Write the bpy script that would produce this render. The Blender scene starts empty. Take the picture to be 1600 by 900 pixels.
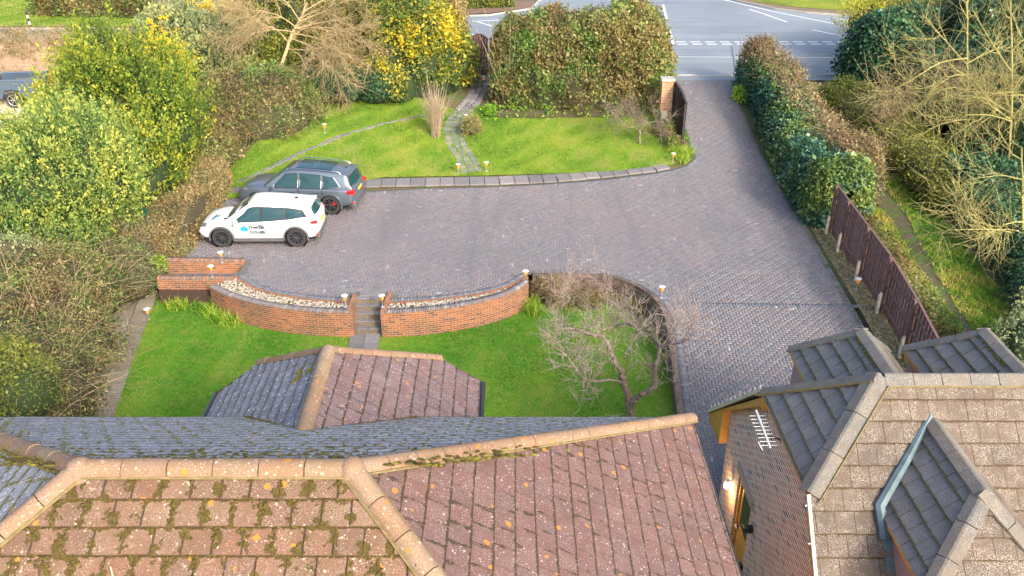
import bpy, math, random
import numpy as np
from mathutils import Vector, Matrix
from mathutils.geometry import delaunay_2d_cdt

random.seed(7); RS = np.random.RandomState(11)
scene = bpy.context.scene
COL = scene.collection

# ---------------- camera ----------------
TH = math.radians(27.5); FPX = 1380.0; CH = 13.4
ct, st = math.cos(TH), math.sin(TH)
cam_d = bpy.data.cameras.new('camera'); cam = bpy.data.objects.new('camera', cam_d); COL.objects.link(cam)
cam.location = (0, 0, CH); cam.rotation_euler = (math.pi/2 - TH, 0, 0)
cam_d.sensor_width = 36; cam_d.lens = FPX/1600*36; cam_d.clip_start = .1; cam_d.clip_end = 2000
scene.camera = cam

# ---------------- light ----------------
SUN_EL, SUN_AZ = math.radians(30), math.radians(32)     # behind the camera, to its right
w = bpy.data.worlds.new('World'); scene.world = w; w.use_nodes = True
nt = w.node_tree; bg = nt.nodes['Background']; sky = nt.nodes.new('ShaderNodeTexSky')
sky.sky_type = 'NISHITA'; sky.sun_disc = False; sky.sun_elevation = SUN_EL; sky.sun_rotation = math.pi - SUN_AZ
sky.air_density = 1.0; sky.dust_density = 5.0; sky.ozone_density = 1.0
nt.links.new(sky.outputs[0], bg.inputs[0]); bg.inputs[1].default_value = 0.15
sd = bpy.data.lights.new('sun', 'SUN'); so = bpy.data.objects.new('sun', sd); COL.objects.link(so)
sd.energy = 1.3; sd.angle = math.radians(10); sd.color = (1.0, .94, .82)
sdir = Vector((math.sin(SUN_AZ)*math.cos(SUN_EL), -math.cos(SUN_AZ)*math.cos(SUN_EL), math.sin(SUN_EL)))
so.rotation_euler = sdir.to_track_quat('Z', 'Y').to_euler(); so.location = (10, -20, 30)
vs = scene.view_settings; vs.view_transform = 'Standard'; vs.look = 'None'; vs.gamma = 1; vs.exposure = 1.55
vs.use_curve_mapping = False
scene.cycles.max_bounces = 6; scene.cycles.transparent_max_bounces = 4
scene.cycles.sample_clamp_indirect = 4

# ---------------- ground heights and where things stand ----------------
def sm(t): t = max(0., min(1., t)); return t*t*(3-2*t)
def D(Y): return 1.8*sm((Y-32)/14) - 0.85*sm((24.5-Y)/8)
LOW = -0.9
def terr(X, Y):
    k = sm((Y-26)/4.5)
    if X < -11.9: return (1-k)*LOW + D(Y) if Y < 32 else D(Y)
    if X > 10.5: return D(Y)
    k2 = sm((Y-31)/2)
    t = LOW*(1-k2) + (D(Y))*k2
    return min(t, D(Y)-.12) if Y < 33.2 else t
def P(px, py, z):
    v = (py-450)/FPX; Z = (CH-z)/(st+v*ct); return Vector(((px-800)/FPX*Z, Z*(ct-v*st), z))
def G(px, py, off=0., h=None):
    z = 0.
    for i in range(60):
        p = P(px, py, z); z = .5*z + .5*((h(p.x, p.y) if h else D(p.y))+off)
    return P(px, py, z)
def atY(px, py, Y):
    v = (py-450)/FPX; Z = Y/(ct-v*st); return Vector(((px-800)/FPX*Z, Y, CH-Z*(st+v*ct)))

# ---------------- object helpers ----------------
def link(name, me, parent=None):
    o = bpy.data.objects.new(name, me); COL.objects.link(o)
    if parent: o.parent = parent
    return o
def tag(o, label=None, cat=None, group=None, kind=None):
    if label: o['label'] = label
    if cat: o['category'] = cat
    if group: o['group'] = group
    if kind: o['kind'] = kind
    return o
def thing(name, label, cat, loc=(0, 0, 0), rz=0, group=None):
    o = bpy.data.objects.new(name, None); COL.objects.link(o); o.empty_display_size = .3
    o.location = loc; o.rotation_euler = (0, 0, rz); return tag(o, label, cat, group)
def dup(root, loc, rz=None, label=None, group=None, scale=None):
    r = root.copy(); COL.objects.link(r); r.location = loc
    if rz is not None: r.rotation_euler = (0, 0, rz)
    if scale: r.scale = (scale,)*3
    if label: r['label'] = label
    if group: r['group'] = group
    for ch in list(root.children):
        c_ = ch.copy(); COL.objects.link(c_); c_.parent = r
        for g in list(ch.children):
            d = g.copy(); COL.objects.link(d); d.parent = c_
    return r
def np_mesh(name, V, F, m, parent=None, rnd=None, smooth=False, uv=None):
    """V n x 3, F k x 3 or k x 4 (same size faces)"""
    V = np.asarray(V, dtype=np.float32); F = np.asarray(F, dtype=np.int32)
    if parent is not None: V = V - np.array(parent.location, dtype=np.float32)
    me = bpy.data.meshes.new(name); n = F.shape[1]
    me.vertices.add(len(V)); me.vertices.foreach_set('co', V.ravel())
    me.loops.add(F.size); me.loops.foreach_set('vertex_index', F.ravel())
    me.polygons.add(len(F)); me.polygons.foreach_set('loop_start', np.arange(0, F.size, n, dtype=np.int32))
    me.polygons.foreach_set('loop_total', np.full(len(F), n, dtype=np.int32))
    if smooth: me.polygons.foreach_set('use_smooth', np.ones(len(F), dtype=bool))
    if rnd is not None:
        a = me.attributes.new('rnd', 'FLOAT', 'POINT'); a.data.foreach_set('value', np.asarray(rnd, dtype=np.float32))
    me.update(calc_edges=True); me.validate()
    me.materials.append(m)
    return link(name, me, parent)

class MB:
    def __init__(s): s.v = []; s.f = []; s.r = []; s.uv = {}; s.cr = .5
    def add(s, vs, fs, uvs=None):
        b = len(s.v); s.v += [tuple(p) for p in vs]; s.r += [s.cr]*len(vs)
        for i, f in enumerate(fs):
            if uvs: s.uv[len(s.f)] = uvs[i]
            s.f.append([b+k for k in f])
        return s
    def box(s, cx, cy, cz, sx, sy, sz, rz=0, M=None):
        m = M if M is not None else Matrix.Translation((cx, cy, cz)) @ Matrix.Rotation(rz, 4, 'Z')
        c = [m @ Vector((x*sx/2, y*sy/2, z*sz/2)) for x in (-1, 1) for y in (-1, 1) for z in (-1, 1)]
        return s.add(c, [(0, 1, 3, 2), (4, 6, 7, 5), (0, 4, 5, 1), (2, 3, 7, 6), (0, 2, 6, 4), (1, 5, 7, 3)])
    def bbox(s, cx, cy, cz, sx, sy, sz, b=.01, rz=0):        # box with chamfered upright and top edges
        m = Matrix.Translation((cx, cy, cz)) @ Matrix.Rotation(rz, 4, 'Z'); x, y, z = sx/2, sy/2, sz/2
        def ring(d, zz): return [(-x+d, -y, zz), (x-d, -y, zz), (x, -y+d, zz), (x, y-d, zz), (x-d, y, zz), (-x+d, y, zz), (-x, y-d, zz), (-x, -y+d, zz)]
        def ins(zz): return [(a*(x-b)/x, c*(y-b)/y, zz) for a, c, _ in ring(b, 0)]
        V = [m @ Vector(p) for p in ring(b, -z)+ring(b, z-b)+ins(z)]
        F = [tuple(range(7, -1, -1)), tuple(range(16, 24))]
        for k in range(2):
            for i in range(8): j = (i+1) % 8; F.append((k*8+i, k*8+j, k*8+8+j, k*8+8+i))
        return s.add(V, F)
    def beam(s, a, b, wd, ht, up=(0, 0, 1)):
        a, b = Vector(a), Vector(b); d = (b-a); L = d.length; d.normalize(); u = Vector(up)
        sd_ = d.cross(u).normalized(); u2 = sd_.cross(d)
        m = Matrix(((d.x, sd_.x, u2.x, 0), (d.y, sd_.y, u2.y, 0), (d.z, sd_.z, u2.z, 0), (0, 0, 0, 1)))
        m = Matrix.Translation((a+b)/2) @ m
        return s.box(0, 0, 0, L, wd, ht, M=m)
    def tube(s, pts, rad, n=6, cap=True):
        pts = [Vector(p) for p in pts]; N = len(pts)
        if not hasattr(rad, '__len__'): rad = [rad]*N
        V = []; prev = None
        for i, p in enumerate(pts):
            t = (pts[min(i+1, N-1)]-pts[max(i-1, 0)]).normalized()
            if prev is None: a = t.orthogonal().normalized()
            else: a = (prev - t*prev.dot(t)); a = a.normalized() if a.length > 1e-5 else t.orthogonal().normalized()
            prev = a; b = t.cross(a)
            for k in range(n):
                an = 2*math.pi*k/n; V.append(p+(a*math.cos(an)+b*math.sin(an))*rad[i])
        F = [(i*n+k, i*n+(k+1) % n, (i+1)*n+(k+1) % n, (i+1)*n+k) for i in range(N-1) for k in range(n)]
        if cap: F += [tuple(range(n-1, -1, -1)), tuple(range((N-1)*n, N*n))]
        return s.add(V, F)
    def lathe(s, prof, c=(0, 0, 0), n=16, axis='z', M=None):
        V = []
        for r, h in prof:
            for k in range(n):
                a = 2*math.pi*k/n; x, y = r*math.cos(a), r*math.sin(a)
                q = Vector((x, y, h)) if axis == 'z' else (Vector((x, h, y)) if axis == 'y' else Vector((h, x, y)))
                V.append((M @ q if M else q)+Vector(c))
        N = len(prof)
        F = [(i*n+k, i*n+(k+1) % n, (i+1)*n+(k+1) % n, (i+1)*n+k) for i in range(N-1) for k in range(n)]
        F += [tuple(range(n-1, -1, -1)), tuple(range((N-1)*n, N*n))]
        return s.add(V, F)
    def prism(s, poly, vec):                                  # poly: list of 3D points, extruded along vec
        n = len(poly); vec = Vector(vec); V = [Vector(p) for p in poly]; V += [p+vec for p in V]
        F = [tuple(range(n-1, -1, -1)), tuple(range(n, 2*n))]+[(i, (i+1) % n, n+(i+1) % n, n+i) for i in range(n)]
        return s.add(V, F)
    def build(s, name, m, parent=None, smooth=False, world=True, norm=False):
        me = bpy.data.meshes.new(name)
        off = Vector(parent.location) if (parent and world) else Vector((0, 0, 0))
        if parent and world and parent.parent: off += Vector(parent.parent.location)
        me.from_pydata([(a-off.x, b-off.y, c_-off.z) for a, b, c_ in s.v], [], s.f)
        if norm:
            import bmesh
            bm = bmesh.new(); bm.from_mesh(me); bmesh.ops.remove_doubles(bm, verts=bm.verts, dist=1e-5); bmesh.ops.recalc_face_normals(bm, faces=bm.faces); bm.to_mesh(me); bm.free(); s.r = [.5]*len(me.vertices)
        a = me.attributes.new('rnd', 'FLOAT', 'POINT'); a.data.foreach_set('value', np.array(s.r, dtype=np.float32))
        if s.uv:
            ul = me.uv_layers.new(name='UVMap')
            for p in me.polygons:
                if p.index in s.uv:
                    for li, q in zip(p.loop_indices, s.uv[p.index]): ul.data[li].uv = q
        if smooth:
            me.polygons.foreach_set('use_smooth', np.ones(len(me.polygons), dtype=bool))
            try: me.set_sharp_from_angle(angle=math.radians(40))
            except Exception: pass
        me.update(); me.materials.append(m)
        return link(name, me, parent)

# ---------------- materials ----------------
def newmat(name):
    m = bpy.data.materials.new(name); m.use_nodes = True; nt = m.node_tree
    return m, nt, nt.nodes['Principled BSDF']
def node(nt, t, **kw):
    n = nt.nodes.new(t)
    for k, v in kw.items():
        if k in n.inputs: n.inputs[k].default_value = v
        else: setattr(n, k, v)
    return n
def ramp(nt, src, stops, mode='LINEAR'):
    r = nt.nodes.new('ShaderNodeValToRGB'); cr = r.color_ramp; cr.interpolation = mode
    while len(cr.elements) < len(stops): cr.elements.new(.5)
    for e, (p, c_) in zip(cr.elements, stops):
        e.position = p; e.color = (*c_, 1) if hasattr(c_, '__len__') else (c_, c_, c_, 1)
    if src is not None: nt.links.new(src, r.inputs[0])
    return r.outputs[0]
def mixc(nt, f, a, b, mode='MIX'):
    m = nt.nodes.new('ShaderNodeMix'); m.data_type = 'RGBA'; m.blend_type = mode
    for i, x in ((0, f), (6, a), (7, b)):
        if hasattr(x, 'is_linked') or hasattr(x, 'links'): nt.links.new(x, m.inputs[i])
        else: m.inputs[i].default_value = x if i == 0 else (*x, 1)
    return m.outputs[2]
def noise(nt, scale, detail=4, rough=.6, vec=None, dist=0):
    n = node(nt, 'ShaderNodeTexNoise', Scale=scale, Detail=detail, Roughness=rough, Distortion=dist)
    if vec is not None: nt.links.new(vec, n.inputs['Vector'])
    return n.outputs[0]
def coord(nt, which='Object'):
    return nt.nodes.new('ShaderNodeTexCoord').outputs[which]
def geopos(nt): return nt.nodes.new('ShaderNodeNewGeometry').outputs['Position']
def bump(nt, b, h, strength=.3, dist=.02):
    n = node(nt, 'ShaderNodeBump', Strength=strength, Distance=dist); nt.links.new(h, n.inputs['Height'])
    nt.links.new(n.outputs[0], b.inputs['Normal'])
def attr(nt, name='rnd'):
    a = nt.nodes.new('ShaderNodeAttribute'); a.attribute_name = name; return a.outputs['Fac']
def plain(name, col, rough=.6, metal=0, var=.12, scale=8, bmp=.15, coat=0):
    m, nt, b = newmat(name); c_ = Vector(col)
    n = noise(nt, scale, 4, .6, geopos(nt))
    col_ = ramp(nt, n, [(.3, tuple(c_*(1-var))), (.7, tuple(c_*(1+var)))])
    nt.links.new(col_, b.inputs['Base Color']); b.inputs['Roughness'].default_value = rough
    b.inputs['Metallic'].default_value = metal
    if coat: b.inputs['Coat Weight'].default_value = coat
    if bmp: bump(nt, b, n, bmp, .01)
    return m
def leafmat(name, stops, transl=.25, rough=.5, patch=None, pscale=.6):
    m, nt, b = newmat(name)
    c_ = ramp(nt, attr(nt), stops)
    if patch:
        n = noise(nt, pscale, 3, .6, geopos(nt)); f = ramp(nt, n, [(.45, 0.), (.6, .75)])
        c_ = mixc(nt, f, c_, ramp(nt, attr(nt), patch))
    nt.links.new(c_, b.inputs['Base Color']); b.inputs['Roughness'].default_value = rough
    b.inputs['Specular IOR Level'].default_value = .3
    if transl:
        tr = nt.nodes.new('ShaderNodeBsdfTranslucent'); nt.links.new(c_, tr.inputs[0])
        mx = nt.nodes.new('ShaderNodeMixShader'); mx.inputs[0].default_value = transl
        nt.links.new(b.outputs[0], mx.inputs[1]); nt.links.new(tr.outputs[0], mx.inputs[2])
        nt.links.new(mx.outputs[0], nt.nodes['Material Output'].inputs[0])
    return m
def brickmat(name, c1, c2, c3, dark, dark_amt=.12, mortar=(.33, .29, .24), ms=.012, bw=.225, bh=.075, grime=.5):
    m, nt, b = newmat(name)
    uv = nt.nodes.new('ShaderNodeUVMap').outputs[0]
    def brick(a, b_, mo):
        n = node(nt, 'ShaderNodeTexBrick', Scale=1.0); n.offset = .5; n.squash = 1
        n.inputs['Color1'].default_value = (*a, 1); n.inputs['Color2'].default_value = (*b_, 1); n.inputs['Mortar'].default_value = (*mo, 1)
        n.inputs['Mortar Size'].default_value = ms*.5; n.inputs['Mortar Smooth'].default_value = .2
        n.inputs['Brick Width'].default_value = bw; n.inputs['Row Height'].default_value = bh; n.inputs['Bias'].default_value = 0
        nt.links.new(uv, n.inputs['Vector']); return n
    n = brick((0, 0, 0), (1, 1, 1), (.5, .5, .5))
    tint = ramp(nt, n.outputs['Color'], [(0., dark), (dark_amt, c1), (.4, c2), (.7, c3), (1., tuple(Vector(c1)*1.15))], 'CONSTANT')
    pos = geopos(nt)
    g = noise(nt, 40, 4, .7, pos); tint = mixc(nt, 1., tint, ramp(nt, g, [(.3, .75), (.7, 1.15)]), 'MULTIPLY')
    g2 = noise(nt, 1.3, 5, .7, pos); tint = mixc(nt, ramp(nt, g2, [(.44, 0.), (.62, grime)]), tint, (.06, .045, .035))
    col = mixc(nt, n.outputs['Fac'], tint, mortar)
    nt.links.new(col, b.inputs['Base Color']); b.inputs['Roughness'].default_value = .9
    h = node(nt, 'ShaderNodeMath', operation='SUBTRACT'); h.inputs[0].default_value = 1; nt.links.new(n.outputs['Fac'], h.inputs[1])
    bump(nt, b, h.outputs[0], .6, .01)
    return m
def mathn(nt, op, a, b_=0.):
    n = nt.nodes.new('ShaderNodeMath'); n.operation = op
    for i, x in enumerate((a, b_)):
        if hasattr(x, 'links'): nt.links.new(x, n.inputs[i])
        else: n.inputs[i].default_value = x
    return n.outputs[0]
def tilemat(name, base, lich=(.62, .58, .54), spots=.5, speck=.4, moss=(.13, .10, .02), mossy=0., under=.3, hue2=None, orange=0., tw=.3, g_=.3, patch=.5, tail=0., joint=1.):
    """roof tile: tone per tile, lichen spots and specks, dirt at the joints, a lip shadow painted in, moss hanging from the joints and lips"""
    m, nt, b = newmat(name); pos = geopos(nt); uv = nt.nodes.new('ShaderNodeUVMap').outputs[0]
    sx = nt.nodes.new('ShaderNodeSeparateXYZ'); nt.links.new(uv, sx.inputs[0])
    a = mathn(nt, 'MULTIPLY', mathn(nt, 'SUBTRACT', .5, mathn(nt, 'ABSOLUTE', mathn(nt, 'SUBTRACT', sx.outputs[0], .5))), tw)
    v = mathn(nt, 'MULTIPLY', sx.outputs[1], g_)
    c_ = ramp(nt, attr(nt), [(i/(len(base)-1), k) for i, k in enumerate(base)])
    g = noise(nt, 60, 3, .7, pos); c_ = mixc(nt, 1., c_, ramp(nt, g, [(.25, .72), (.75, 1.25)]), 'MULTIPLY')
    g1 = noise(nt, 2.2, 5, .65, pos); c_ = mixc(nt, ramp(nt, g1, [(.42, 0.), (.66, patch)]), c_, hue2 or tuple(Vector(base[0])*.7))
    # fine lichen specks gathered in patches
    pt = ramp(nt, noise(nt, 3.5, 3, .6, pos), [(.40, .25), (.58, 1.)]); sp = ramp(nt, noise(nt, 75, 2, .55, pos), [(.52, 0.), (.60, 1.)])
    c_ = mixc(nt, mathn(nt, 'MULTIPLY', mathn(nt, 'MULTIPLY', pt, sp), speck), c_, lich)
    # round spots
    vo = node(nt, 'ShaderNodeTexVoronoi', Scale=13.); nt.links.new(pos, vo.inputs['Vector']); sz = mathn(nt, 'MULTIPLY', noise(nt, 6, 3, .7, pos), spots*.85)
    wob = mathn(nt, 'MULTIPLY', mathn(nt, 'SUBTRACT', noise(nt, 60, 2, .6, pos), .5), .25)
    f = mathn(nt, 'SUBTRACT', mathn(nt, 'SUBTRACT', sz, .12), mathn(nt, 'ADD', vo.outputs['Distance'], wob)); c_ = mixc(nt, ramp(nt, f, [(.0, 0.), (.035, .85)]), c_, lich)
    vo = node(nt, 'ShaderNodeTexVoronoi', Scale=31.); nt.links.new(pos, vo.inputs['Vector']); f = mathn(nt, 'SUBTRACT', mathn(nt, 'SUBTRACT', sz, .10), vo.outputs['Distance']); c_ = mixc(nt, ramp(nt, f, [(.0, 0.), (.04, .8)]), c_, lich)
    if orange:
        vo = node(nt, 'ShaderNodeTexVoronoi', Scale=3.3); nt.links.new(pos, vo.inputs['Vector']); f = mathn(nt, 'SUBTRACT', mathn(nt, 'MULTIPLY', noise(nt, 19, 3, .6, pos), (.22+.04*orange)), vo.outputs['Distance']); c_ = mixc(nt, ramp(nt, f, [(.0, 0.), (.02, .9)]), c_, (.42, .18, .03))
    # dirt in the joints; mossy band under each lip also paints its shadow
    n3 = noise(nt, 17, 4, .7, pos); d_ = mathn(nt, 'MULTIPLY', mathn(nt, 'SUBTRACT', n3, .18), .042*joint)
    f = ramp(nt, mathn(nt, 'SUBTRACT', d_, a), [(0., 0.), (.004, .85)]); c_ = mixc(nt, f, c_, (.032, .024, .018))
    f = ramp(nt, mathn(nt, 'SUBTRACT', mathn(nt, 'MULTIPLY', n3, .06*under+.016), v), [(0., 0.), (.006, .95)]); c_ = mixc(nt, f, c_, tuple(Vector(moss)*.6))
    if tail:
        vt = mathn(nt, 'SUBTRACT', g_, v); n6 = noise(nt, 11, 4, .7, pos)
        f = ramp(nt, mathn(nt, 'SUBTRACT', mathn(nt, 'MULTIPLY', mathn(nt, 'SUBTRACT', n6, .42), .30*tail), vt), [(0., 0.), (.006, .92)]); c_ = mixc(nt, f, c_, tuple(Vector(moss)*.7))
    h = g
    if mossy:
        n4 = noise(nt, 7.5, 4, .62, pos); n5 = noise(nt, 1.1, 3, .6, pos)
        w_ = mathn(nt, 'ADD', mathn(nt, 'MULTIPLY', mathn(nt, 'SUBTRACT', n4, .47), .42*mossy), mathn(nt, 'MULTIPLY', mathn(nt, 'SUBTRACT', n5, .5), .10))
        f1 = ramp(nt, mathn(nt, 'SUBTRACT', w_, a), [(0., 0.), (.008, 1.)]); f2 = ramp(nt, mathn(nt, 'SUBTRACT', mathn(nt, 'MULTIPLY', w_, .9), v), [(0., 0.), (.008, 1.)])
        f = mathn(nt, 'MAXIMUM', f1, f2); mc = ramp(nt, noise(nt, 45, 3, .7, pos), [(.3, tuple(Vector(moss)*.45)), (.52, moss), (.7, tuple(Vector(moss)*1.7))]); c_ = mixc(nt, f, c_, mc)
        h = mathn(nt, 'ADD', mathn(nt, 'MULTIPLY', f, 2.5), mathn(nt, 'MULTIPLY', g, 1.2))
    nt.links.new(c_, b.inputs['Base Color']); b.inputs['Roughness'].default_value = .85
    b.inputs['Specular IOR Level'].default_value = .3
    bump(nt, b, h, .6, .008)
    return m
MT = {}
# ================= GROUND, LAWNS, DRIVE, ROAD =================
def inpoly(x, y, poly):
    poly = np.asarray(poly); x = np.asarray(x); y = np.asarray(y); ins = np.zeros(x.shape, bool); j = len(poly)-1
    for i in range(len(poly)):
        xi, yi = poly[i][:2]; xj, yj = poly[j][:2]
        c_ = ((yi > y) != (yj > y)) & (x < (xj-xi)*(y-yi)/(yj-yi+1e-12)+xi); ins ^= c_; j = i
    return ins
def dens(poly, step, closed=True):
    out = []; n = len(poly)
    for i in range(n if closed else n-1):
        a, b = Vector(poly[i][:2]), Vector(poly[(i+1) % n][:2]); k = max(1, int((b-a).length/step))
        out += [tuple(a.lerp(b, t/k)) for t in range(k)]
    if not closed: out.append(tuple(poly[-1][:2]))
    return out
def smoothline(pts, n=6):                                    # Catmull-Rom through points
    P_ = [Vector(p) for p in pts]; out = []
    for i in range(len(P_)-1):
        p0, p1, p2, p3 = P_[max(i-1, 0)], P_[i], P_[i+1], P_[min(i+2, len(P_)-1)]
        for k in range(n):
            t = k/n; out.append(.5*((2*p1)+(-p0+p2)*t+(2*p0-5*p1+4*p2-p3)*t*t+(-p0+3*p1-3*p2+p3)*t**3))
    out.append(P_[-1]); return out
def sheet(name, poly, h, step, m, parent=None, kind='structure', off=0.):
    b = dens(poly, step); bx = [p[0] for p in b]; by = [p[1] for p in b]
    gx, gy = np.meshgrid(np.arange(min(bx)+step/2, max(bx), step), np.arange(min(by)+step/2, max(by), step))
    gx, gy = gx.ravel(), gy.ravel(); k = inpoly(gx, gy, b); gx, gy = gx[k], gy[k]
    pts = [Vector(p) for p in b]+[Vector((x, y)) for x, y in zip(gx, gy)]
    n = len(b); r = delaunay_2d_cdt(pts, [(i, (i+1) % n) for i in range(n)], [], 1, 1e-4)
    V = np.array([(p.x, p.y, h(p.x, p.y)+off) for p in r[0]]); F = np.array([f if True else f for f in r[2] if len(f) == 3])
    a, b_, c_ = V[F[:, 0]], V[F[:, 1]], V[F[:, 2]]; z = np.cross(b_-a, c_-a)[:, 2]; F[z < 0] = F[z < 0][:, ::-1]
    o = np_mesh(name, V, F, m, parent, smooth=True)
    if kind: o['kind'] = kind
    return o
def gp(px, py, **k): q = G(px, py, **k); return (q.x, q.y)
def lowp(px, py): q = P(px, py, LOW); return (q.x, q.y)

# soil
m, nt, b = newmat('soil'); pos = geopos(nt)
n1 = noise(nt, 1.2, 6, .7, pos); n2 = noise(nt, 14, 5, .8, pos)
c_ = ramp(nt, n1, [(.3, (.10, .065, .035)), (.46, (.13, .10, .05)), (.54, (.08, .12, .03)), (.7, (.12, .16, .035))])
c_ = mixc(nt, 1., c_, ramp(nt, n2, [(.3, .5), (.7, 1.4)]), 'MULTIPLY')
nt.links.new(c_, b.inputs['Base Color']); b.inputs['Roughness'].default_value = .95; bump(nt, b, n2, .8, .05); MT['soil'] = m

xs = np.concatenate([[-400, -200, -100, -60], np.arange(-42, 34, .5), [40, 60, 100, 200, 400]])
ys = np.concatenate([[-200, -100, -30], np.arange(-4, 72, .5), [80, 100, 150, 250, 500]])
V = [(x, y, terr(x, y)-.03 - (.25 if y > 45.6 and y < 66 else 0)) for y in ys for x in xs]; nx = len(xs)
F = [(j*nx+i, j*nx+i+1, (j+1)*nx+i+1, (j+1)*nx+i) for j in range(len(ys)-1) for i in range(nx-1)]
gr = np_mesh('ground', V, F, MT['soil'], smooth=True); gr['kind'] = 'structure'

def grassmat(name, a, b2, c3, thatch, ps=.35):
    m, nt, b = newmat(name); pos = geopos(nt)
    n1 = noise(nt, ps, 5, .65, pos); n2 = noise(nt, 5, 4, .7, pos); n3 = noise(nt, 45, 3, .8, pos)
    c_ = ramp(nt, n1, [(.35, a), (.52, b2), (.68, c3)])
    c_ = mixc(nt, ramp(nt, n2, [(.45, 0.), (.7, .75)]), c_, thatch)
    c_ = mixc(nt, 1., c_, ramp(nt, n3, [(.3, .55), (.7, 1.35)]), 'MULTIPLY')
    nt.links.new(c_, b.inputs['Base Color']); b.inputs['Roughness'].default_value = .9; b.inputs['Specular IOR Level'].default_value = .15
    bump(nt, b, n3, .7, .03); return m
MT['lawn_up'] = grassmat('upper_lawn_grass', (.08, .19, .015), (.15, .25, .02), (.23, .28, .025), (.26, .24, .06))
MT['lawn_low'] = grassmat('lower_lawn_grass', (.05, .18, .012), (.09, .23, .015), (.16, .26, .02), (.22, .23, .05))
MT['verge'] = grassmat('verge_grass', (.09, .16, .015), (.17, .24, .02), (.25, .26, .03), (.30, .24, .06))

# drive outline (photo pixels, resolved on the real ground)
wall_in_L = [(370, 431), (400, 449), (450, 461), (505, 468), (546, 470)]
wall_in_R = [(606, 471), (680, 467), (745, 458), (790, 447), (822, 430)]
loop_R = [(832, 427.5), (900, 427), (950, 429), (990, 441), (1018, 457), (1038, 477), (1050, 510), (1057, 560), (1063, 610), (1068, 650)]
up_edge = [(1052, 125), (1058, 150), (1064, 185), (1074, 215), (1086, 240), (1082, 252), (1062, 262), (1020, 271), (940, 281), (860, 287), (770, 292), (660, 295), (560, 300), (470, 303), (358, 306)]
right_edge = [(1400, 640), (1372, 560), (1340, 495), (1300, 425), (1258, 352), (1215, 285), (1180, 220), (1160, 170), (1146, 125)]
tl = lambda L: [gp(*p) for p in L]
up_w = [tuple(p) for p in smoothline(tl(up_edge), 4)]; rt_w = [tuple(p) for p in smoothline(tl(right_edge), 3)]
lp_w = [tuple(p) for p in smoothline(tl(loop_R), 4)]
wl_w = [tuple(p) for p in smoothline(tl(wall_in_L), 5)]; wr_w = [tuple(p) for p in smoothline(tl(wall_in_R), 5)]
left_w = tl([(345, 318), (262, 409), (382, 410)])
bot = [(lp_w[-1][0]+.1, 6.0), (11.6, 6.0), (11.5, 17.0)]
step_top = tl([(546, 462), (606, 462)])
drive = up_w + left_w + wl_w + step_top + wr_w + lp_w + bot + rt_w
hD = lambda x, y: D(y)
m, nt, b = newmat('drive_bedding'); nt.links.new(ramp(nt, noise(nt, 30, 4, .7, geopos(nt)), [(.3, (.08, .08, .075)), (.7, (.15, .145, .12))]), b.inputs['Base Color']); b.inputs['Roughness'].default_value = .95; MT['bed'] = m
dr = sheet('driveway', drive, hD, .5, MT['bed'], off=-.012)

m, nt, b = newmat('block_paving'); pos = geopos(nt)
c_ = ramp(nt, attr(nt), [(0, (.11, .115, .135)), (.22, (.145, .145, .17)), (.42, (.17, .145, .155)), (.6, (.205, .16, .16)), (.78, (.17, .17, .19)), (.93, (.22, .205, .21)), (1, (.40, .38, .37))])
c_ = mixc(nt, 1., c_, ramp(nt, noise(nt, 45, 3, .8, pos), [(.3, .68), (.72, 1.3)]), 'MULTIPLY')
c_ = mixc(nt, ramp(nt, noise(nt, .33, 6, .7, pos), [(.45, 0.), (.7, .6)]), c_, (.12, .125, .14))
c_ = mixc(nt, ramp(nt, noise(nt, 60, 2, .6, pos), [(.60, 0.), (.66, .7)]), c_, (.5, .49, .47))
c_ = mixc(nt, ramp(nt, noise(nt, .55, 6, .75, pos), [(.6, 0.), (.75, .5)]), c_, (.13, .14, .05))
mp = node(nt, 'ShaderNodeMapping'); nt.links.new(pos, mp.inputs[0]); mp.inputs['Scale'].default_value = (.9, .12, 1); mp.inputs['Rotation'].default_value = (0, 0, .12)
c_ = mixc(nt, ramp(nt, noise(nt, 1, 4, .6, mp.outputs[0], .6), [(.5, 0.), (.68, .5)]), c_, (.10, .105, .12))
c_ = mixc(nt, ramp(nt, noise(nt, .18, 4, .6, pos), [(.5, 0.), (.66, .35)]), c_, (.21, .165, .165))
nt.links.new(c_, b.inputs['Base Color']); b.inputs['Roughness'].default_value = .72; bump(nt, b, noise(nt, 60, 3, .7, pos), .4, .006); MT['pav'] = m
m2 = m.copy(); m2.name = 'edge_blocks'; cr = [n for n in m2.node_tree.nodes if n.type == 'VALTORGB'][0].color_ramp
for e, c3 in zip(cr.elements, [(.07, .08, .10), (.10, .11, .14), (.13, .14, .165), (.11, .12, .15), (.14, .14, .17), (.17, .17, .19), (.25, .25, .26)]): e.color = (*c3, 1)
MT['edgeb'] = m2
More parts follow.
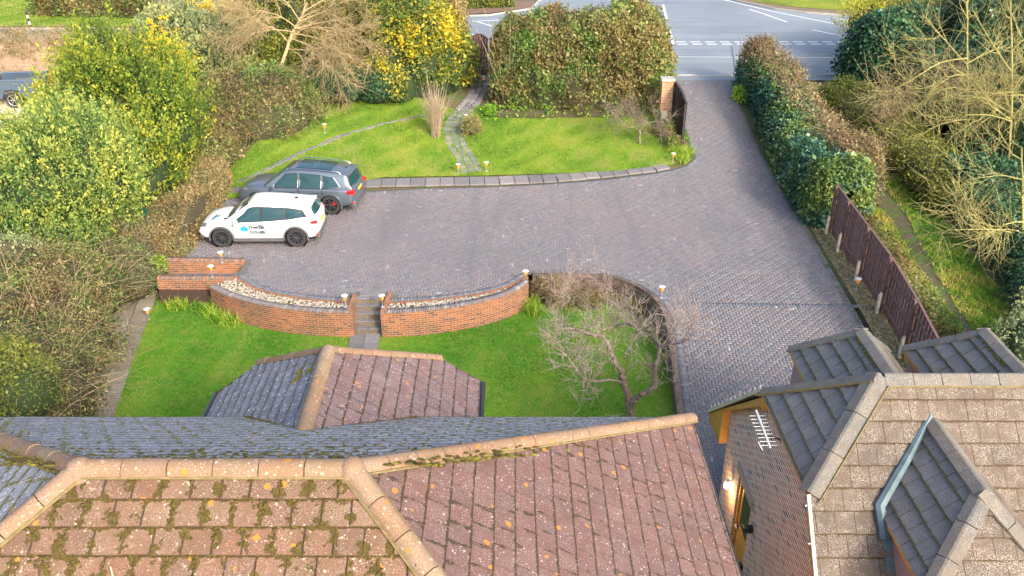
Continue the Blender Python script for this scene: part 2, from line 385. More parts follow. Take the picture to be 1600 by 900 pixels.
def blocks_mesh(name, cx, cy, L, W, ang, m, parent, rnd, hf=None, gap=.012, top=.0):
    """raised bevelled paving blocks; arrays of centres, sizes and angles"""
    n = len(cx); ca, sa = np.cos(ang), np.sin(ang); V = np.zeros((n, 8, 3)); k = 0
    for ins, dz in ((gap/2, -.012), (gap/2+.006, 0.)):
        for sx, sy in ((-1, -1), (1, -1), (1, 1), (-1, 1)):
            lx = sx*(L/2-ins); ly = sy*(W/2-ins); X = cx+lx*ca-ly*sa; Y = cy+lx*sa+ly*ca
            V[:, k, 0] = X; V[:, k, 1] = Y
            V[:, k, 2] = np.vectorize(hf or D)(Y) + dz + top; k += 1
    tilt = RS.normal(0, .0012, (n, 1)); V[:, :, 2] += tilt
    base = (np.arange(n)*8)[:, None, None]
    f = np.array([[4, 5, 6, 7], [0, 1, 5, 4], [1, 2, 6, 5], [2, 3, 7, 6], [3, 0, 4, 7]])[None]
    return np_mesh(name, V.reshape(-1, 3), (base+f).reshape(-1, 4), m, parent, np.repeat(rnd, 8))
# herringbone, 200 x 100 mm blocks at 45 degrees
a_ = math.radians(-1.5); bw = .1; R0 = np.array([[math.cos(a_), -math.sin(a_)], [math.sin(a_), math.cos(a_)]])
cs = []
N_ = 330
for j in range(-N_, N_):
    for i in range(-N_//2, N_//2):
        # cell of a 2x1 herringbone: horizontal block at (x,y),(x+1,y); vertical at (x+2? )
        x0 = 4*i + (j % 4); y0 = j
        cs.append((x0+1, y0+.5, 0)); cs.append((x0+2.5, y0+1-1., 1))
cs = np.array(cs, float)
# horizontal block covers x0..x0+2 in row j; vertical covers column x0+2..x0+3 over rows j-1..j (centre y = j)
xy = cs[:, :2]*bw; W_ = xy @ R0.T + np.array([0, 25.])
keep = (W_[:, 0] > -14) & (W_[:, 0] < 13) & (W_[:, 1] > 5.5) & (W_[:, 1] < 46); W_ = W_[keep]; o_ = cs[keep, 2]
k = inpoly(W_[:, 0], W_[:, 1], drive)
def dist_line(x, y, L):
    d = np.full(x.shape, 1e9)
    for (ax, ay), (bx_, by_) in zip(L[:-1], L[1:]):
        dx, dy = bx_-ax, by_-ay; t = np.clip(((x-ax)*dx+(y-ay)*dy)/(dx*dx+dy*dy+1e-9), 0, 1)
        d = np.minimum(d, np.hypot(x-ax-t*dx, y-ay-t*dy))
    return d
inner = left_w[1:] + wl_w + step_top + wr_w + lp_w
k &= dist_line(W_[:, 0], W_[:, 1], inner) > .25
k &= dist_line(W_[:, 0], W_[:, 1], up_w) > .14
k &= dist_line(W_[:, 0], W_[:, 1], rt_w) > .10
band = [gp(1050, 474), gp(1345, 478)]
k &= dist_line(W_[:, 0], W_[:, 1], band) > .105
k &= ~((W_[:, 0] > 5) & (W_[:, 1] < 11))
W_ = W_[k]; o_ = o_[k]; n = len(W_)
rn = RS.beta(1.6, 1.6, n); rn = np.clip(rn*.95, 0, 1); rn[RS.rand(n) < .005] = .97
po = blocks_mesh('paving_blocks', W_[:, 0], W_[:, 1], .2, .1, a_+o_*math.pi/2, MT['pav'], dr, rn)
def course(name, line, off, m, parent, L=.2, W=.1, top=.002, z=None, rows=1):
    pts = dens(line, .02, closed=False); pts = np.array(pts); seg = np.hypot(*np.diff(pts, axis=0).T); s_ = np.concatenate([[0], np.cumsum(seg)])
    C_ = []; A_ = []
    for d in np.arange(W/2, s_[-1]-W/2, W):
        x = np.interp(d, s_, pts[:, 0]); y = np.interp(d, s_, pts[:, 1])
        x2 = np.interp(d+.03, s_, pts[:, 0]); y2 = np.interp(d+.03, s_, pts[:, 1]); x1 = np.interp(d-.03, s_, pts[:, 0]); y1 = np.interp(d-.03, s_, pts[:, 1])
        a = math.atan2(y2-y1, x2-x1); C_.append((x-math.sin(a)*off, y+math.cos(a)*off)); A_.append(a+math.pi/2)
    C_ = np.array(C_); A_ = np.array(A_)
    return blocks_mesh(name, C_[:, 0], C_[:, 1], L, W, A_, m, parent, RS.rand(len(C_)), top=top, hf=z)
for L_, o1 in ((up_w, .07), (rt_w, .06)):
    course('edge_course', L_, o1, MT['edgeb'], dr)
course('edge_course', band, 0, MT['edgeb'], dr)
for L_ in (wl_w, wr_w, lp_w):
    course('edge_course', L_, .13, MT['edgeb'], dr, top=.003)

# road
m, nt, b = newmat('asphalt'); pos = geopos(nt)
c_ = ramp(nt, noise(nt, .25, 5, .6, pos), [(.35, (.17, .20, .235)), (.65, (.215, .245, .28))])
mp = node(nt, 'ShaderNodeMapping'); nt.links.new(pos, mp.inputs[0]); mp.inputs['Scale'].default_value = (.06, 1.2, 1)
c_ = mixc(nt, ramp(nt, noise(nt, 1, 3, .6, mp.outputs[0]), [(.45, 0.), (.7, .4)]), c_, (.10, .115, .135))
c_ = mixc(nt, 1., c_, ramp(nt, noise(nt, 60, 3, .8, pos), [(.3, .75), (.7, 1.25)]), 'MULTIPLY')
nt.links.new(c_, b.inputs['Base Color']); b.inputs['Roughness'].default_value = .8; bump(nt, b, noise(nt, 60, 3, .8, pos), .4, .01); MT['asph'] = m
MT['paint'] = plain('road_paint', (.74, .75, .74), .6, var=.12, scale=14)
MT['conc'] = plain('concrete', (.34, .33, .30), .85, var=.2, scale=9)
RZ = 1.8
r2 = lambda px, py: tuple(P(px, py, RZ))[:2]
flat = lambda z: (lambda x, y: z)
flat1 = lambda z: (lambda y: z)
far = [r2(-200, 46), r2(0, 45), r2(235, 45), r2(500, 34), r2(765, 24), r2(830, 14), r2(850, -6)]
far2 = [r2(1120, -6), r2(1160, 4), r2(1210, 14), r2(1260, 20), r2(1330, 25), r2(1460, 31), r2(1620, 40), r2(1800, 48)]
kerbY = 46.6
road_poly = [(-40, kerbY)] + far + [r2(850, -40), r2(1100, -40)] + far2 + [(40, kerbY)]
rd = sheet('road', road_poly, flat(RZ), 2.0, MT['asph'], off=-.02)
pav = sheet('pavement', [(-40, 45.6), (40, 45.6), (40, kerbY), (-40, kerbY)], flat(RZ), 2.0, MT['asph'], off=.0)
mb = MB()
for x in np.arange(-40, 40, .92):
    drop = 9.0 < x < 16; mb.bbox(x+.46, kerbY, RZ-.06+(.01 if drop else .05), .9, .14, .16, .012)
o = mb.build('kerb', MT['conc']); o['kind'] = 'structure'
def kerbline(pts):
    mb = MB()
    q = dens(pts, .9, closed=False)
    for a, b_ in zip(q[:-1], q[1:]): mb.beam((*a, RZ), (*b_, RZ), .13, .16)
    return mb
k_ = kerbline(far2); o = k_.build('kerb', MT['conc']); o['kind'] = 'structure'
k_ = kerbline(far); o = k_.build('kerb', MT['conc']); o['kind'] = 'structure'
# painted markings
def strip(mb, a, b_, w, z=RZ-.02+.006):
    a, b_ = Vector((*a, z)), Vector((*b_, z)); d = (b_-a).normalized(); n = Vector((-d.y, d.x, 0))*w/2
    mb.add([a-n, b_-n, b_+n, a+n], [(0, 1, 2, 3)])
mb = MB()
x0 = r2(1051, 68)[0]
for row, (yy, sh) in enumerate(((65.0, .0), (68.5, .0))):
    Y = r2(1100, yy)[1]; X = x0-.62
    while X < 26:
        if X > x0-.1 or row == 1: strip(mb, (X, Y), (X+.6, Y), .17)
        X += .9
strip(mb, r2(1051, 88.3), r2(1350, 90), .07)
strip(mb, r2(1052, 68), r2(1045, 44), .16); strip(mb, r2(1042, 30), r2(1036, 7), .16)
for a, b_ in (((1126, -2), (1205, 17)), ((1205, 17), (1420, 60)), ((1195, 22), (1230, 34)), ((1269, 46), (1350, 63)), ((1170, 14), (1203, 24)), ((1302, 27), (1345, 37)), ((1400, 33), (1455, 45)), ((1490, 37), (1560, 50))):
    strip(mb, r2(*a), r2(*b_), .13)
for a, b_ in (((738, 33), (800, 30)), ((747, 34), (768, 40)), ((737, 53), (748, 58)), ((700, 47), (715, 52))): strip(mb, r2(*a), r2(*b_), .12)
mp_ = mb.build('road_markings', MT['paint']); mp_['kind'] = 'structure'
mb = MB(); strip(mb, r2(1143, 72), r2(1149, 112), .06, RZ-.012); strip(mb, r2(1150, 99), r2(1205, 101), .22, RZ-.014); strip(mb, r2(1180, 79), r2(1040, 77), .05, RZ-.013)
o = mb.build('road_patch', plain('tar', (.06, .07, .09), .6)); o['kind'] = 'structure'
# far verge
vg = sheet('verge', [(-80, 59.6)] + [r2(0, 42), r2(235, 42)] + [r2(240, -10), (-80, 78)], flat(RZ), 1.5, MT['verge'], off=.03)
vg2 = sheet('verge', [tuple(Vector(p)+Vector((0, 1.9))) for p in far2] + [(60, 90), r2(1120, -60)], flat(RZ), 2., MT['verge'], off=.05)
sheet('pavement', far2 + [tuple(Vector(p)+Vector((0, 2.0))) for p in reversed(far2)], flat(RZ), 1.5, plain('verge_dirt', (.17, .12, .08), .9, var=.3, scale=3), off=.03)
sheet('verge', [r2(700, 24), r2(765, 21), r2(835, 12), r2(835, 2), r2(700, 8)], flat(RZ), 1., plain('verge_mud', (.16, .10, .07), .9, var=.3, scale=3), off=.03)

# upper lawn
pathL = [(372, 285), (425, 262), (470, 239), (530, 214), (600, 193), (668, 180)]
lawnup = [(355, 312), (352, 270), (420, 205), (470, 165), (520, 150), (640, 150), (720, 176), (745, 165), (800, 178), (900, 175), (1035, 180), (1075, 232), (1080, 250), (1050, 259), (1015, 265), (900, 271), (770, 275), (600, 278), (560, 285), (480, 292)]
sheet('upper_lawn', tl(lawnup), hD, .4, MT['lawn_up'], off=.035)
m, nt, b = newmat('paving_slabs'); pos = geopos(nt)
c_ = ramp(nt, attr(nt), [(0, (.13, .125, .135)), (.5, (.18, .17, .18)), (1, (.24, .22, .22))])
c_ = mixc(nt, 1., c_, ramp(nt, noise(nt, 12, 4, .8, pos), [(.3, .65), (.7, 1.25)]), 'MULTIPLY')
c_ = mixc(nt, ramp(nt, noise(nt, 1.6, 5, .7, pos), [(.55, 0.), (.72, .6)]), c_, (.15, .15, .07))
nt.links.new(c_, b.inputs['Base Color']); b.inputs['Roughness'].default_value = .85; bump(nt, b, noise(nt, 20, 4, .7, pos), .5, .01); MT['slab'] = m
MT['slab_old'] = m.copy(); MT['slab_old'].name = 'old_slabs'
for e, c3 in zip([n for n in MT['slab_old'].node_tree.nodes if n.type == 'VALTORGB'][0].color_ramp.elements, [(.16, .14, .10), (.21, .18, .14), (.25, .22, .17)]): e.color = (*c3, 1)
def slabs(name, c_line, width, L, hf, m=None, rows=1, top=.06, jit=.02, gap=.02, kind='structure', irregular=False):
    pts = np.array(dens(c_line, .05, closed=False)); seg = np.hypot(*np.diff(pts, axis=0).T); s_ = np.concatenate([[0], np.cumsum(seg)])
    mb = MB(); d = 0; wr = width/rows
    while d < s_[-1]:
        l = L*(random.uniform(.6, 1.1) if irregular else random.uniform(.93, 1.07)); q = d+l/2
        if q > s_[-1]: break
        x, y = np.interp(q, s_, pts[:, 0]), np.interp(q, s_, pts[:, 1]); x2, y2 = np.interp(q+.05, s_, pts[:, 0]), np.interp(q+.05, s_, pts[:, 1])
        x1, y1 = np.interp(q-.05, s_, pts[:, 0]), np.interp(q-.05, s_, pts[:, 1])
        a = math.atan2(y2-y1, x2-x1)
        for r in range(rows):
            o = (r-(rows-1)/2)*wr; cx, cy = x-math.sin(a)*o, y+math.cos(a)*o; mb.cr = random.random()
            hz = hf(cx, cy); sl = (hf(cx+math.cos(a)*.1, cy+math.sin(a)*.1)-hf(cx-math.cos(a)*.1, cy-math.sin(a)*.1))/.2
            ww = wr*(random.uniform(1., 1.25) if irregular else 1)-gap; ll = l*(1.12 if irregular else 1)-gap
            M_ = Matrix.Translation((cx, cy, hz+top-.04+random.uniform(-.006, .006))) @ Matrix.Rotation(a+random.uniform(-jit, jit), 4, 'Z') @ Matrix.Rotation(-math.atan(sl), 4, 'Y')
            if irregular:
                k = random.randint(6, 8); R_ = [(math.cos(6.283*i/k+.3)*ll/2*random.uniform(.85, 1.15), math.sin(6.283*i/k+.3)*ww/2*random.uniform(.85, 1.15)) for i in range(k)]
                b_ = [M_ @ Vector((*p, -.04)) for p in R_]; t_ = [M_ @ Vector((*p, .03)) for p in R_]; t2 = [M_ @ Vector((p[0]*.93, p[1]*.93, .04)) for p in R_]
                mb.add(b_+t_+t2, [(i, (i+1) % k, k+(i+1) % k, k+i) for i in range(k)]+[(k+i, k+(i+1) % k, 2*k+(i+1) % k, 2*k+i) for i in range(k)]+[tuple(range(2*k, 3*k))])
            else: mb.box(0, 0, 0, ll, ww, .08, M=M_)
        d += l
    o = mb.build(name, m or MT['slab']); o['kind'] = kind; return o
mid = [((a[0]+b_[0])/2, (a[1]+b_[1])/2) for a, b_ in zip(tl([(362, 296), (470, 291), (560, 287), (660, 285), (770, 283), (860, 279), (940, 272), (1010, 264), (1050, 257)]), tl([(362, 296), (470, 291), (560, 287), (660, 285), (770, 283), (860, 279), (940, 272), (1010, 264), (1050, 257)]))]
slabs('slab_border', mid, .86, .62, hD, top=.05, gap=.03)
slabs('stone_edging', tl(pathL), .34, .7, hD, top=.05, irregular=True)
slabs('garden_path', tl([(738, 270), (728, 248), (713, 226), (708, 205), (712, 190), (722, 176), (738, 158), (748, 142), (752, 120)]), .92, .36, hD, rows=3, top=.05, irregular=True, m=None)

# lower lawn
lowl = [lowp(*p) for p in [(165, 662), (222, 500), (248, 470), (330, 468), (360, 490), (420, 515), (500, 524), (600, 524), (700, 512), (770, 497), (815, 478), (835, 440), (930, 452), (985, 470), (1030, 495), (1046, 520), (1050, 600), (1056, 670)]]
lowl += [(5.4, 17.5), (5.4, 12), (-13.3, 12), (-13.3, 18)]
sheet('lower_lawn', lowl, flat(LOW), .5, MT['lawn_low'], off=.02)
slabs('side_path', [lowp(*p) for p in [(228, 440), (205, 500), (180, 560), (150, 640), (120, 720)]], 1.15, .75, lambda x, y: max(LOW, terr(x, y)) , rows=2, top=.05, jit=.03,
      gap=.035, m=MT['slab_old'])
slabs('stepping_path', [lowp(*p) for p in [(571, 524), (565, 560), (560, 600), (555, 640)]], .95, .6, flat(LOW), rows=2, top=.06)
# leaf litter bed by the fence, track beyond it
m, nt, b = newmat('leaf_litter'); pos = geopos(nt)
v = node(nt, 'ShaderNodeTexVoronoi', Scale=16.); nt.links.new(pos, v.inputs['Vector'])
c_ = ramp(nt, v.outputs['Color'], [(.2, (.11, .08, .04)), (.45, (.20, .16, .09)), (.6, (.30, .26, .17)), (.8, (.13, .15, .05))])
nt.links.new(c_, b.inputs['Base Color']); b.inputs['Roughness'].default_value = .95; bump(nt, b, v.outputs['Distance'], .7, .03); MT['litter'] = m
sheet('gravel_bed', tl([(1264, 352), (1320, 345), (1325, 372), (1402, 545), (1425, 600), (1410, 640), (1375, 545), (1305, 420)]), hD, .5, MT['litter'], off=.01)
m, nt, b = newmat('muddy_track'); pos = geopos(nt); n1 = noise(nt, 2.4, 6, .75, pos, .3)
c_ = ramp(nt, n1, [(.36, (.135, .10, .07)), (.47, (.10, .075, .05)), (.53, (.07, .11, .02)), (.66, (.10, .18, .02))])
c_ = mixc(nt, 1., c_, ramp(nt, noise(nt, 25, 4, .8, pos), [(.3, .6), (.7, 1.3)]), 'MULTIPLY')
nt.links.new(c_, b.inputs['Base Color']); b.inputs['Roughness'].default_value = .9; bump(nt, b, noise(nt, 20, 4, .8, pos), .6, .04)
sheet('track', tl([(1345, 175), (1385, 180), (1430, 260), (1500, 370), (1600, 500), (1700, 620), (1560, 640), (1480, 520), (1380, 350), (1360, 260)]), hD, .5, m, off=.02)
sheet('gravel_drive', tl([(-120, 140), (60, 150), (85, 200), (50, 260), (-140, 330)]), hD, .8, plain('sandy_gravel', (.52, .43, .32), .9, var=.15, scale=30), off=.02)
# ================= HOUSES =================
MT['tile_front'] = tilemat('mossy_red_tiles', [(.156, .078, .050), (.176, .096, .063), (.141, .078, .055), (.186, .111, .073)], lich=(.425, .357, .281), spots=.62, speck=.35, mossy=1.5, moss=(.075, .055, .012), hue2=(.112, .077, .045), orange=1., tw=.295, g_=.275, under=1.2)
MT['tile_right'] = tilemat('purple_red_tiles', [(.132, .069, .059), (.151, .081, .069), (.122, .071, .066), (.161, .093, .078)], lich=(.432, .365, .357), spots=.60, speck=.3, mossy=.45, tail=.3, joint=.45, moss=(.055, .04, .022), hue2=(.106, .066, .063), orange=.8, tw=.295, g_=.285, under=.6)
MT['tile_far'] = tilemat('weathered_skylit_tiles', [(.20, .20, .235), (.23, .23, .265), (.18, .185, .22), (.27, .26, .29)], lich=(.60, .60, .66), spots=.72, speck=.6, mossy=.8, tail=.8, joint=.6, moss=(.15, .14, .035), hue2=(.16, .165, .19), orange=.8, under=1.2)  # slopes turned from the sun: bluish sky-lit shade put into the tile colour
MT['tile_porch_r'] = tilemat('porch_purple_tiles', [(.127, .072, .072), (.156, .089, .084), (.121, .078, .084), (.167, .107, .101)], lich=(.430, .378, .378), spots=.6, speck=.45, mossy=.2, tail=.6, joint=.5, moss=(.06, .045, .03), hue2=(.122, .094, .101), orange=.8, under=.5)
MT['tile_porch_l'] = tilemat('porch_skylit_grey_tiles', [(.140, .140, .171), (.162, .162, .194), (.126, .131, .158)], lich=(.627, .608, .665), spots=.75, speck=.4, mossy=.3, tail=.5, joint=.5, moss=(.12, .11, .03), hue2=(.117, .117, .144), under=.7)  # left porch slope, its sky-lit blue-grey shade put into the colour
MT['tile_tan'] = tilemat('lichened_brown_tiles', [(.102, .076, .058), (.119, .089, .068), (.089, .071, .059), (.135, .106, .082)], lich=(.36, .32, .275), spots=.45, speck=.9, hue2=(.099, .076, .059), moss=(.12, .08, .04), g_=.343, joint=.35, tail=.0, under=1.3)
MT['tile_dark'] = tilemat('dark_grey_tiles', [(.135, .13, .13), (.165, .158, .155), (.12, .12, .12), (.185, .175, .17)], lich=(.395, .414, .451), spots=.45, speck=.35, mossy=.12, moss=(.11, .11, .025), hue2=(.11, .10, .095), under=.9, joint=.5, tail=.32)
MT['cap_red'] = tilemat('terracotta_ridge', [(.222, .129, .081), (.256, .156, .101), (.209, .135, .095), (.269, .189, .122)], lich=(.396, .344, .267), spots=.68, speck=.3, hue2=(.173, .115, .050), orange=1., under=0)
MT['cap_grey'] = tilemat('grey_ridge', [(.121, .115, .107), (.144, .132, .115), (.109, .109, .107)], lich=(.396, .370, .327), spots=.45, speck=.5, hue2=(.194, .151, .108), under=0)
MT['mortar'] = plain('yellowed_mortar', (.17, .13, .055), .9, var=.3, scale=12)
m, nt, b = newmat('moss'); pos = geopos(nt)
c_ = ramp(nt, noise(nt, 22, 4, .7, pos), [(.3, (.045, .034, .008)), (.5, (.09, .068, .013)), (.7, (.15, .115, .02))])
c_ = mixc(nt, ramp(nt, attr(nt), [(.6, 0.), (1, .7)]), c_, (.24, .23, .02))
nt.links.new(c_, b.inputs['Base Color']); b.inputs['Roughness'].default_value = 1; bump(nt, b, noise(nt, 90, 3, .8, pos), .8, .02); MT['moss'] = m
MT['black'] = plain('black_plastic', (.02, .02, .022), .35, bmp=0)
MT['wood_or'] = plain('orange_stained_timber', (.56, .28, .06), .55, var=.25, scale=5)
MT['wood_dk'] = plain('dark_brown_timber', (.065, .038, .032), .6, var=.2, scale=7)
MT['lead'] = plain('blue_grey_lead', (.10, .15, .172), .5, metal=.2, var=.25, scale=4)
MT['cream'] = plain('cream_plastic', (.55, .50, .36), .5, bmp=0)
MT['brick_annex'] = brickmat('pink_brick', (.56, .27, .20), (.60, .35, .26), (.46, .20, .15), (.035, .075, .12), .10, mortar=(.74, .70, .62), grime=.15, ms=.03)
MT['brick_house'] = brickmat('house_brick', (.34, .15, .09), (.38, .18, .11), (.28, .12, .08), (.08, .06, .06), .12)
MT['brick_wall'] = brickmat('orange_garden_brick', (.30, .105, .045), (.35, .135, .06), (.25, .09, .045), (.12, .065, .05), .10, mortar=(.36, .26, .17), grime=.6, ms=.016)
MT['hung'] = plain('pink_hung_tile', (.33, .22, .20), .8, var=.1, scale=6)
MT['white'] = plain('white_gloss', (.72, .72, .70), .35, bmp=0)

def tiled(name, poly, down, m, parent, tw=.3, g=.3, th=.038, start=None, jit=.006, seedv=0, stag=True):
    """real overlapping tiles laid on the plane of poly, clipped to it; down = downslope vector"""
    rng = random.Random(seedv+len(poly)); poly = [Vector(p) for p in poly]
    n = (poly[1]-poly[0]).cross(poly[2]-poly[0]).normalized()
    if n.z < 0: n = -n
    dn = Vector(down); dn = (dn-n*dn.dot(n)).normalized(); rt = dn.cross(n).normalized(); o = start or max(poly, key=lambda p: -p.dot(dn))
    q = [((p-o).dot(rt), (p-o).dot(dn)) for p in poly]
    if sum(a[0]*b_[1]-b_[0]*a[1] for a, b_ in zip(q, q[1:]+q[:1])) < 0: q = q[::-1]
    def clip(pl):
        for a, b_ in zip(q, q[1:]+q[:1]):
            ex, ey = b_[0]-a[0], b_[1]-a[1]; out = []
            for i in range(len(pl)):
                p, r = pl[i-1], pl[i]; sp = ex*(p[1]-a[1])-ey*(p[0]-a[0]); sr = ex*(r[1]-a[1])-ey*(r[0]-a[0])
                if (sp >= 0) != (sr >= 0):
                    t = sp/(sp-sr); out.append((p[0]+(r[0]-p[0])*t, p[1]+(r[1]-p[1])*t))
                if sr >= 0: out.append(r)
            pl = out
            if len(pl) < 3: return None
        return pl
    mb = MB(); u0, u1 = min(a[0] for a in q), max(a[0] for a in q); v0, v1 = min(a[1] for a in q), max(a[1] for a in q)
    row = int(v0//g)-1
    mb.cr = .4; mb.add([p - n*.03 for p in poly], [tuple(range(len(poly)))], [[(.5, .5)]*len(poly)])
    while row*g < v1:
        va = row*g; x = (math.floor(u0/tw)-1)*tw + (tw/2 if (row % 2 and stag) else 0)
        while x < u1:
            d1, d2 = rng.uniform(-jit, jit), rng.uniform(-.5, .5)*.006
            pl = clip([(x+.003, va), (x+tw-.003, va), (x+tw-.003, va+g+.02+d1), (x+.003, va+g+.02+d1)])
            if pl:
                area = abs(sum(a[0]*b_[1]-b_[0]*a[1] for a, b_ in zip(pl, pl[1:]+pl[:1])))/2
                if area > .0006:
                    hgt = lambda v: th*(.15+.95*(v-va)/g)+d2
                    T = [o+rt*a+dn*b_+n*hgt(b_) for a, b_ in pl]; B = [o+rt*a+dn*b_-n*.03 for a, b_ in pl]
                    mb.cr = rng.random(); k = len(pl)
                    nrm = (T[1]-T[0]).cross(T[2]-T[0])
                    if nrm.dot(n) < 0: T.reverse(); B.reverse()
                    uvT = [(((p-o).dot(rt)-x)/tw, ((p-o).dot(dn)-va)/g) for p in T]
                    mb.add(T+B, [tuple(range(k))]+[(i, k+i, k+(i+1) % k, (i+1) % k) for i in range(k)], [uvT]+[[(.5, .5)]*4]*k)
            x += tw
        row += 1
    return mb.build(name, m, parent)
def halfround(mb, a, b_, r=.13, L=.45, seg=7, lift=0., flatk=1., vshape=None):
    a, b_ = Vector(a), Vector(b_); d = (b_-a); T = d.length; d.normalize(); side = d.cross(Vector((0, 0, 1))).normalized(); up = side.cross(d)
    n = max(1, round(T/L)); l = T/n
    for i in range(n):
        p, q = a+d*(l*i+.006), a+d*(l*(i+1)-.006); mb.cr = random.random(); rr = r*random.uniform(.97, 1.03); dz = random.uniform(-.004, .006)+lift
        pr = [(math.cos(math.pi*k/seg)*rr, math.sin(math.pi*k/seg)*rr*flatk) for k in range(seg+1)] if not vshape else [(vshape, -vshape*flatk), (vshape*.12, -.0), (-vshape*.12, 0), (-vshape, -vshape*flatk)]
        pr2 = [(x*.86, y*.86-.01) for x, y in pr] if not vshape else [(x, y-.035) for x, y in pr]
        V = []
        for pt in (p, q):
            V += [pt+side*x+up*(y+dz) for x, y in pr]+[pt+side*x+up*(y+dz-.0) for x, y in pr2]
        k = len(pr); F = []
        for j in range(k-1):
            F.append((j, j+1, 2*k+j+1, 2*k+j)); F.append((k+j, 3*k+j, 3*k+j+1, k+j+1)); F.append((j, k+j, k+j+1, j+1)); F.append((2*k+j, 2*k+j+1, 3*k+j+1, 3*k+j))
        F += [(0, 2*k, 3*k, k), (k-1, 2*k-1, 4*k-1, 3*k-1)]
        mb.add(V, F, [[(.5, .5)]*len(f) for f in F])
def wallq(mb, a, b_, z0, z1, u0=0., zt=None):
    """vertical wall quad with brick UVs; zt = (z at a, z at b) for sloping tops"""
    a, b_ = Vector(a), Vector(b_); L = (b_-a).length; za, zb = (zt or (z1, z1))
    mb.add([(a.x, a.y, z0), (b_.x, b_.y, z0), (b_.x, b_.y, zb), (a.x, a.y, za)], [(0, 1, 2, 3)], [[(u0, z0), (u0+L, z0), (u0+L, zb), (u0, za)]])
    return u0+L

# ---- main house ----
house = thing('brick_house', 'large brick house in the foreground under a red mossy hipped roof, its shaded slopes blue-grey', 'house', (-3, 7.5, LOW))
RL, RR = Vector((-4.4, 7.12, 7.6)), Vector((-1.63, 7.12, 7.6))
FL, FR = Vector((-9.9, 12.55, 4.3)), Vector((3.12, 12.55, 4.3)); NL, NR = Vector((-9.9, 2.4, 4.3)), Vector((3.12, 2.4, 4.3))
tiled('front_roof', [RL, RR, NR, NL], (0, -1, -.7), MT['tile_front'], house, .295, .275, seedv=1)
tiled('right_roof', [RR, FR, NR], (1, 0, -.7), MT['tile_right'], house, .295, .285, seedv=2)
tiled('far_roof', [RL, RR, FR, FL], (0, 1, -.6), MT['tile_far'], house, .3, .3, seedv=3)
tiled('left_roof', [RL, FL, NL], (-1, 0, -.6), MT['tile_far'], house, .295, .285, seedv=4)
mb = MB(); halfround(mb, RL, RR, .125, .45, lift=.0)
for a, b_ in ((RR, FR), (RR, NR), (RL, FL), (RL, NL)): halfround(mb, a, b_, .115, .45, lift=.0)
for p in (RL, RR): mb.lathe([(.15, -.09), (.145, .03), (.11, .10), (.05, .135), (.01, .14)], p, 12)
for fi, f in enumerate(mb.f): mb.uv.setdefault(fi, [(.5, .5)]*len(f))
mb.build('ridge_tiles', MT['cap_red'], house, smooth=True)
mb = MB()
for a, b_ in ((RL, RR), (RR, FR), (RR, NR), (RL, FL), (RL, NL)):
    d = (b_-a).normalized(); s_ = d.cross(Vector((0, 0, 1))).normalized()*.118
    for sg in (1, -1): mb.tube([a+s_*sg-Vector((0, 0, .0)), b_+s_*sg-Vector((0, 0, .0))], .018, 5)
mb.build('ridge_mortar', MT['mortar'], house)
mb = MB(); x0, x1, y0, y1 = -9.5, 2.75, 2.8, 12.15
u = 0
for a, b_ in (((x0, y0), (x1, y0)), ((x1, y0), (x1, y1)), ((x1, y1), (x0, y1)), ((x0, y1), (x0, y0))): u = wallq(mb, a, b_, LOW-.1, 4.25, u)
mb.build('wall', MT['brick_house'], house)
mb = MB()
mb.box(0, 0, 0, 0, 0, 0) if False else None
for a, b_ in ((FR, NR), (FR, FL), (NR, NL), (FL, NL)):
    mb.tube([a+Vector((0, 0, -.05)), b_+Vector((0, 0, -.05))], .06, 8)
mb.build('gutter', MT['black'], house, smooth=True)
mb = MB(); mb.box((x0+x1)/2-.15, 7.47, 4.2, 12.8, 9.9, .03); mb.build('soffit', MT['wood_dk'], house)
# windows on the walls away from the camera
for xc in (-7.8, -.2, 1.6):
    f = MB(); f.box(xc, 12.17, .6, 1.3, .06, 1.3); fr = f.build('window', MT['white'], house)
    g_ = MB(); g_.box(xc, 12.21, .6, 1.15, .02, 1.15); gm, gnt, gb = newmat('window_glass') if 'glassw' not in MT else (MT['glassw'], None, None)
    if 'glassw' not in MT:
        gb.inputs['Base Color'].default_value = (.03, .05, .06, 1); gb.inputs['Roughness'].default_value = .08; MT['glassw'] = gm
    g_.build('pane', MT['glassw'], fr)
# porch wing beyond the far slope
PR0, PR1 = Vector((-3.08, 10.5, 5.48)), Vector((-3.14, 12.9, 5.48))
A1, A2 = Vector((-4.98, 14.8, 4.02)), Vector((-1.42, 14.8, 4.12)); B1, B2 = Vector((-5.95, 14.85, 3.3)), Vector((-.62, 14.85, 3.55))
C1, C2 = Vector((-5.95, 12.3, 3.3)), Vector((-.62, 12.3, 3.55)); V1 = Vector((-4.62, 12.5, 4.3)); V2 = Vector((-1.6, 12.5, 4.3))
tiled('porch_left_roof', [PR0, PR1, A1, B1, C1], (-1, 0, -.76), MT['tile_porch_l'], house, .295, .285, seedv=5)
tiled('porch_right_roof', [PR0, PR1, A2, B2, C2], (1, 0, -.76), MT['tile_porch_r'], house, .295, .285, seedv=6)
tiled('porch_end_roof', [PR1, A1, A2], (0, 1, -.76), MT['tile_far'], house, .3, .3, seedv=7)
mb = MB(); halfround(mb, PR0, PR1, .125); halfround(mb, PR1, A1, .085); halfround(mb, PR1, A2, .085); mb.build('porch_ridge_tiles', MT['cap_red'], house, smooth=True)
mb = MB()
for px_, py_ in ((-5.5, 14.3), (-1., 14.3)): pass
pw = [(-5.5, 12.0), (-5.5, 14.4), (-1.05, 14.4), (-1.05, 12.0)]; u = 0
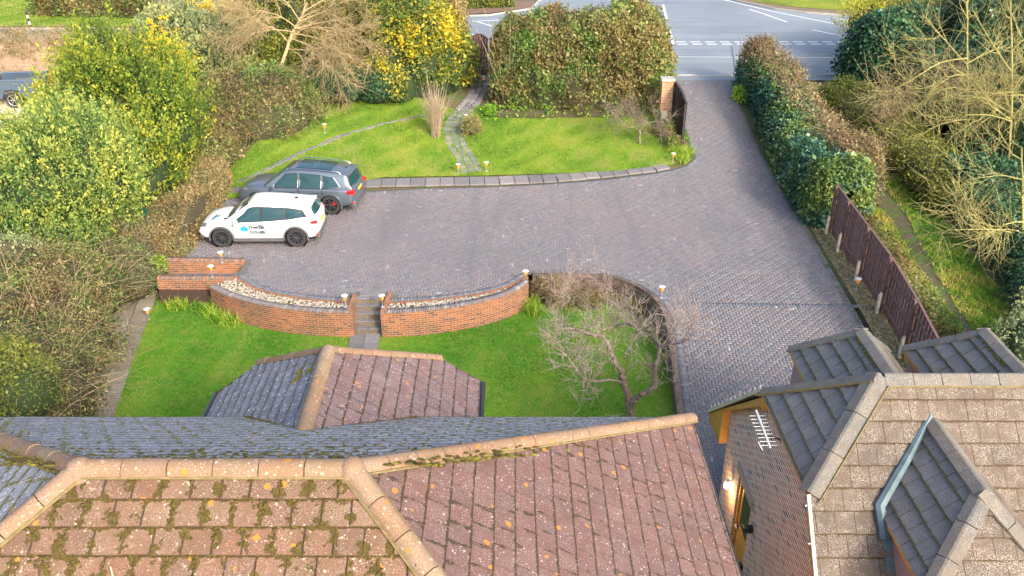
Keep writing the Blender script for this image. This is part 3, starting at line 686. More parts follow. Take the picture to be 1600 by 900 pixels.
u = wallq(mb, pw[0], pw[1], LOW-.1, 3.4, u); u = wallq(mb, pw[1], pw[2], LOW-.1, 3.6, u); u = wallq(mb, pw[2], pw[3], LOW-.1, 3.8, u)
mb.build('porch_wall', MT['brick_house'], house)
for sg, a, b_ in ((-1, B1, C1), (1, B2, C2)): mb = MB(); mb.tube([a+Vector((sg*.03, .02, -.05)), b_+Vector((sg*.03, 0, -.05))], .055, 8); mb.build('porch_gutter', MT['black'], house, smooth=True)
for a, b_ in ((A1, B1), (A2, B2)): mb = MB(); mb.beam(a+Vector((0, .02, -.1)), b_+Vector((0, .02, -.1)), .03, .16); mb.build('porch_bargeboard', MT['wood_dk'], house)
# moss cushions
def cushions(name, spots, parent, m, rnd=.3):
    import bmesh
    bm = bmesh.new(); bmesh.ops.create_icosphere(bm, subdivisions=2, radius=1); bv = np.array([v.co[:] for v in bm.verts]); bf = np.array([[v.index for v in f.verts] for f in bm.faces]); bm.free()
    V = []; F = []; R = []; k = 0
    for (p, n, sx, sy, h, ang, r) in spots:
        n = Vector(n).normalized(); q = n.to_track_quat('Z', 'Y').to_matrix() @ Matrix.Rotation(ang, 3, 'Z')
        v = bv*(1+.22*RS.randn(len(bv), 1)*.6); v = v*np.array([sx, sy, h]); v = v @ np.array(q).T + np.array(p)
        V.append(v); F.append(bf+k); k += len(bv); R.append(np.full(len(bv), r))
    return np_mesh(name, np.vstack(V), np.vstack(F), m, parent, np.concatenate(R), smooth=True)
spots = []
def slope_frame(poly, down):
    p0 = Vector(poly[0]); n = (Vector(poly[1])-p0).cross(Vector(poly[2])-p0).normalized(); n = -n if n.z < 0 else n
    dn = Vector(down); dn = (dn-n*dn.dot(n)).normalized(); return p0, n, dn, dn.cross(n).normalized()
p0, n, dn, rt = slope_frame([RL, RR, NR], (0, -1, -.7))
rng = random.Random(5)
for row in range(0, 10):
    for col in range(-26, 36):
        x = col*.295+(.1475 if row % 2 else 0)
        if rng.random() < (.6 if x < 2.0 else .3):
            v = row*.275; big = rng.uniform(.4, 1.)**1.3; L_ = .24*rng.uniform(.3, 1.)
            for j in range(int(6+16*big*L_/.24)):
                tt = rng.random(); wd_ = .012+.035*big*(.5+.5*math.sin(tt*5+col)); vv = v+.03+tt*L_; uu = x+rng.gauss(0, wd_)
                p = p0+rt*(-uu if rt.x < 0 else uu)+dn*vv
                if not (RL.x-(RL.y-p.y)*.98+.12 < p.x < RR.x+(RR.y-p.y)-.12): continue
                spots.append((p+n*(.03*vv/.275%.03+.012), n, rng.uniform(.010, .024), rng.uniform(.010, .026), rng.uniform(.006, .014), rng.uniform(0, 3), rng.random()*.6))
    for j in range(230):
        uu = rng.uniform(-4, 7); p = p0+rt*(-uu if rt.x < 0 else uu)+dn*(row*.275+.275+abs(rng.gauss(0, .012))+.012)
        if RL.x-(RL.y-p.y)*.98+.12 < p.x < RR.x+(RR.y-p.y)-.12 and math.sin(uu*3+row*2)+rng.gauss(0, .5) > -.2: spots.append((p+n*.014, n, rng.uniform(.012, .03), rng.uniform(.008, .016), .010, rng.uniform(-.2, .2), rng.random()*.8))
p0, n, dn, rt = slope_frame([RL, RR, FR], (0, 1, -.6))
for i in range(1500):                                           # far slope, thickest by the ridge
    vv = abs(rng.gauss(0, .8))+.12; uu = rng.uniform(-4.5, 6); p = p0+rt*(uu if rt.x > 0 else -uu)+dn*vv
    if abs(p.x+3) < 2.2+vv: spots.append((p+n*.03, n, rng.uniform(.015, .05), rng.uniform(.015, .03), .014, 0, .2+.8*rng.random()))
p0, n, dn, rt = slope_frame([RL, FL, NL], (-1, 0, -.6))
for i in range(900):
    row = rng.randint(0, 12); vv = row*.285+.27+rng.uniform(-.01, .02); uu = rng.uniform(-5, 5); p = p0+rt*uu+dn*vv
    if abs(uu) < .98*vv: spots.append((p+n*.03, n, rng.uniform(.012, .04), rng.uniform(.012, .03), .014, rng.uniform(-.2, .2), .4+.6*rng.random()))
p0, n, dn, rt = slope_frame([RR, FR, NR], (1, 0, -.7))
for i in range(700):
    row = rng.randint(0, 16); vv = row*.285+.28+rng.uniform(-.01, .02); uu = rng.uniform(-6, 6); p = p0+rt*uu+dn*vv
    if abs(uu) < 1.1*vv*.9 and p.y < 12.3: spots.append((p+n*.02, n, rng.uniform(.008, .022), rng.uniform(.008, .022), .010, rng.uniform(-.2, .2), .4*rng.random()))
for a, b_, cnt in ((RL, FL, 320), (RL, NL, 220)):
    for i in range(cnt):
        t = rng.random()**1.5*.7; p = a.lerp(b_, t); s_ = (b_-a).cross(Vector((0, 0, 1))).normalized()*.13*(1 if a.lerp(b_, .1).y > a.y else -1)
        spots.append((p-s_*1.0+Vector((0, 0, .0)), (0, 0, 1), rng.uniform(.015, .04), rng.uniform(.012, .03), .016, rng.random()*3, .5+.5*rng.random()))
for i in range(60):
    p = PR0.lerp(A1, 0)+Vector((-.1, 0, 0)); t = rng.random(); q = PR1+Vector((-.12-rng.random()*.5, -rng.random()*.4, -.1)); q.z = 5.48-.76*abs(q.x+3.1)+.03
    spots.append((q, (-.6, 0, .8), rng.uniform(.02, .05), rng.uniform(.02, .04), .02, rng.random()*3, .9))
for i in range(420):
    t = rng.random(); p = V1.lerp(PR0, t) if i < 260 else V2.lerp(PR0, t); spots.append((p+Vector((rng.uniform(-.05, .05), .08, .03)), (0, .3, 1), rng.uniform(.015, .045), rng.uniform(.015, .03), .02, rng.random()*3, .3*rng.random()))
cushions('roof_moss', spots, house, MT['moss'])['kind'] = 'stuff'
q = [atY(152, 813, 6.3), atY(157, 832, 6.2), atY(143, 846, 6.1), atY(117, 858, 6.0), atY(124, 872, 5.95)]
for p in q: p.z = 7.6-.7*(7.12-p.y)+.07
mb = MB(); mb.tube(q, [.006, .009, .009, .008, .005], 5)
tag(mb.build('twig', plain('pale_twig', (.50, .42, .26), .8)), 'pale curved twig lying on the mossy red roof tiles', 'twig')

# ---- annex ----
AG = -.82
ann = thing('annex', 'brick outbuilding with brown lichened roof, grey tiled hips and small dormers', 'outbuilding', (9, 12, AG))
AX, AY, AZ = 5.85, 11.9, 5.6; XR = 15.5; XE = 4.57
V0 = Vector((AX, AY, AZ)); nc = Vector((XE, AY-1.28, AZ-1.35)); fc = Vector((XE, AY+1.6, AZ-1.36)); VR = Vector((XR, AY, AZ))
tn = 1.35/1.28; tf = .85
nb = Vector((XE, nc.y-2.7, nc.z-2.7*tn)); fb = Vector((XE, 16.9, AZ-1.36-(16.9-fc.y)*tf))
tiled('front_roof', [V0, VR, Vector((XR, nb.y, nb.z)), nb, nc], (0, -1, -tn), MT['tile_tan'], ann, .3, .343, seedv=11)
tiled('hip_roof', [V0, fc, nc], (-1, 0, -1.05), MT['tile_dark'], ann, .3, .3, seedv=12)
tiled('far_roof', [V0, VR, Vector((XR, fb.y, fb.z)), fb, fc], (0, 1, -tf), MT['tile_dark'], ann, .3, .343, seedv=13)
mb = MB(); halfround(mb, V0+Vector((.1, 0, .06)), VR+Vector((0, 0, .06)), vshape=.17, flatk=.75, L=.45); halfround(mb, V0+Vector((0, 0, .07)), nc+Vector((0, 0, .07)), vshape=.19, flatk=.5, L=.75); halfround(mb, V0+Vector((0, 0, .07)), fc+Vector((0, 0, .07)), vshape=.15, flatk=.5, L=.6)
mb.build('ridge_tiles', MT['cap_grey'], ann)
mb = MB(); s_ = .165
mb.tube([V0+Vector((.16, -s_, -.08)), VR+Vector((0, -s_, -.08))], .02, 5); d = (nc-V0).normalized(); sd_ = d.cross(Vector((0, 0, 1))).normalized()
for sg in (1,): mb.tube([V0+sd_*.19*-sg+Vector((.0, -.05, -.06)), nc+sd_*.19*-sg+Vector((.0, 0, -.03))], .014, 5)
d = (fc-V0).normalized(); sd_ = d.cross(Vector((0, 0, 1))).normalized()
mb.tube([V0+sd_*.15+Vector((0, 0, -.03)), fc+sd_*.15+Vector((0, 0, -.02))], .022, 5); mb.tube([V0-sd_*.15+Vector((0, 0, -.03)), fc-sd_*.15+Vector((0, 0, -.02))], .022, 5)
mb.build('ridge_mortar', MT['mortar'], ann)
# gable wall (facing -X) with door opening
WX = 4.78; wy0, wy1 = 8.3, 15.85; D0, D1, DT = 13.62, 14.66, 1.42
def ztop(y): return min(AZ-1.42, AZ-1.42-(nc.y-y)*tn if y < nc.y else 99, AZ-1.42-(y-fc.y)*tf if y > fc.y else 99)
mb = MB(); ys_ = [wy0, 9.5, nc.y, 12, fc.y, D0, D1, wy1]
for a, b_ in zip(ys_[:-1], ys_[1:]):
    z0 = DT if (a, b_) == (D0, D1) else AG-.1
    mb.add([(WX, b_, z0), (WX, a, z0), (WX, a, ztop(a)), (WX, b_, ztop(b_))], [(0, 1, 2, 3)], [[(b_, z0), (a, z0), (a, ztop(a)), (b_, ztop(b_))]])
rev = .16
mb.add([(WX, D0, AG), (WX+rev, D0, AG), (WX+rev, D0, DT), (WX, D0, DT)], [(0, 1, 2, 3)], [[(0, 0), (rev, 0), (rev, 2), (0, 2)]])
mb.add([(WX, D1, AG), (WX+rev, D1, AG), (WX+rev, D1, DT), (WX, D1, DT)], [(3, 2, 1, 0)], [[(0, 0), (rev, 0), (rev, 2), (0, 2)]])
mb.add([(WX, D0, DT), (WX+rev, D0, DT), (WX+rev, D1, DT), (WX, D1, DT)], [(0, 1, 2, 3)], [[(0, 0), (rev, 0), (rev, 1), (0, 1)]])
u = 0
u = wallq(mb, (WX, wy1), (15, wy1), AG-.1, 0, 0, zt=(ztop(wy1)-.02, ztop(wy1)-.02)); wallq(mb, (15, wy0), (WX, wy0), AG-.1, 1., 0, zt=(ztop(wy0), ztop(wy0)))
mb.build('wall', MT['brick_annex'], ann)
mb = MB(); mb.box(WX-.02+.0, (D0+D1)/2, DT+.11, .06, D1-D0+.2, .2); mb.build('door_lintel', MT['brick_house'], ann)
dr_ = MB(); X_ = WX+.08
for y in (D0+.05, D1-.05): dr_.box(X_, y, (AG+DT)/2, .09, .1, DT-AG)
dr_.box(X_, (D0+D1)/2, DT-.05, .09, D1-D0-.2, .1); door_frame = dr_.build('door_frame', MT['wood_or'], ann)
dl = MB(); X_ = WX+.1
dl.box(X_, (D0+D1)/2, AG+.5, .05, D1-D0-.22, .98); dl.box(X_, D0+.17, .66, .05, .12, 1.32); dl.box(X_, D1-.17, .66, .05, .12, 1.32)
door = dl.build('door', MT['wood_or'], ann)
g_ = MB(); g_.box(X_+.0, (D0+D1)/2, .68, .02, D1-D0-.46, 1.16); g_.build('door_glass', MT['glassw'], door)
h_ = MB(); h_.tube([(X_-.05, D1-.2, .15), (X_-.09, D1-.2, .15), (X_-.09, D1-.32, .15)], .015, 6); h_.build('handle', MT['white'], door)
# timber boarding under the verges
def yzpoly(mb, pts, x, t): mb.prism([(x, y, z) for y, z in pts], (t, 0, 0))
mb = MB()
yzpoly(mb, [(fc.y-.15, fc.z-.02), (fb.y, fb.z-.02), (fb.y, fb.z-.2), (15.8, .95), (15.75, 1.35), (fb.y-1.0, fb.z+.85-.5), (fc.y-.15, fc.z-.35)][:3]+[(15.85, fb.z-.1), (15.85, ztop(15.85)-.05), (fc.y, fc.z-.33), (fc.y-.15, fc.z-.33)], XE+.03, WX-XE-.035)
mb.build('gable_box', MT['wood_or'], ann)
mb = MB()
mb.beam(nc+Vector((.05, 0, -.1)), nb+Vector((.05, 0, -.1)), .035, .14, up=(1, 0, 0)); mb.beam(nc+Vector((.05, 0, -.07)), fc+Vector((.05, 0, -.07)), .035, .13)
mb.build('bargeboard', MT['wood_or'], ann)
for a, b_ in ((nc, nb), (fc, fb)): mb = MB(); mb.beam(a+Vector((0, 0, .025)), b_+Vector((0, 0, .025)), .07, .05, up=(1, 0, 0)); mb.build('verge_strip', MT['cream'], ann)
for k in range(12):
    p = fc.lerp(fb, (k+.3)/12.); mb = MB(); mb.tube([p+Vector((0, 0, .04)), p+Vector((0, 0, .14))], .012, 5); mb.build('verge_clip', MT['white'], ann)
for k in range(7):
    p = nc.lerp(nb, (k+.3)/7.); mb = MB(); mb.tube([p+Vector((0, 0, 0.03)), p+Vector((-.06, 0, .03))], .012, 5); mb.build('verge_clip', MT['white'], ann)
# dormers
def dormer(X, zr, Yi, Ye, sgn, cheek, lead=False):
    d_ = 1.0; t_ = 1.0; a = Vector((X, Yi, zr)); b_ = Vector((X, Ye, zr)); e1 = Vector((X-d_, Ye+sgn*d_, zr-t_)); e2 = Vector((X+d_, Ye+sgn*d_, zr-t_))
    slope = tf if sgn > 0 else tn; yb = AY+sgn*(AZ-(zr-t_))/slope; i1 = Vector((X-d_, yb-sgn*.05, zr-t_)); i2 = Vector((X+d_, yb-sgn*.05, zr-t_))
    yt = AY+sgn*(AZ-zr)/slope; a.y = yt-sgn*.05
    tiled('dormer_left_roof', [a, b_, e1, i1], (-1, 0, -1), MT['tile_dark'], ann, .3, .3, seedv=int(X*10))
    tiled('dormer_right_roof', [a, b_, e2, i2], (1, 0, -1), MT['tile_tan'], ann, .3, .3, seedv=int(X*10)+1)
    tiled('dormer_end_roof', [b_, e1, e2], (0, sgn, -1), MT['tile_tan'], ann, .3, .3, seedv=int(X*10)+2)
    mb = MB(); up = Vector((0, 0, .06)); halfround(mb, a+up, b_+up, vshape=.15, flatk=.6, L=.5); halfround(mb, b_+up, e1+up, vshape=.15, flatk=.4, L=.5); halfround(mb, b_+up, e2+up, vshape=.15, flatk=.4, L=.5)
    mb.build('dormer_ridge_tiles', MT['cap_grey'], ann)
    mb = MB(); bz = zr-t_-1.3; w_ = d_-.12; ye = Ye+sgn*(d_-.12)
    for sx in (-1, 1):
        mb.add([(X+sx*w_, yb-sgn*.3, zr-t_), (X+sx*w_, ye, zr-t_), (X+sx*w_, ye, bz), (X+sx*w_, yb-sgn*.3, bz)], [(0, 1, 2, 3)], [[(0, 0)]*4])
    mb.add([(X-w_, ye, zr-t_), (X+w_, ye, zr-t_), (X+w_, ye, bz), (X-w_, ye, bz)], [(0, 1, 2, 3)], [[(0, 0)]*4]); mb.build('dormer_cheek', MT['hung'], ann)
    mb = MB(); mb.beam(e1+Vector((.03, 0, -.05)), i1+Vector((.03, 0, -.05)), .03, .1); mb.beam(e1+Vector((0, 0, -.05)), e2+Vector((0, 0, -.05)), .03, .1); mb.build('dormer_fascia', MT['wood_or'], ann)
    if lead:
        mb = MB(); q0 = a+Vector((0, -.0, .05)); q1 = i1+Vector((-.02, sgn*.06, .07)); nrm = Vector((0, 1, 1)).normalized()
        mb.tube([q0+Vector((-.03, 0, .0)), q0.lerp(q1, .5), q1, q1+Vector((.02, sgn*.35, -.33))], [.05, .085, .10, .10], 8)
        mb.build('lead_valley', MT['lead'], ann, smooth=True)
        mb = MB(); mb.add([i1+Vector((-.05, -.1, -.06)), i1+Vector((.12, -.1, -.06)), i1+Vector((.12, -1.3, -1.33)), i1+Vector((-.03, -1.3, -1.33))], [(3, 2, 1, 0)]); 
        mb.prism([i1+Vector((-.02, -.1, -.02)), i1+Vector((.14, -.1, -.02)), i1+Vector((.14, -1.6, -1.02*1.6+.02)), i1+Vector((-.0, -1.6, -1.02*1.6+.02))], (0, 0, .02)); mb.build('lead_flashing', MT['lead'], ann)
dormer(6.66, 5.1, 11.4, 9.72, -1, True, True)
dormer(6.69, 4.9, 12.7, 14.56, 1, True)
dormer(9.03, 4.9, 12.7, 14.56, 1, True)
# moss lines on the annex tiles
spots = []
for X in (6.69, 9.03):
    for i in range(60):
        k = rng.randint(1, 3); x = X-k*.212-.0; y = 13.2+rng.random()*1.6
        spots.append(((x, y, 4.9-(X-x)+.03), (-1, 0, 1), .015, rng.uniform(.02, .06), .012, 0, rng.random()))
for i in range(50):
    t = rng.random(); p = Vector((6.69 if i % 2 else 9.03, 13.4+t*1.1, 4.9)); spots.append((p+Vector((-.14, 0, -.08)), (-1, 0, 1), .02, .05, .015, 0, .9))
cushions('roof_moss', spots, ann, MT['moss'])['kind'] = 'stuff'
# television aerial on the gable
ta = thing('tv_aerial', 'white television aerial with many cross rods fixed beside the grey hip roof', 'aerial', (4.35, 12.4, 4.1))
mb = MB(); mb.tube([(4.35, 11.95, 4.15), (4.35, 12.95, 4.2)], .018, 6); mb.build('boom', MT['white'], ta)
mb = MB()
for k in range(9): y = 12.0+k*.105; mb.tube([(4.35-.14, y, 4.16), (4.35+.14, y, 4.16)], .005, 5)
for k in range(3): mb.tube([(4.35-.17, 12.0+k*.05, 4.16), (4.35-.1, 12.0+k*.05, 4.05)], .006, 4)
mb.build('rods', MT['white'], ta)
mb = MB(); mb.tube([(4.35, 12.3, 4.15), (WX, 12.3, 4.0)], .015, 6); mb.build('bracket', MT['black'], ta)
# wall lamp, lit
MT['amber'], nt, b = newmat('amber_glass'); b.inputs['Base Color'].default_value = (.62, .22, .035, 1); b.inputs['Roughness'].default_value = .3
b.inputs['Emission Color'].default_value = (1, .40, .08, 1); b.inputs['Emission Strength'].default_value = .10
wl = thing('wall_lamp', 'small lit round lamp on the brick wall left of the door', 'lamp', (WX-.1, 15.05, .74))
mb = MB(); mb.lathe([(.02, 0), (.05, .02), (.05, .06), (.02, .08)], (WX-.11, 15.05, .82), 12); mb.beam((WX-.11, 15.05, .86), (WX, 15.05, .86), .03, .03); mb.build('lamp_cap', MT['white'], wl)
m_, nt, b = newmat('lit_glass'); b.inputs['Emission Color'].default_value = (1, .72, .4, 1); b.inputs['Emission Strength'].default_value = 9.; MT['lit'] = m_
mb = MB(); mb.lathe([(.01, -.09), (.05, -.07), (.065, 0), (.05, .06), (.01, .075)], (WX-.11, 15.05, .74), 14); mb.build('globe', m_, wl, smooth=True)
pl = bpy.data.lights.new('wall_lamp_light', 'POINT'); pl.energy = 9; pl.color = (1, .5, .15); pl.shadow_soft_size = .06; po_ = bpy.data.objects.new('wall_lamp_light', pl); COL.objects.link(po_); po_.location = (WX-.2, 15.02, .6)
for i, (y, z) in enumerate(((13.35, 1.05), (13.6, -.2))):
    mb = MB(); mb.box(WX-.05, y, z, .1, .1, .14); mb.box(WX-.13, y, z-.03, .1, .05, .05); tag(mb.build('wall_box', MT['black']), ['small black floodlight box on the brick wall right of the door', 'small black box low on the brick wall below the door'][i], 'wall box')
# ================= GARDEN WALLS, STEPS, LAMPS, FENCE, GATES =================
MT['cope'] = MT['edgeb'].copy(); MT['cope'].name = 'coping_bricks'
cr = [n for n in MT['cope'].node_tree.nodes if n.type == 'VALTORGB'][0].color_ramp
for e, c3 in zip(cr.elements, [(.10, .10, .12), (.14, .13, .15), (.17, .15, .15), (.16, .11, .09), (.19, .17, .18), (.21, .20, .20), (.30, .28, .26)]): e.color = (*c3, 1)
MT['cope_or'] = MT['edgeb'].copy(); MT['cope_or'].name = 'orange_coping_bricks'
cr = [n for n in MT['cope_or'].node_tree.nodes if n.type == 'VALTORGB'][0].color_ramp
for e, c3 in zip(cr.elements, [(.17, .08, .05), (.26, .11, .06), (.14, .10, .08), (.30, .14, .07), (.22, .13, .08), (.12, .10, .09), (.32, .20, .12)]): e.color = (*c3, 1)

def curved_wall(mb, line, th, z0, z1, inward):
    """line: 2D points of the outer face; inward = +1/-1 side of the thickness"""
    q = [Vector(p) for p in line]; inn = []
    for i in range(len(q)):
        t = (q[min(i+1, len(q)-1)]-q[max(i-1, 0)]).normalized(); inn.append(q[i]+Vector((-t.y, t.x))*th*inward)
    u = 0
    for i in range(len(q)-1):
        a, b_ = q[i], q[i+1]; L = (b_-a).length
        mb.add([(*a, z0), (*b_, z0), (*b_, z1), (*a, z1)], [(0, 1, 2, 3)], [[(u, z0), (u+L, z0), (u+L, z1), (u, z1)]])
        c_, d = inn[i], inn[i+1]
        mb.add([(*c_, z0), (*d, z0), (*d, z1), (*c_, z1)], [(3, 2, 1, 0)], [[(u, z1), (u+L, z1), (u+L, z0), (u, z0)]])
        mb.add([(*a, z1), (*b_, z1), (*d, z1), (*c_, z1)], [(0, 1, 2, 3)], [[(u, 0), (u+L, 0), (u+L, .2), (u, .2)]])
        u += L
    for k in (0, -1): a, c_ = q[k], inn[k]; mb.add([(*a, z0), (*c_, z0), (*c_, z1), (*a, z1)], [(0, 1, 2, 3)], [[(0, z0), (th, z0), (th, z1), (0, z1)]])
    return inn
def copingline(line, o): return [tuple(p) for p in line]
ZC = .06                                     # top of the retaining walls
zt = lambda px, py: tuple(P(px, py, ZC))[:2]
outL = [tuple(p) for p in smoothline([Vector(zt(*p)) for p in [(327, 446), (352, 458), (392, 470), (440, 479), (495, 484.5), (549, 486)]], 6)]
outR = [tuple(p) for p in smoothline([Vector(zt(*p)) for p in [(594, 486.5), (650, 484), (710, 477), (765, 466), (805, 452), (826, 437)]], 6)]
def retaining(name, label, outer, inner, step_end):
    c_ = outer[len(outer)//2]
    t = thing(name, label, 'garden wall', (c_[0], c_[1], LOW), 0, 'curved brick retaining walls beside the steps')
    mb = MB(); curved_wall(mb, outer, .215, LOW-.1, ZC-.07, 1)
    mb.build('brickwork', MT['brick_wall'], t)
    mb2 = MB(); curved_wall(mb2, inner, .1, LOW-.1, -.005, -1); 
    mb2.build('inner_edging', MT['brick_wall'], t)
    me = course('coping', outer, .095, MT['cope'], None, L=.235, W=.075, z=flat1(ZC), top=0); me.location = (0, 0, 0)
    # give the coping depth
    V = np.array([v.co[:] for v in me.data.vertices]).reshape(-1, 8, 3); V[:, :4, 2] = ZC-.072; V[:, :4, 2] += 0
    V -= np.array([c_[0], c_[1], LOW]); me.data.vertices.foreach_set('co', V.astype(np.float32).ravel()); me.data.update(); me.parent = t
    return t
wL = retaining('retaining_wall', 'long curved orange brick retaining wall left of the garden steps', outL, wl_w, 1)
wR = retaining('retaining_wall', 'long curved orange brick retaining wall right of the garden steps', outR, wr_w, -1)
# planting strip of pale pebbles inside each wall
def strip_fill(nm, outer, inner, label):
    poly = [p for p in outer]+[p for p in reversed(inner)]
    # soil
    o = sheet('planter_soil', [tuple(p) for p in dens(outer, .3, False)]+[tuple(p) for p in reversed(dens(inner, .3, False))], flat(-.06), .3, MT['soil'], off=0)
    import bmesh
    xs_ = np.array([p[0] for p in poly]); ys_ = np.array([p[1] for p in poly]); n = 5200
    x = RS.uniform(xs_.min(), xs_.max(), n); y = RS.uniform(ys_.min(), ys_.max(), n); k = inpoly(x, y, poly); x, y = x[k], y[k]
    k = (dist_line(x, y, outer) > .25) & (dist_line(x, y, inner) > .13) & (RS.rand(len(x)) < .8); x, y = x[k], y[k]
    sp = [((a, b_, -.03+RS.rand()*.03), (0, 0, 1), RS.uniform(.022, .05), RS.uniform(.02, .035), RS.uniform(.015, .03), RS.rand()*3, RS.rand()) for a, b_ in zip(x, y)]
    m_ = MT.get('pebble')
    if not m_:
        m_, nt, b = newmat('pale_pebbles'); nt.links.new(ramp(nt, attr(nt), [(0, (.22, .20, .16)), (.4, (.36, .31, .24)), (.75, (.46, .43, .37)), (1, (.28, .18, .11))]), b.inputs['Base Color']); b.inputs['Roughness'].default_value = .7; MT['pebble'] = m_
    o = cushions('pebbles', sp, None, m_); tag(o, label, 'pebbles', kind='stuff')
    return list(zip(x, y))
gapL = strip_fill('L', outL, wl_w, 'pale pebbles filling the strip behind the left curved wall')
gapR = strip_fill('R', outR, wr_w, 'pale pebbles filling the strip behind the right curved wall')
# steps between the walls
stp = thing('garden_steps', 'flight of worn grey slab steps between the two curved brick walls', 'steps', (*lowp(572, 522), LOW))
mb = MB(); mr = MB(); sx0, sx1 = zt(551, 480)[0], zt(594, 480)[0]; ysf = lowp(572, 521)[1]; ysb = gp(576, 462)[1]
ns = 5; run = (ysb-ysf)/ns
for k in range(ns):
    z1 = LOW+(k+1)*(-LOW)/ns; y = ysf+k*run; mb.cr = random.random()
    mr.add([(sx0, y+.03, LOW-.1), (sx1, y+.03, LOW-.1), (sx1, y+.03, z1-.05), (sx0, y+.03, z1-.05)], [(0, 1, 2, 3)], [[(0, 0), (.9, 0), (.9, .2), (0, .2)]])
    for j in range(2):
        w_ = (sx1-sx0)/2; mb.cr = random.random(); mb.bbox(sx0+w_*(j+.5), y+run/2+.0, z1-.025, w_-.012, run+.04, .05, .012)
for k in range(ns): mb.build('tread', MT['slab'], stp) if k == 0 else None
mr.build('riser', plain('mossy_riser', (.17, .14, .10), .9, var=.3, scale=9), stp)
def cheek(xa, xb, y0, y1, label):
    t = MB(); a, b_ = Vector(xa), Vector(xb)
    return None
for (a, b_, nrm) in (((549, 486), (559, 459), 1), ((594, 486.5), (606, 456), -1)):
    mb = MB(); p, q = Vector(zt(*a)), Vector(zt(*b_)); curved_wall(mb, [tuple(p), tuple(p.lerp(q, .5)), tuple(q)], .16, LOW-.1, ZC+.01, nrm); mb.build('side_wall', MT['brick_wall'], stp)
mb = MB(); a, b_ = gp(558, 461), gp(606, 461); mb.bbox((a[0]+b_[0])/2, a[1]+.1, -.0, b_[0]-a[0]-.15, .38, .07, .01); mb.build('landing_slab', MT['slab'], stp)
# two low walls with the sunken passage, left
pw = thing('passage_wall', 'low orange brick wall behind the sunken passage by the white car', 'garden wall', (-10.6, 27.6, LOW))
a, b_ = gp(258, 409), gp(382, 411); mb = MB(); curved_wall(mb, [(a[0], a[1]-.05), (b_[0], b_[1]-.05)], .22, LOW-.1, .05, 1); mb.build('brickwork', MT['brick_wall'], pw)
c1 = course('coping', [(a[0], a[1]-.05), (b_[0], b_[1]-.05)], .11, MT['cope_or'], None, L=.24, W=.075, z=flat1(.12), top=0)
def deepen(o, dz, t):
    V = np.array([v.co[:] for v in o.data.vertices]).reshape(-1, 8, 3); V[:, :4, 2] -= dz; V -= np.array(t.location); o.data.vertices.foreach_set('co', V.astype(np.float32).ravel()); o.data.update(); o.parent = t
deepen(c1, .06, pw)
pw2 = thing('passage_wall', 'low orange brick wall above the dark brown panel, in front of the passage', 'garden wall', (-10.8, 26.3, LOW))
a = zt(243, 437); b_ = zt(332, 434); a2, b2 = (a[0], b_[1]+.0), (zt(366, 433)[0], b_[1]); yf = (a[1]+b_[1])/2
mb = MB(); curved_wall(mb, [(a[0], yf), (b2[0], yf)], .24, -.36, ZC-.02, 1); mb.build('brickwork', MT['brick_wall'], pw2)
c1 = course('coping', [(a[0], yf), (b2[0], yf)], .12, MT['cope_or'], None, L=.26, W=.075, z=flat1(ZC+.04), top=0); deepen(c1, .055, pw2)
mb = MB(); x1_ = zt(329, 446)[0]; mb.box((a[0]+x1_)/2, yf+.1, -.66, x1_-a[0], .2, .56)
for k in range(9): mb.box((a[0]+x1_)/2, yf-.004, -.92+k*.063, x1_-a[0], .02, .05)
mb.build('panel', MT['wood_dk'], pw2)
mb = MB(); mb.box((a[0]+b2[0])/2-.1, yf+.75, -.42, b2[0]-a[0], 1.1, .06); o = mb.build('passage_floor', MT['slab']); o['kind'] = 'structure'
mb = MB(); mb.bbox(gp(372, 428)[0], yf+.55, -.24, .5, .9, .14, .01); mb.bbox(gp(372, 428)[0]+.35, yf+.6, -.1, .5, .8, .14, .01); tag(mb.build('passage_step', MT['slab']), 'two grey slab steps at the right end of the sunken passage', 'steps')
# low wall round the drive edge, right
mb = MB(); lw = thing('drive_edge_wall', 'low dark brick wall curving along the drive edge behind the fruit tree', 'garden wall', (4.9, 25, LOW))
q = [Vector(p) for p in lp_w]; u = 0; inn = []
for i in range(len(q)):
    t_ = (q[min(i+1, len(q)-1)]-q[max(i-1, 0)]).normalized(); inn.append(q[i]-Vector((-t_.y, t_.x))*.0)
out = [q[i]-Vector((-(q[min(i+1, len(q)-1)]-q[max(i-1, 0)]).normalized().y, (q[min(i+1, len(q)-1)]-q[max(i-1, 0)]).normalized().x))*.16 for i in range(len(q))]
for i in range(len(q)-1):
    a, b_ = out[i], out[i+1]; L = (b_-a).length; za, zb = D(a.y)+.03, D(b_.y)+.03
    mb.add([(*a, LOW-.1), (*b_, LOW-.1), (*b_, zb), (*a, za)], [(0, 1, 2, 3)], [[(u, 0), (u+L, 0), (u+L, zb-LOW), (u, za-LOW)]])
    mb.add([(*a, za), (*b_, zb), (q[i+1].x, q[i+1].y, zb), (q[i].x, q[i].y, za)], [(0, 1, 2, 3)], [[(u, 0), (u+L, 0), (u+L, .16), (u, .16)]]); u += L
mb.build('brickwork', brickmat('dark_stained_brick', (.14, .09, .07), (.19, .12, .09), (.12, .08, .07), (.06, .05, .05), .2, mortar=(.16, .14, .11), grime=.6), lw)
# stone trough in the planting
st_ = thing('stone_trough', 'long weathered stone trough in the bed below the drive edge', 'trough', tuple(P(905, 446, -.75)))
l = st_.location; mb = MB(); mb.bbox(l.x, l.y, l.z+.22, .95, .42, .5, .03); mb.build('basin', plain('trough_stone', (.30, .21, .16), .9, var=.25, scale=6), st_)
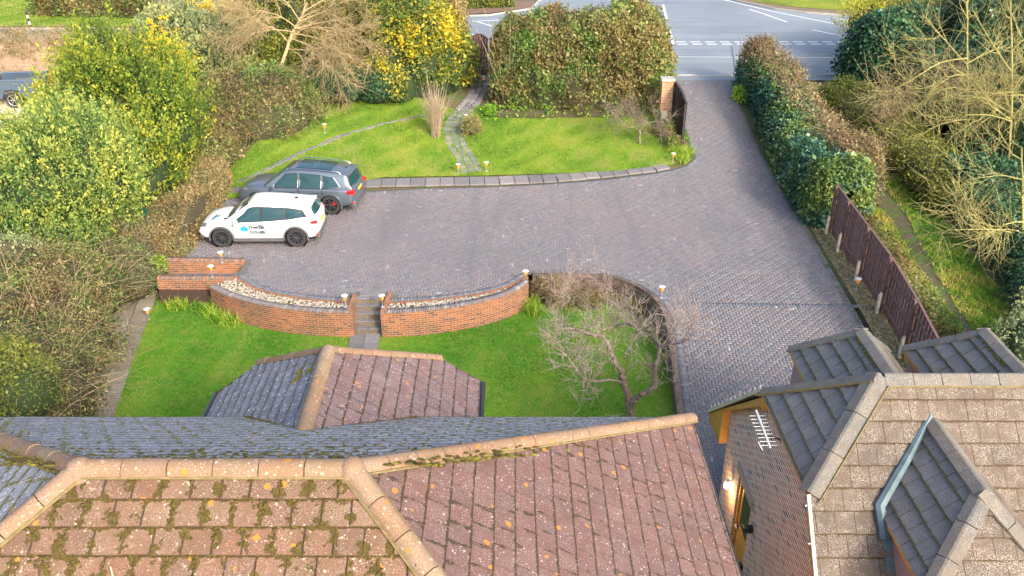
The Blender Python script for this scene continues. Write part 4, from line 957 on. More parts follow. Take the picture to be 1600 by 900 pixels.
# ---- bollard lamps ----
def lamp(px, py, z, label, h=.42, grp='bollard lamps around the drive and lawns'):
    global lamp0
    p = P(px, py, z)
    if lamp0 is None:
        t = thing('garden_lamp', label, 'lamp', (0, 0, 0), 0, grp); lamp0 = t
        mb = MB(); mb.lathe([(.06, 0), (.062, .015), (.02, .03)], (0, 0, 0), 12); mb.build('base', MT['steel'], t, smooth=True)
        mb = MB(); mb.lathe([(.014, .02), (.014, .26)], (0, 0, 0), 8); mb.build('post', MT['steel'], t, smooth=True)
        mb = MB(); mb.lathe([(.03, .25), (.055, .28), (.06, .32), (.05, .37), (.03, .385)], (0, 0, 0), 14); mb.build('globe', MT['amber'], t, smooth=True)
        mb = MB(); mb.lathe([(.03, .385), (.07, .39), (.105, .415), (.10, .425), (.06, .44), (.02, .45)], (0, 0, 0), 18); mb.build('shade', MT['white'], t, smooth=True)
        t.location = p
    else: dup(lamp0, p, 0, label, grp)
lamp0 = None; MT['steel'] = plain('brushed_steel', (.55, .55, .56), .35, metal=.7, bmp=0)
for px, py, z, lab in ((347, 411, .13, 'lamp on the rear passage wall just below the white car'), (332, 433, .11, 'lamp on the low wall above the dark brown panel'),
    (540, 480, ZC, 'lamp on the wall top left of the steps'), (598, 480, ZC, 'lamp on the wall top right of the steps'),
    (821, 441, ZC, 'lamp at the far right end of the curved brick wall'), (1033, 466, .04, 'lamp on the drive edge behind the bare fruit tree'),
    (233, 500, LOW, 'lamp at the left edge of the lower lawn beside the slab path')):
    lamp(px, py, z, 'white capped amber '+lab)
for px, py, lab in ((1051, 254, 'lamp in the grass tuft at the lawn corner by the drive gate'), (760, 268, 'lamp just right of the garden path by the drive'), (716, 271, 'lamp just left of the garden path by the drive'),
    (508, 208, 'lamp beside the curved stone edging on the upper lawn'), (357, 290, 'lamp in front of the grey car bonnet by the hedge'), (1338, 453, 'lamp in the leaf litter between drive and fence'),
    (756, 132, 'lamp beside the brown garden gate'), (728, 193, 'lamp by the small bush next to the garden path')):
    q = G(px, py, off=.03); lamp(px, py, q.z, 'white capped amber '+lab)

# ---- fence ----
def fencemat():
    m, nt, b = newmat('brown_fence_stain'); pos = geopos(nt); c_ = ramp(nt, attr(nt), [(0, (.085, .045, .045)), (.5, (.13, .07, .066)), (1, (.18, .105, .095))])
    mp = node(nt, 'ShaderNodeMapping'); nt.links.new(pos, mp.inputs[0]); mp.inputs['Scale'].default_value = (12, 12, 1.2); g = noise(nt, 3, 4, .7, mp.outputs[0]); c_ = mixc(nt, 1., c_, ramp(nt, g, [(.3, .7), (.7, 1.25)]), 'MULTIPLY')
    c_ = mixc(nt, ramp(nt, noise(nt, .9, 4, .7, pos), [(.55, 0.), (.75, .45)]), c_, (.10, .10, .05)); nt.links.new(c_, b.inputs['Base Color']); b.inputs['Roughness'].default_value = .75; bump(nt, b, g, .4, .006); return m
fn = thing('panel_fence', 'dark brown feather-edge fence along the right of the drive', 'fence', (11.7, 26, 0))
fy = [30.1, 28.55, 26.3, 24.05, 21.8, 19.5, 17.2]; fx = lambda y: 11.83-.055*(30-y)/1.
FH = 1.85
for i in range(len(fy)-1):
    y1, y0 = fy[i], fy[i+1]; mb = MB(); n = int((y1-y0)/.11)
    for k in range(n):
        y = y0+(k+.5)*(y1-y0)/n; z = D(y); mb.cr = random.random(); x = fx(y)+.04
        mb.box(0, 0, 0, .02, .088, FH-.06, M=Matrix.Translation((x+(k % 2)*.018, y, z+FH/2+random.uniform(-.012, .012))) @ Matrix.Rotation(.10, 4, 'Z'))
    mb.build('panel', MT['fence'] if 'fence' in MT else MT.setdefault('fence', fencemat()), fn)
    mb = MB()
    for hz in (.35, .95, 1.5): mb.beam((fx(y1), y1, D(y1)+hz), (fx(y0), y0, D(y0)+hz), .05, .07)
    mb.build('rail', MT['fence'], fn)
    mb = MB(); mb.beam((fx(y1)+.03, y1, D(y1)+FH), (fx(y0)+.03, y0, D(y0)+FH), .07, .03); mb.build('capping', MT['fence'], fn)
for i, y in enumerate(fy):
    mb = MB(); mb.bbox(fx(y)-.05, y, D(y)+FH/2+.05, .11, .11, FH-.05, .008); mb.box(fx(y)-.05, y, D(y)+FH+.05, .14, .14, .03); mb.build('post', MT['fence'], fn)
    mb = MB(); z = D(y); mb.prism([(fx(y)-.19, y-.05, z-.1), (fx(y)-.11, y-.05, z-.1), (fx(y)-.11, y-.05, z+.72), (fx(y)-.14, y-.05, z+.72), (fx(y)-.19, y-.05, z+.6)], (0, .1, 0)); mb.build('concrete_spur', MT['conc_lt'] if 'conc_lt' in MT else MT.setdefault('conc_lt', plain('pale_concrete', (.50, .44, .34), .9, var=.25, scale=5)), fn)

# ---- brick gate pillar, drive gate, letter box ----
pb = G(1037, 196); pl_ = thing('gate_pillar', 'square orange brick gate pillar with pale cap at the drive entrance', 'pillar', tuple(pb))
pt = top(pb.x, pb.y, 124) if 'top' in globals() else None
def ztop_at(X, Y, py): v = (py-450)/FPX; return CH-Y/(ct-v*st)*(st+v*ct)
pz = ztop_at(pb.x, pb.y, 125); wd = .52
mb = MB(); u = 0
cs_ = [(-wd/2, -wd/2), (wd/2, -wd/2), (wd/2, wd/2), (-wd/2, wd/2)]
for i in range(4): a, b_ = cs_[i], cs_[(i+1) % 4]; u = wallq(mb, (pb.x+a[0], pb.y+a[1]), (pb.x+b_[0], pb.y+b_[1]), pb.z-.2, pz, u)
mb.build('brickwork', MT['brick_pillar'] if 'brick_pillar' in MT else MT.setdefault('brick_pillar', brickmat('pillar_brick', (.42, .17, .07), (.48, .22, .10), (.36, .15, .07), (.20, .12, .08), .1, mortar=(.50, .42, .32), ms=.02, grime=.2)), pl_)
mb = MB(); mb.bbox(pb.x, pb.y, pz+.05, wd+.1, wd+.1, .1, .02); mb.build('cap', MT['conc'], pl_)
mb = MB(); bx_ = atY(1036, 181, pb.y-.4); mb.bbox(bx_.x+.05, pb.y-.36, bx_.z, .3, .16, .4, .02); tag(mb.build('letter_box', MT['cream_box'] if 'cream_box' in MT else MT.setdefault('cream_box', plain('weathered_cream', (.50, .46, .38), .6, var=.2))), 'weathered cream letter box fixed to the front of the brick gate pillar', 'letter box')
def plank_gate(name, label, p0, p1, zb0, zb1, h0, h1, hc, m, th=.05, cat='gate'):
    """leaf standing from p0 (hinge) to p1, arched top: h0 at hinge, h1 at the end, hc extra at the middle"""
    p0, p1 = Vector(p0), Vector(p1); t = thing(name, label, cat, (p0.x, p0.y, zb0)); L = (p1-p0).length; d = (p1-p0)/L; n_ = Vector((-d.y, d.x)); N_ = max(6, int(L/.13))
    hh = lambda s_: h0+(h1-h0)*s_+hc*math.sin(math.pi*s_)
    mb = MB()
    for k in range(N_):
        s0, s1 = (k+.04)/N_, (k+.96)/N_; a, b_ = p0+d*L*s0, p0+d*L*s1; za, zb = zb0+(zb1-zb0)*s0, zb0+(zb1-zb0)*s1; mb.cr = random.random()
        mb.prism([(a.x, a.y, za), (b_.x, b_.y, zb), (b_.x, b_.y, zb+hh(s1)), (a.x, a.y, za+hh(s0))], (n_.x*.03, n_.y*.03, 0))
    mb.build('boarding', m, t)
    mb = MB(); P3 = lambda s_, f: (p0.x+d.x*L*s_-n_.x*.03, p0.y+d.y*L*s_-n_.y*.03, zb0+(zb1-zb0)*s_+hh(s_)*f)
    for a, b_ in (((0.03, .02), (.03, .98)), ((.97, .02), (.97, .98)), ((0, .06), (1, .06)), ((0, .5), (1, .5)), ((.05, .08), (.95, .92)), ((.05, .92), (.95, .08)), ((.5, .06), (.5, .97)), ((.25, .06), (.75, .95)), ((.75, .06), (.25, .95))):
        mb.beam(P3(*a), P3(*b_), .05, .08, up=(n_.x, n_.y, 0))
    mb.build('bracing', m, t)
    mb = MB(); pr = [(p0.x+d.x*L*s_, p0.y+d.y*L*s_, zb0+(zb1-zb0)*s_+hh(s_)+.03) for s_ in np.linspace(0, 1, 10)]
    for a, b_ in zip(pr[:-1], pr[1:]): mb.beam(a, b_, .09, .06)
    mb.build('top_rail', m, t); return t
ga, gb_ = (pb.x+.33, pb.y-.1), G(1067, 228); zz = lambda p: D(p[1])+.08
gz1 = ztop_at(gb_.x, gb_.y, 163)-D(gb_.y)-.08; gz0 = ztop_at(ga[0], ga[1], 128)-D(ga[1])-.08
plank_gate('drive_gate', 'dark brown boarded drive gate standing open with its sloping arched top', ga, (gb_.x, gb_.y), zz(ga), zz((0, gb_.y)), gz0, gz1, .12, plain('black_brown_timber', (.04, .032, .032), .5, var=.3, scale=9))
q = G(749, 119); wq = 26*.0345/2*1.05
plank_gate('garden_gate', 'dark brown round-topped garden gate in the hedge gap at the path end', (q.x-.48, q.y), (q.x+.48, q.y), q.z+.05, q.z+.05, 1.85, 1.85, .25, plain('red_brown_boards', (.12, .055, .045), .6, var=.25, scale=9))
for i, (px, lab) in enumerate(((736, 'left'), (765, 'right'))):
    g2 = G(px, 119); mb = MB(); mb.bbox(g2.x+(-.06 if i == 0 else .08), g2.y, g2.z+1.0, .12, .12, 2.0, .01); tag(mb.build('gate_post', MT['wood_dk']), 'dark wooden post on the %s of the round-topped garden gate' % lab, 'post')
# thin sign pole at the drive mouth, pole top left, banded marker post
q = G(1151, 122); zp = ztop_at(q.x, q.y, 62); t = thing('street_pole', 'thin pale metal pole beside the drive mouth at the road', 'pole', tuple(q)); mb = MB(); mb.tube([q, (q.x, q.y, zp)], .035, 8); mb.build('shaft', MT['steel'], t); mb = MB(); mb.lathe([(.045, 0), (.045, .05), (.01, .07)], (q.x, q.y, zp), 8); mb.build('cap', MT['steel'], t)
q = P(48, 43, RZ); t = thing('marker_post', 'black and white banded marker post on the far grass verge', 'post', tuple(q)); mb = MB(); mb2 = MB()
for k in range(5): (mb if k % 2 else mb2).tube([(q.x-k*.01, q.y, q.z+k*.2), (q.x-(k+1)*.01, q.y, q.z+(k+1)*.2)], .07, 8)
mb.build('white_band', MT['white'], t); mb2.build('black_band', MT['black'], t)
q = P(3, 258, .9); mb = MB(); mb.tube([q, (q.x, q.y, q.z+.9)], .05, 8); tag(mb.build('white_stake', MT['white']), 'short white stake at the left edge by the gravel drive', 'stake')
q = P(283, 30, RZ); t = thing('utility_pole', 'dark thin pole behind the yellow mimosa at the top', 'pole', tuple(q)); mb = MB(); mb.tube([q, (q.x, q.y, q.z+5)], .09, 8); mb.build('shaft', MT['wood_dk'], t); mb = MB(); mb.lathe([(.1, 0), (.1, .05)], (q.x, q.y, q.z+5), 8); mb.build('cap', MT['black'], t)
# wheelie bin and green bag in the hedge gap
q = P(236, 368, -.2)
t = thing('wheelie_bin', 'green wheeled bin half hidden between the laurel and the low hedge', 'bin', tuple(q)); MT['bin'] = plain('bin_green', (.02, .16, .10), .45, bmp=0); mb = MB()
mb.prism([(q.x-.24, q.y-.27, q.z), (q.x+.24, q.y-.27, q.z), (q.x+.29, q.y-.33, q.z+.95), (q.x-.29, q.y-.33, q.z+.95)], (0, .58, 0)); mb.build('body', MT['bin'], t)
mb = MB(); mb.bbox(q.x, q.y-.03, q.z+.99, .62, .72, .07, .02); mb.build('lid', MT['bin'], t)
q = P(251, 352, -.2); t = thing('wheelie_bin', 'black wheeled bin behind the green one in the shrubs', 'bin', tuple(q)); mb = MB()
mb.prism([(q.x-.24, q.y-.27, q.z), (q.x+.24, q.y-.27, q.z), (q.x+.29, q.y-.33, q.z+1.05), (q.x-.29, q.y-.33, q.z+1.05)], (0, .58, 0)); mb.build('body', MT['black'], t)
mb = MB(); mb.bbox(q.x, q.y-.03, q.z+1.09, .62, .72, .07, .02); mb.build('lid', MT['black'], t)
# ================= CARS =================
MT['carwhite'], nt, b = newmat('white_car_paint'); b.inputs['Base Color'].default_value = (.78, .78, .78, 1); b.inputs['Roughness'].default_value = .25; b.inputs['Coat Weight'].default_value = .6
MT['cargrey'], nt, b = newmat('metallic_grey_paint'); b.inputs['Base Color'].default_value = (.13, .16, .20, 1); b.inputs['Metallic'].default_value = .55; b.inputs['Roughness'].default_value = .3; b.inputs['Coat Weight'].default_value = .8
MT['pickblue'], nt, b = newmat('slate_blue_paint'); b.inputs['Base Color'].default_value = (.10, .14, .20, 1); b.inputs['Metallic'].default_value = .4; b.inputs['Roughness'].default_value = .35; b.inputs['Coat Weight'].default_value = .5
MT['carglass'], nt, b = newmat('car_glass'); b.inputs['Base Color'].default_value = (.015, .05, .06, 1); b.inputs['Roughness'].default_value = .05; b.inputs['Specular IOR Level'].default_value = .45
MT['tyre'] = plain('tyre_rubber', (.028, .028, .03), .8, bmp=0); MT['trim'] = plain('grey_cladding', (.09, .09, .095), .6, bmp=0)
MT['rimdk'] = plain('dark_alloy', (.10, .105, .12), .3, metal=.6, bmp=0); MT['rimsil'] = plain('silver_alloy', (.5, .5, .52), .3, metal=.8, bmp=0)
MT['red'] = plain('red_lens', (.55, .01, .015), .15, bmp=0); MT['lens'] = plain('clear_lens', (.12, .14, .16), .1, bmp=0); MT['chrome'] = plain('chrome', (.7, .72, .74), .15, metal=1, bmp=0)
MT['plate'] = plain('yellow_plate', (.65, .48, .03), .4, bmp=0); MT['blue'] = plain('sticker_blue', (.02, .28, .55), .4, bmp=0); MT['ink'] = plain('sticker_grey', (.07, .09, .11), .4, bmp=0)
MT['disc'] = plain('brake_red', (.5, .02, .02), .4, bmp=0)
def wheel(parent, x, y, r, wdt, rim, spokes=10, caliper=False):
    s_ = 1 if y > 0 else -1; w2 = wdt/2
    mb = MB(); mb.lathe([(r*.68, -w2), (r*.93, -w2), (r, -w2*.7), (r, w2*.7), (r*.93, w2), (r*.68, w2)], (x, y, r), 28, axis='y'); mb.f = [f for f in mb.f if len(f) == 4]
    wh = mb.build('wheel', MT['tyre'], parent, smooth=True, world=False)
    mb = MB(); yo = y+s_*w2*.45; mb.lathe([(.02, -.01), (r*.70, -.01), (r*.70, .01), (.02, .01)], (x, y+s_*w2*.1, r), 24, axis='y'); mb.build('brake_disc', MT['black'], wh, world=False)
    mb = MB(); mb.lathe([(r*.66, -.03), (r*.71, -.035), (r*.72, .035), (r*.67, .03)], (x, y+s_*(w2-.02), r), 28, axis='y'); mb.f = [f for f in mb.f if len(f) == 4]
    for k in range(spokes):
        a = 2*math.pi*k/spokes; c_, s2 = math.cos(a), math.sin(a); mb.beam((x+c_*r*.1, y+s_*(w2-.05), r+s2*r*.1), (x+c_*r*.68, y+s_*(w2-.02), r+s2*r*.68), .025, .045, up=(0, 1, 0))
    mb.lathe([(.01, -.02), (r*.15, -.02), (r*.15, .02), (.01, .02)], (x, y+s_*(w2-.03), r), 12, axis='y')
    mb.build('rim', rim, wh, smooth=False, world=False)
    if caliper: mb = MB(); mb.box(x-r*.35, y+s_*w2*.3, r+r*.2, .12, .05, .16); mb.build('brake_caliper', MT['disc'], wh, world=False)
    return wh
def evalcopy(o):
    dg = bpy.context.evaluated_depsgraph_get(); me = bpy.data.meshes.new_from_object(o.evaluated_get(dg), depsgraph=dg)
    for m_ in list(o.modifiers): o.modifiers.remove(m_)
    old = o.data; me.name = old.name; o.data = me
    return o
def suv(root, S):
    """S: dict. x runs rear (0) to front (L). Stations: x, zbot, zmid(half height), hw, zbelt, hwbelt, ztop(centre), hwtop"""
    L = S['L']; xo = L/2; mb = MB(); st = S['body']; n = 0; rings = []
    for (x, zb, hw, zs, hs, zt_, ht) in st:
        half = [(0, zb), (hw*.55, zb), (hw*.90, zb+.03), (hw*.985, zb+.14), (hw, zb+(zs-zb)*.5), (hs*1.0, zs-.06), (hs*.965, zs), (ht, zt_-.015), (ht*.5, zt_+.01), (0, zt_+.018)]
        rings.append([(x-xo, y, z) for y, z in half]+[(x-xo, -y, z) for y, z in reversed(half[1:-1])])
    k = len(rings[0]); V = [p for r in rings for p in r]; F = []
    for i in range(len(rings)-1):
        for j in range(k): F.append((i*k+j, i*k+(j+1) % k, (i+1)*k+(j+1) % k, (i+1)*k+j))
    F += [tuple(range(k-1, -1, -1)), tuple((len(rings)-1)*k+j for j in range(k))]
    mb.add(V, F); body = mb.build('body', S['paint'], root, smooth=True, world=False, norm=True)
    sub = body.modifiers.new('s', 'SUBSURF'); sub.levels = 2; sub.render_levels = 2
    cut = []
    for x in S['wheels']:
        for sy in (-1, 1):
            c_ = MB(); c_.lathe([(S['r']*1.13, -.28), (S['r']*1.13, .28)], (x-xo, sy*(S['track']+.02), S['r']+.0), 32, axis='y'); co = c_.build('cut', MT['trim'], None, world=False, norm=True)
            bo = body.modifiers.new('b', 'BOOLEAN'); bo.operation = 'DIFFERENCE'; bo.solver = 'MANIFOLD'; bo.object = co; cut.append(co)
            co.matrix_world = root.matrix_world
    # cutters and body must share the same space: evaluate with the root at the origin
    evalcopy(body)
    for co in cut: bpy.data.objects.remove(co, do_unlink=True)
    for p in body.data.polygons: p.use_smooth = True
    body.data.set_sharp_from_angle(angle=math.radians(50))
    # arches and inner wells
    for x in S['wheels']:
        for sy in (-1, 1):
            y = sy*(S['hw']+.008); R1, R2 = S['r']*1.10, S['r']*1.26; mb = MB(); V = []; N_ = 20
            for k_ in range(N_+1):
                a = math.radians(-12+204*k_/N_)
                for rr, yy in ((R1, y-sy*.03), (R1, y+sy*.015), (R2, y+sy*.008), (R2, y-sy*.03)): V.append((x-xo+math.cos(a)*rr, yy, max(.2, S['r']+math.sin(a)*rr)))
            F = [(i*4+j, i*4+(j+1) % 4, (i+1)*4+(j+1) % 4, (i+1)*4+j) for i in range(N_) for j in range(4)]+[(0, 1, 2, 3), (N_*4, N_*4+1, N_*4+2, N_*4+3)]
            mb.add(V, F); mb.build('wheel_arch', S['arch'], root, world=False)
            mb = MB(); mb.lathe([(S['r']*1.12, .125), (S['r']*1.12, -.26), (.02, -.26)] if sy > 0 else [(.02, .26), (S['r']*1.12, .26), (S['r']*1.12, -.125)], (x-xo, sy*S['track'], S['r']), 28, axis='y'); mb.f = [f for f in mb.f if len(f) == 4]; mb.build('wheel_well', MT['black'], root, world=False)
            wheel(root, x-xo, sy*S['track'], S['r'], .235, S['rim'], S['spokes'], S.get('caliper', False))
    mb = MB(); mb.box(0, 0, .42, S['wheels'][1]-S['wheels'][0]+.5, 1.3, .3)
    for x in S['wheels']: mb.box(x-xo, 0, .45, .85, 1.1, .5)
    mb.build('underbody', MT['black'], root, world=False)
    # cabin: stations x, zbelt, hwbelt, zroof, hwroof
    cb = S['cabin']; mb = MB(); rings = []
    for (x, zb, hb, zr, hr) in cb:
        half = [(0, zb-.15), (hb, zb-.15), (hb, zb), (hb+(hr-hb)*.55, zb+(zr-zb)*.5), (hr+.03, zr-.06), (hr*.93, zr-.01), (hr*.55, zr+.02), (0, zr+.03)]
        rings.append([(x-xo, y, z) for y, z in half]+[(x-xo, -y, z) for y, z in reversed(half[1:-1])])
    k = len(rings[0]); V = [p for r in rings for p in r]; F = []
    for i in range(len(rings)-1):
        for j in range(k): F.append((i*k+j, i*k+(j+1) % k, (i+1)*k+(j+1) % k, (i+1)*k+j))
    F += [tuple(range(k-1, -1, -1)), tuple((len(rings)-1)*k+j for j in range(k))]
    mb.add(V, F); mb.build('cabin', S['pillar'], root, smooth=True, world=False)
    def at(x):
        for a, b_ in zip(cb[:-1], cb[1:]):
            if a[0] <= x <= b_[0]: t = (x-a[0])/(b_[0]-a[0]); return [a[i]+(b_[i]-a[i])*t for i in range(5)]
        return cb[0] if x < cb[0][0] else cb[-1]
    if S.get('band'):
        BAND = S['band']
    # side glass: list of polygons in (x, f) with f = 0 belt, 1 roof edge
    def sp(x, f, sy, out=.012):
        _, zb, hb, zr, hr = at(x); zz_ = zb+(zr-.06-zb)*f
        y = hb+(hr-hb)*.55*min(1, f/.5) if f < .5 else (hb+(hr-hb)*.55)+((hr+.03)-(hb+(hr-hb)*.55))*(f-.5)/.5
        return (x-xo, sy*(y+out), zz_)
    if S.get('band'):
        for sy in (-1, 1):
            mb = MB(); q = []; Bd = S['band']
            for (a, fa), (b_, fb_) in zip(Bd, Bd[1:]+Bd[:1]):
                for t in (0, .34, .67): q.append(sp(a+(b_-a)*t, fa+(fb_-fa)*t, sy, .006))
            xs2 = sorted(set([p[0] for p in q])); top_ = [p for p in q]; lo = []; hi = []
            for xx in np.linspace(min(p[0] for p in q)+xo, max(p[0] for p in q)+xo, 18):
                fs = []
                for (a, fa), (b_, fb_) in zip(Bd, Bd[1:]+Bd[:1]):
                    if min(a, b_)-1e-6 <= xx <= max(a, b_)+1e-6 and abs(a-b_) > 1e-6: fs.append(fa+(fb_-fa)*(xx-a)/(b_-a))
                if fs: lo.append((xx, min(fs))); hi.append((xx, max(fs)))
            V = []; n_ = len(lo)
            for k_ in range(5):
                for (xx, l_), (_, h_) in zip(lo, hi): V.append(sp(xx, l_+(h_-l_)*k_/4, sy, .022))
            mb.add(V, [(k_*n_+i, k_*n_+i+1, (k_+1)*n_+i+1, (k_+1)*n_+i) for k_ in range(4) for i in range(n_-1)]); mb.build('window_frame', MT['black'], root, world=False)
    for poly in S['side_glass']:
        for sy in (-1, 1):
            mb = MB(); q = []
            for (a, fa), (b_, fb_) in zip(poly, poly[1:]+poly[:1]):
                for t in (0, .5): q.append(sp(a+(b_-a)*t, fa+(fb_-fa)*t, sy, .03))
            c_ = tuple(sum(p[i] for p in q)/len(q) for i in range(3)); nq = len(q)
            c_ = (c_[0], c_[1]+sy*.01, c_[2]); mb.add(q+[c_], [(i, (i+1) % nq, nq) for i in range(nq)]); g_ = mb.build('side_window', MT['carglass'], root, world=False)
            if S.get('win_trim'):
                mb = MB(); mb.tube([Vector(p)+Vector((0, sy*.004, 0)) for p in q]+[Vector(q[0])], .012, 5); mb.build('window_trim', MT['chrome'], g_, world=False)
    for nm, quad in (('windscreen', S['windscreen']), ('rear_window', S['rear_glass'])):
        mb = MB(); V = []; (xa, za, wa), (xb, zb_, wb) = quad; N_ = 8
        d = Vector((xb-xa, 0, zb_-za)).normalized(); nrm = Vector((-d.z, 0, d.x)) if nm == 'rear_window' else Vector((d.z, 0, -d.x)); nrm = nrm if nrm.z > 0 else -nrm
        for (x, z, w_) in quad:
            for i in range(N_+1):
                y = w_*(2*i/N_-1); bow = (1-(2*i/N_-1)**2)*.06*(1 if nm == 'windscreen' else -1); p = Vector((x-xo+bow-(.06 if nm == 'windscreen' else -.06)*.6, y, z))+nrm*.03; V.append(p)
        mb.add(V, [(i, i+1, N_+2+i, N_+1+i) for i in range(N_)]); mb.build(nm, MT['carglass'], root, smooth=True, world=False)
    # roof skin
    mb = MB(); V = []; xs_ = S['roof_x']; N_ = 10
    for j, x in enumerate(xs_):
        _, zb, hb, zr, hr = at(x); e = S.get('roof_in', 0)
        for i in range(N_+1):
            s_ = 2*i/N_-1; y = s_*(hr+.035-e); V.append((x-xo, y, zr+.045-.075*abs(s_)**4-.02*s_*s_))
    mb.add(V, [(j*(N_+1)+i, (j+1)*(N_+1)+i, (j+1)*(N_+1)+i+1, j*(N_+1)+i+1) for j in range(len(xs_)-1) for i in range(N_)])
    ro = mb.build('roof', S['roofpaint'], root, smooth=True, world=False); so_ = ro.modifiers.new('t', 'SOLIDIFY'); so_.thickness = .03; evalcopy(ro)
    if S.get('pano'):
        mb = MB(); V = []; xs_ = S['pano']
        for x in np.linspace(xs_[0], xs_[1], 8):
            _, zb, hb, zr, hr = at(x)
            for i in range(9): s_ = 2*i/8-1; V.append((x-xo, s_*(hr-.16), zr+.062-.02*s_*s_))
        mb.add(V, [(j*9+i, (j+1)*9+i, (j+1)*9+i+1, j*9+i+1) for j in range(7) for i in range(8)]); mb.build('roof_glass', MT['carglass'], root, smooth=True, world=False)
        mb = MB(); xm = (xs_[0]+xs_[1])/2; _, zb, hb, zr, hr = at(xm); mb.box(xm-xo, 0, zr+.065, .03, 2*hr-.34, .012); mb.build('roof_bar', S['paint'], root, world=False)
    if S.get('rails'):
        for sy in (-1, 1):
            mb = MB(); pts = []
            for x in np.linspace(*S['rails'], 7): _, zb, hb, zr, hr = at(x); pts.append((x-xo, sy*(hr-.0), zr+.055))
            pts = [(pts[0][0]-.06, pts[0][1], pts[0][2]-.07)]+pts+[(pts[-1][0]+.08, pts[-1][1], pts[-1][2]-.08)]
            mb.tube(pts, .018, 6); mb.build('roof_rail', MT['chrome'], root, smooth=True, world=False)
    def onside(name, x0, x1, z0, z1, y, m_, par=None):
        for sy in (-1, 1): mb = MB(); mb.box((x0+x1)/2-xo, sy*y, (z0+z1)/2, x1-x0, .03, z1-z0); mb.build(name, m_, par or root, world=False)
    # door gaps
    for sy in (-1, 1):
        mb = MB()
        for x, zb_, zt_ in S['gaps']: mb.box(x-xo, sy*(S['hw']-.004), (zb_+zt_)/2, .012, .02, zt_-zb_)
        mb.build('door_gap', MT['black'], root, world=False)
        mb = MB()
        for x, z in S['handles']: mb.bbox(x-xo, sy*(S['hw']-.0), z, .2, .05, .035, .008)
        mb.build('door_handle', S['paint'], root, world=False)
        mb = MB(); x, z = S['mirror']; mb.lathe([(.01, -.1), (.07, -.09), (.095, 0), (.07, .09), (.01, .1)], (0, 0, 0), 12, axis='y', M=None); 
        mb.v = [(a*.75+x-xo, b_*1.05+sy*(S['hw']+.12), c_*.85+z) for a, b_, c_ in mb.v]; mb.build('mirror', S['paint'], root, smooth=True, world=False)
    onside('sill', S['wheels'][0]+S['r']*1.2, S['wheels'][1]-S['r']*1.2, .24, .36, S['hw']-.012, S['arch'])
    for nm, m_, P_, sz in S['bits']:
        both = P_[1] != 0
        for sy in ((-1, 1) if both else (1,)):
            mb = MB(); mb.bbox(P_[0]-xo, sy*P_[1], P_[2], *sz[:3], min(sz[:3])*.25); o = mb.build(nm, m_, root, world=False)
            if len(sz) > 3:
                c_ = Vector((P_[0]-xo, sy*P_[1], P_[2])); R_ = Matrix.Rotation(sy*sz[3], 4, 'Z'); R_ = R_ @ Matrix.Rotation(sz[4], 4, 'Y')
                for v in o.data.vertices: v.co = c_ + R_ @ (v.co-c_)
def text_mesh(name, s, size, m_, parent, M):
    cu = bpy.data.curves.new('t', 'FONT'); cu.body = s; cu.size = size; cu.extrude = .002; cu.resolution_u = 3; cu.space_line = .82; cu.offset = .007
    o = bpy.data.objects.new('t', cu); COL.objects.link(o); dg = bpy.context.evaluated_depsgraph_get(); me = bpy.data.meshes.new_from_object(o.evaluated_get(dg)); bpy.data.objects.remove(o)
    me.transform(M); me.materials.append(m_) if not me.materials else me.materials.__setitem__(0, m_); r = link(name, me, parent); return r

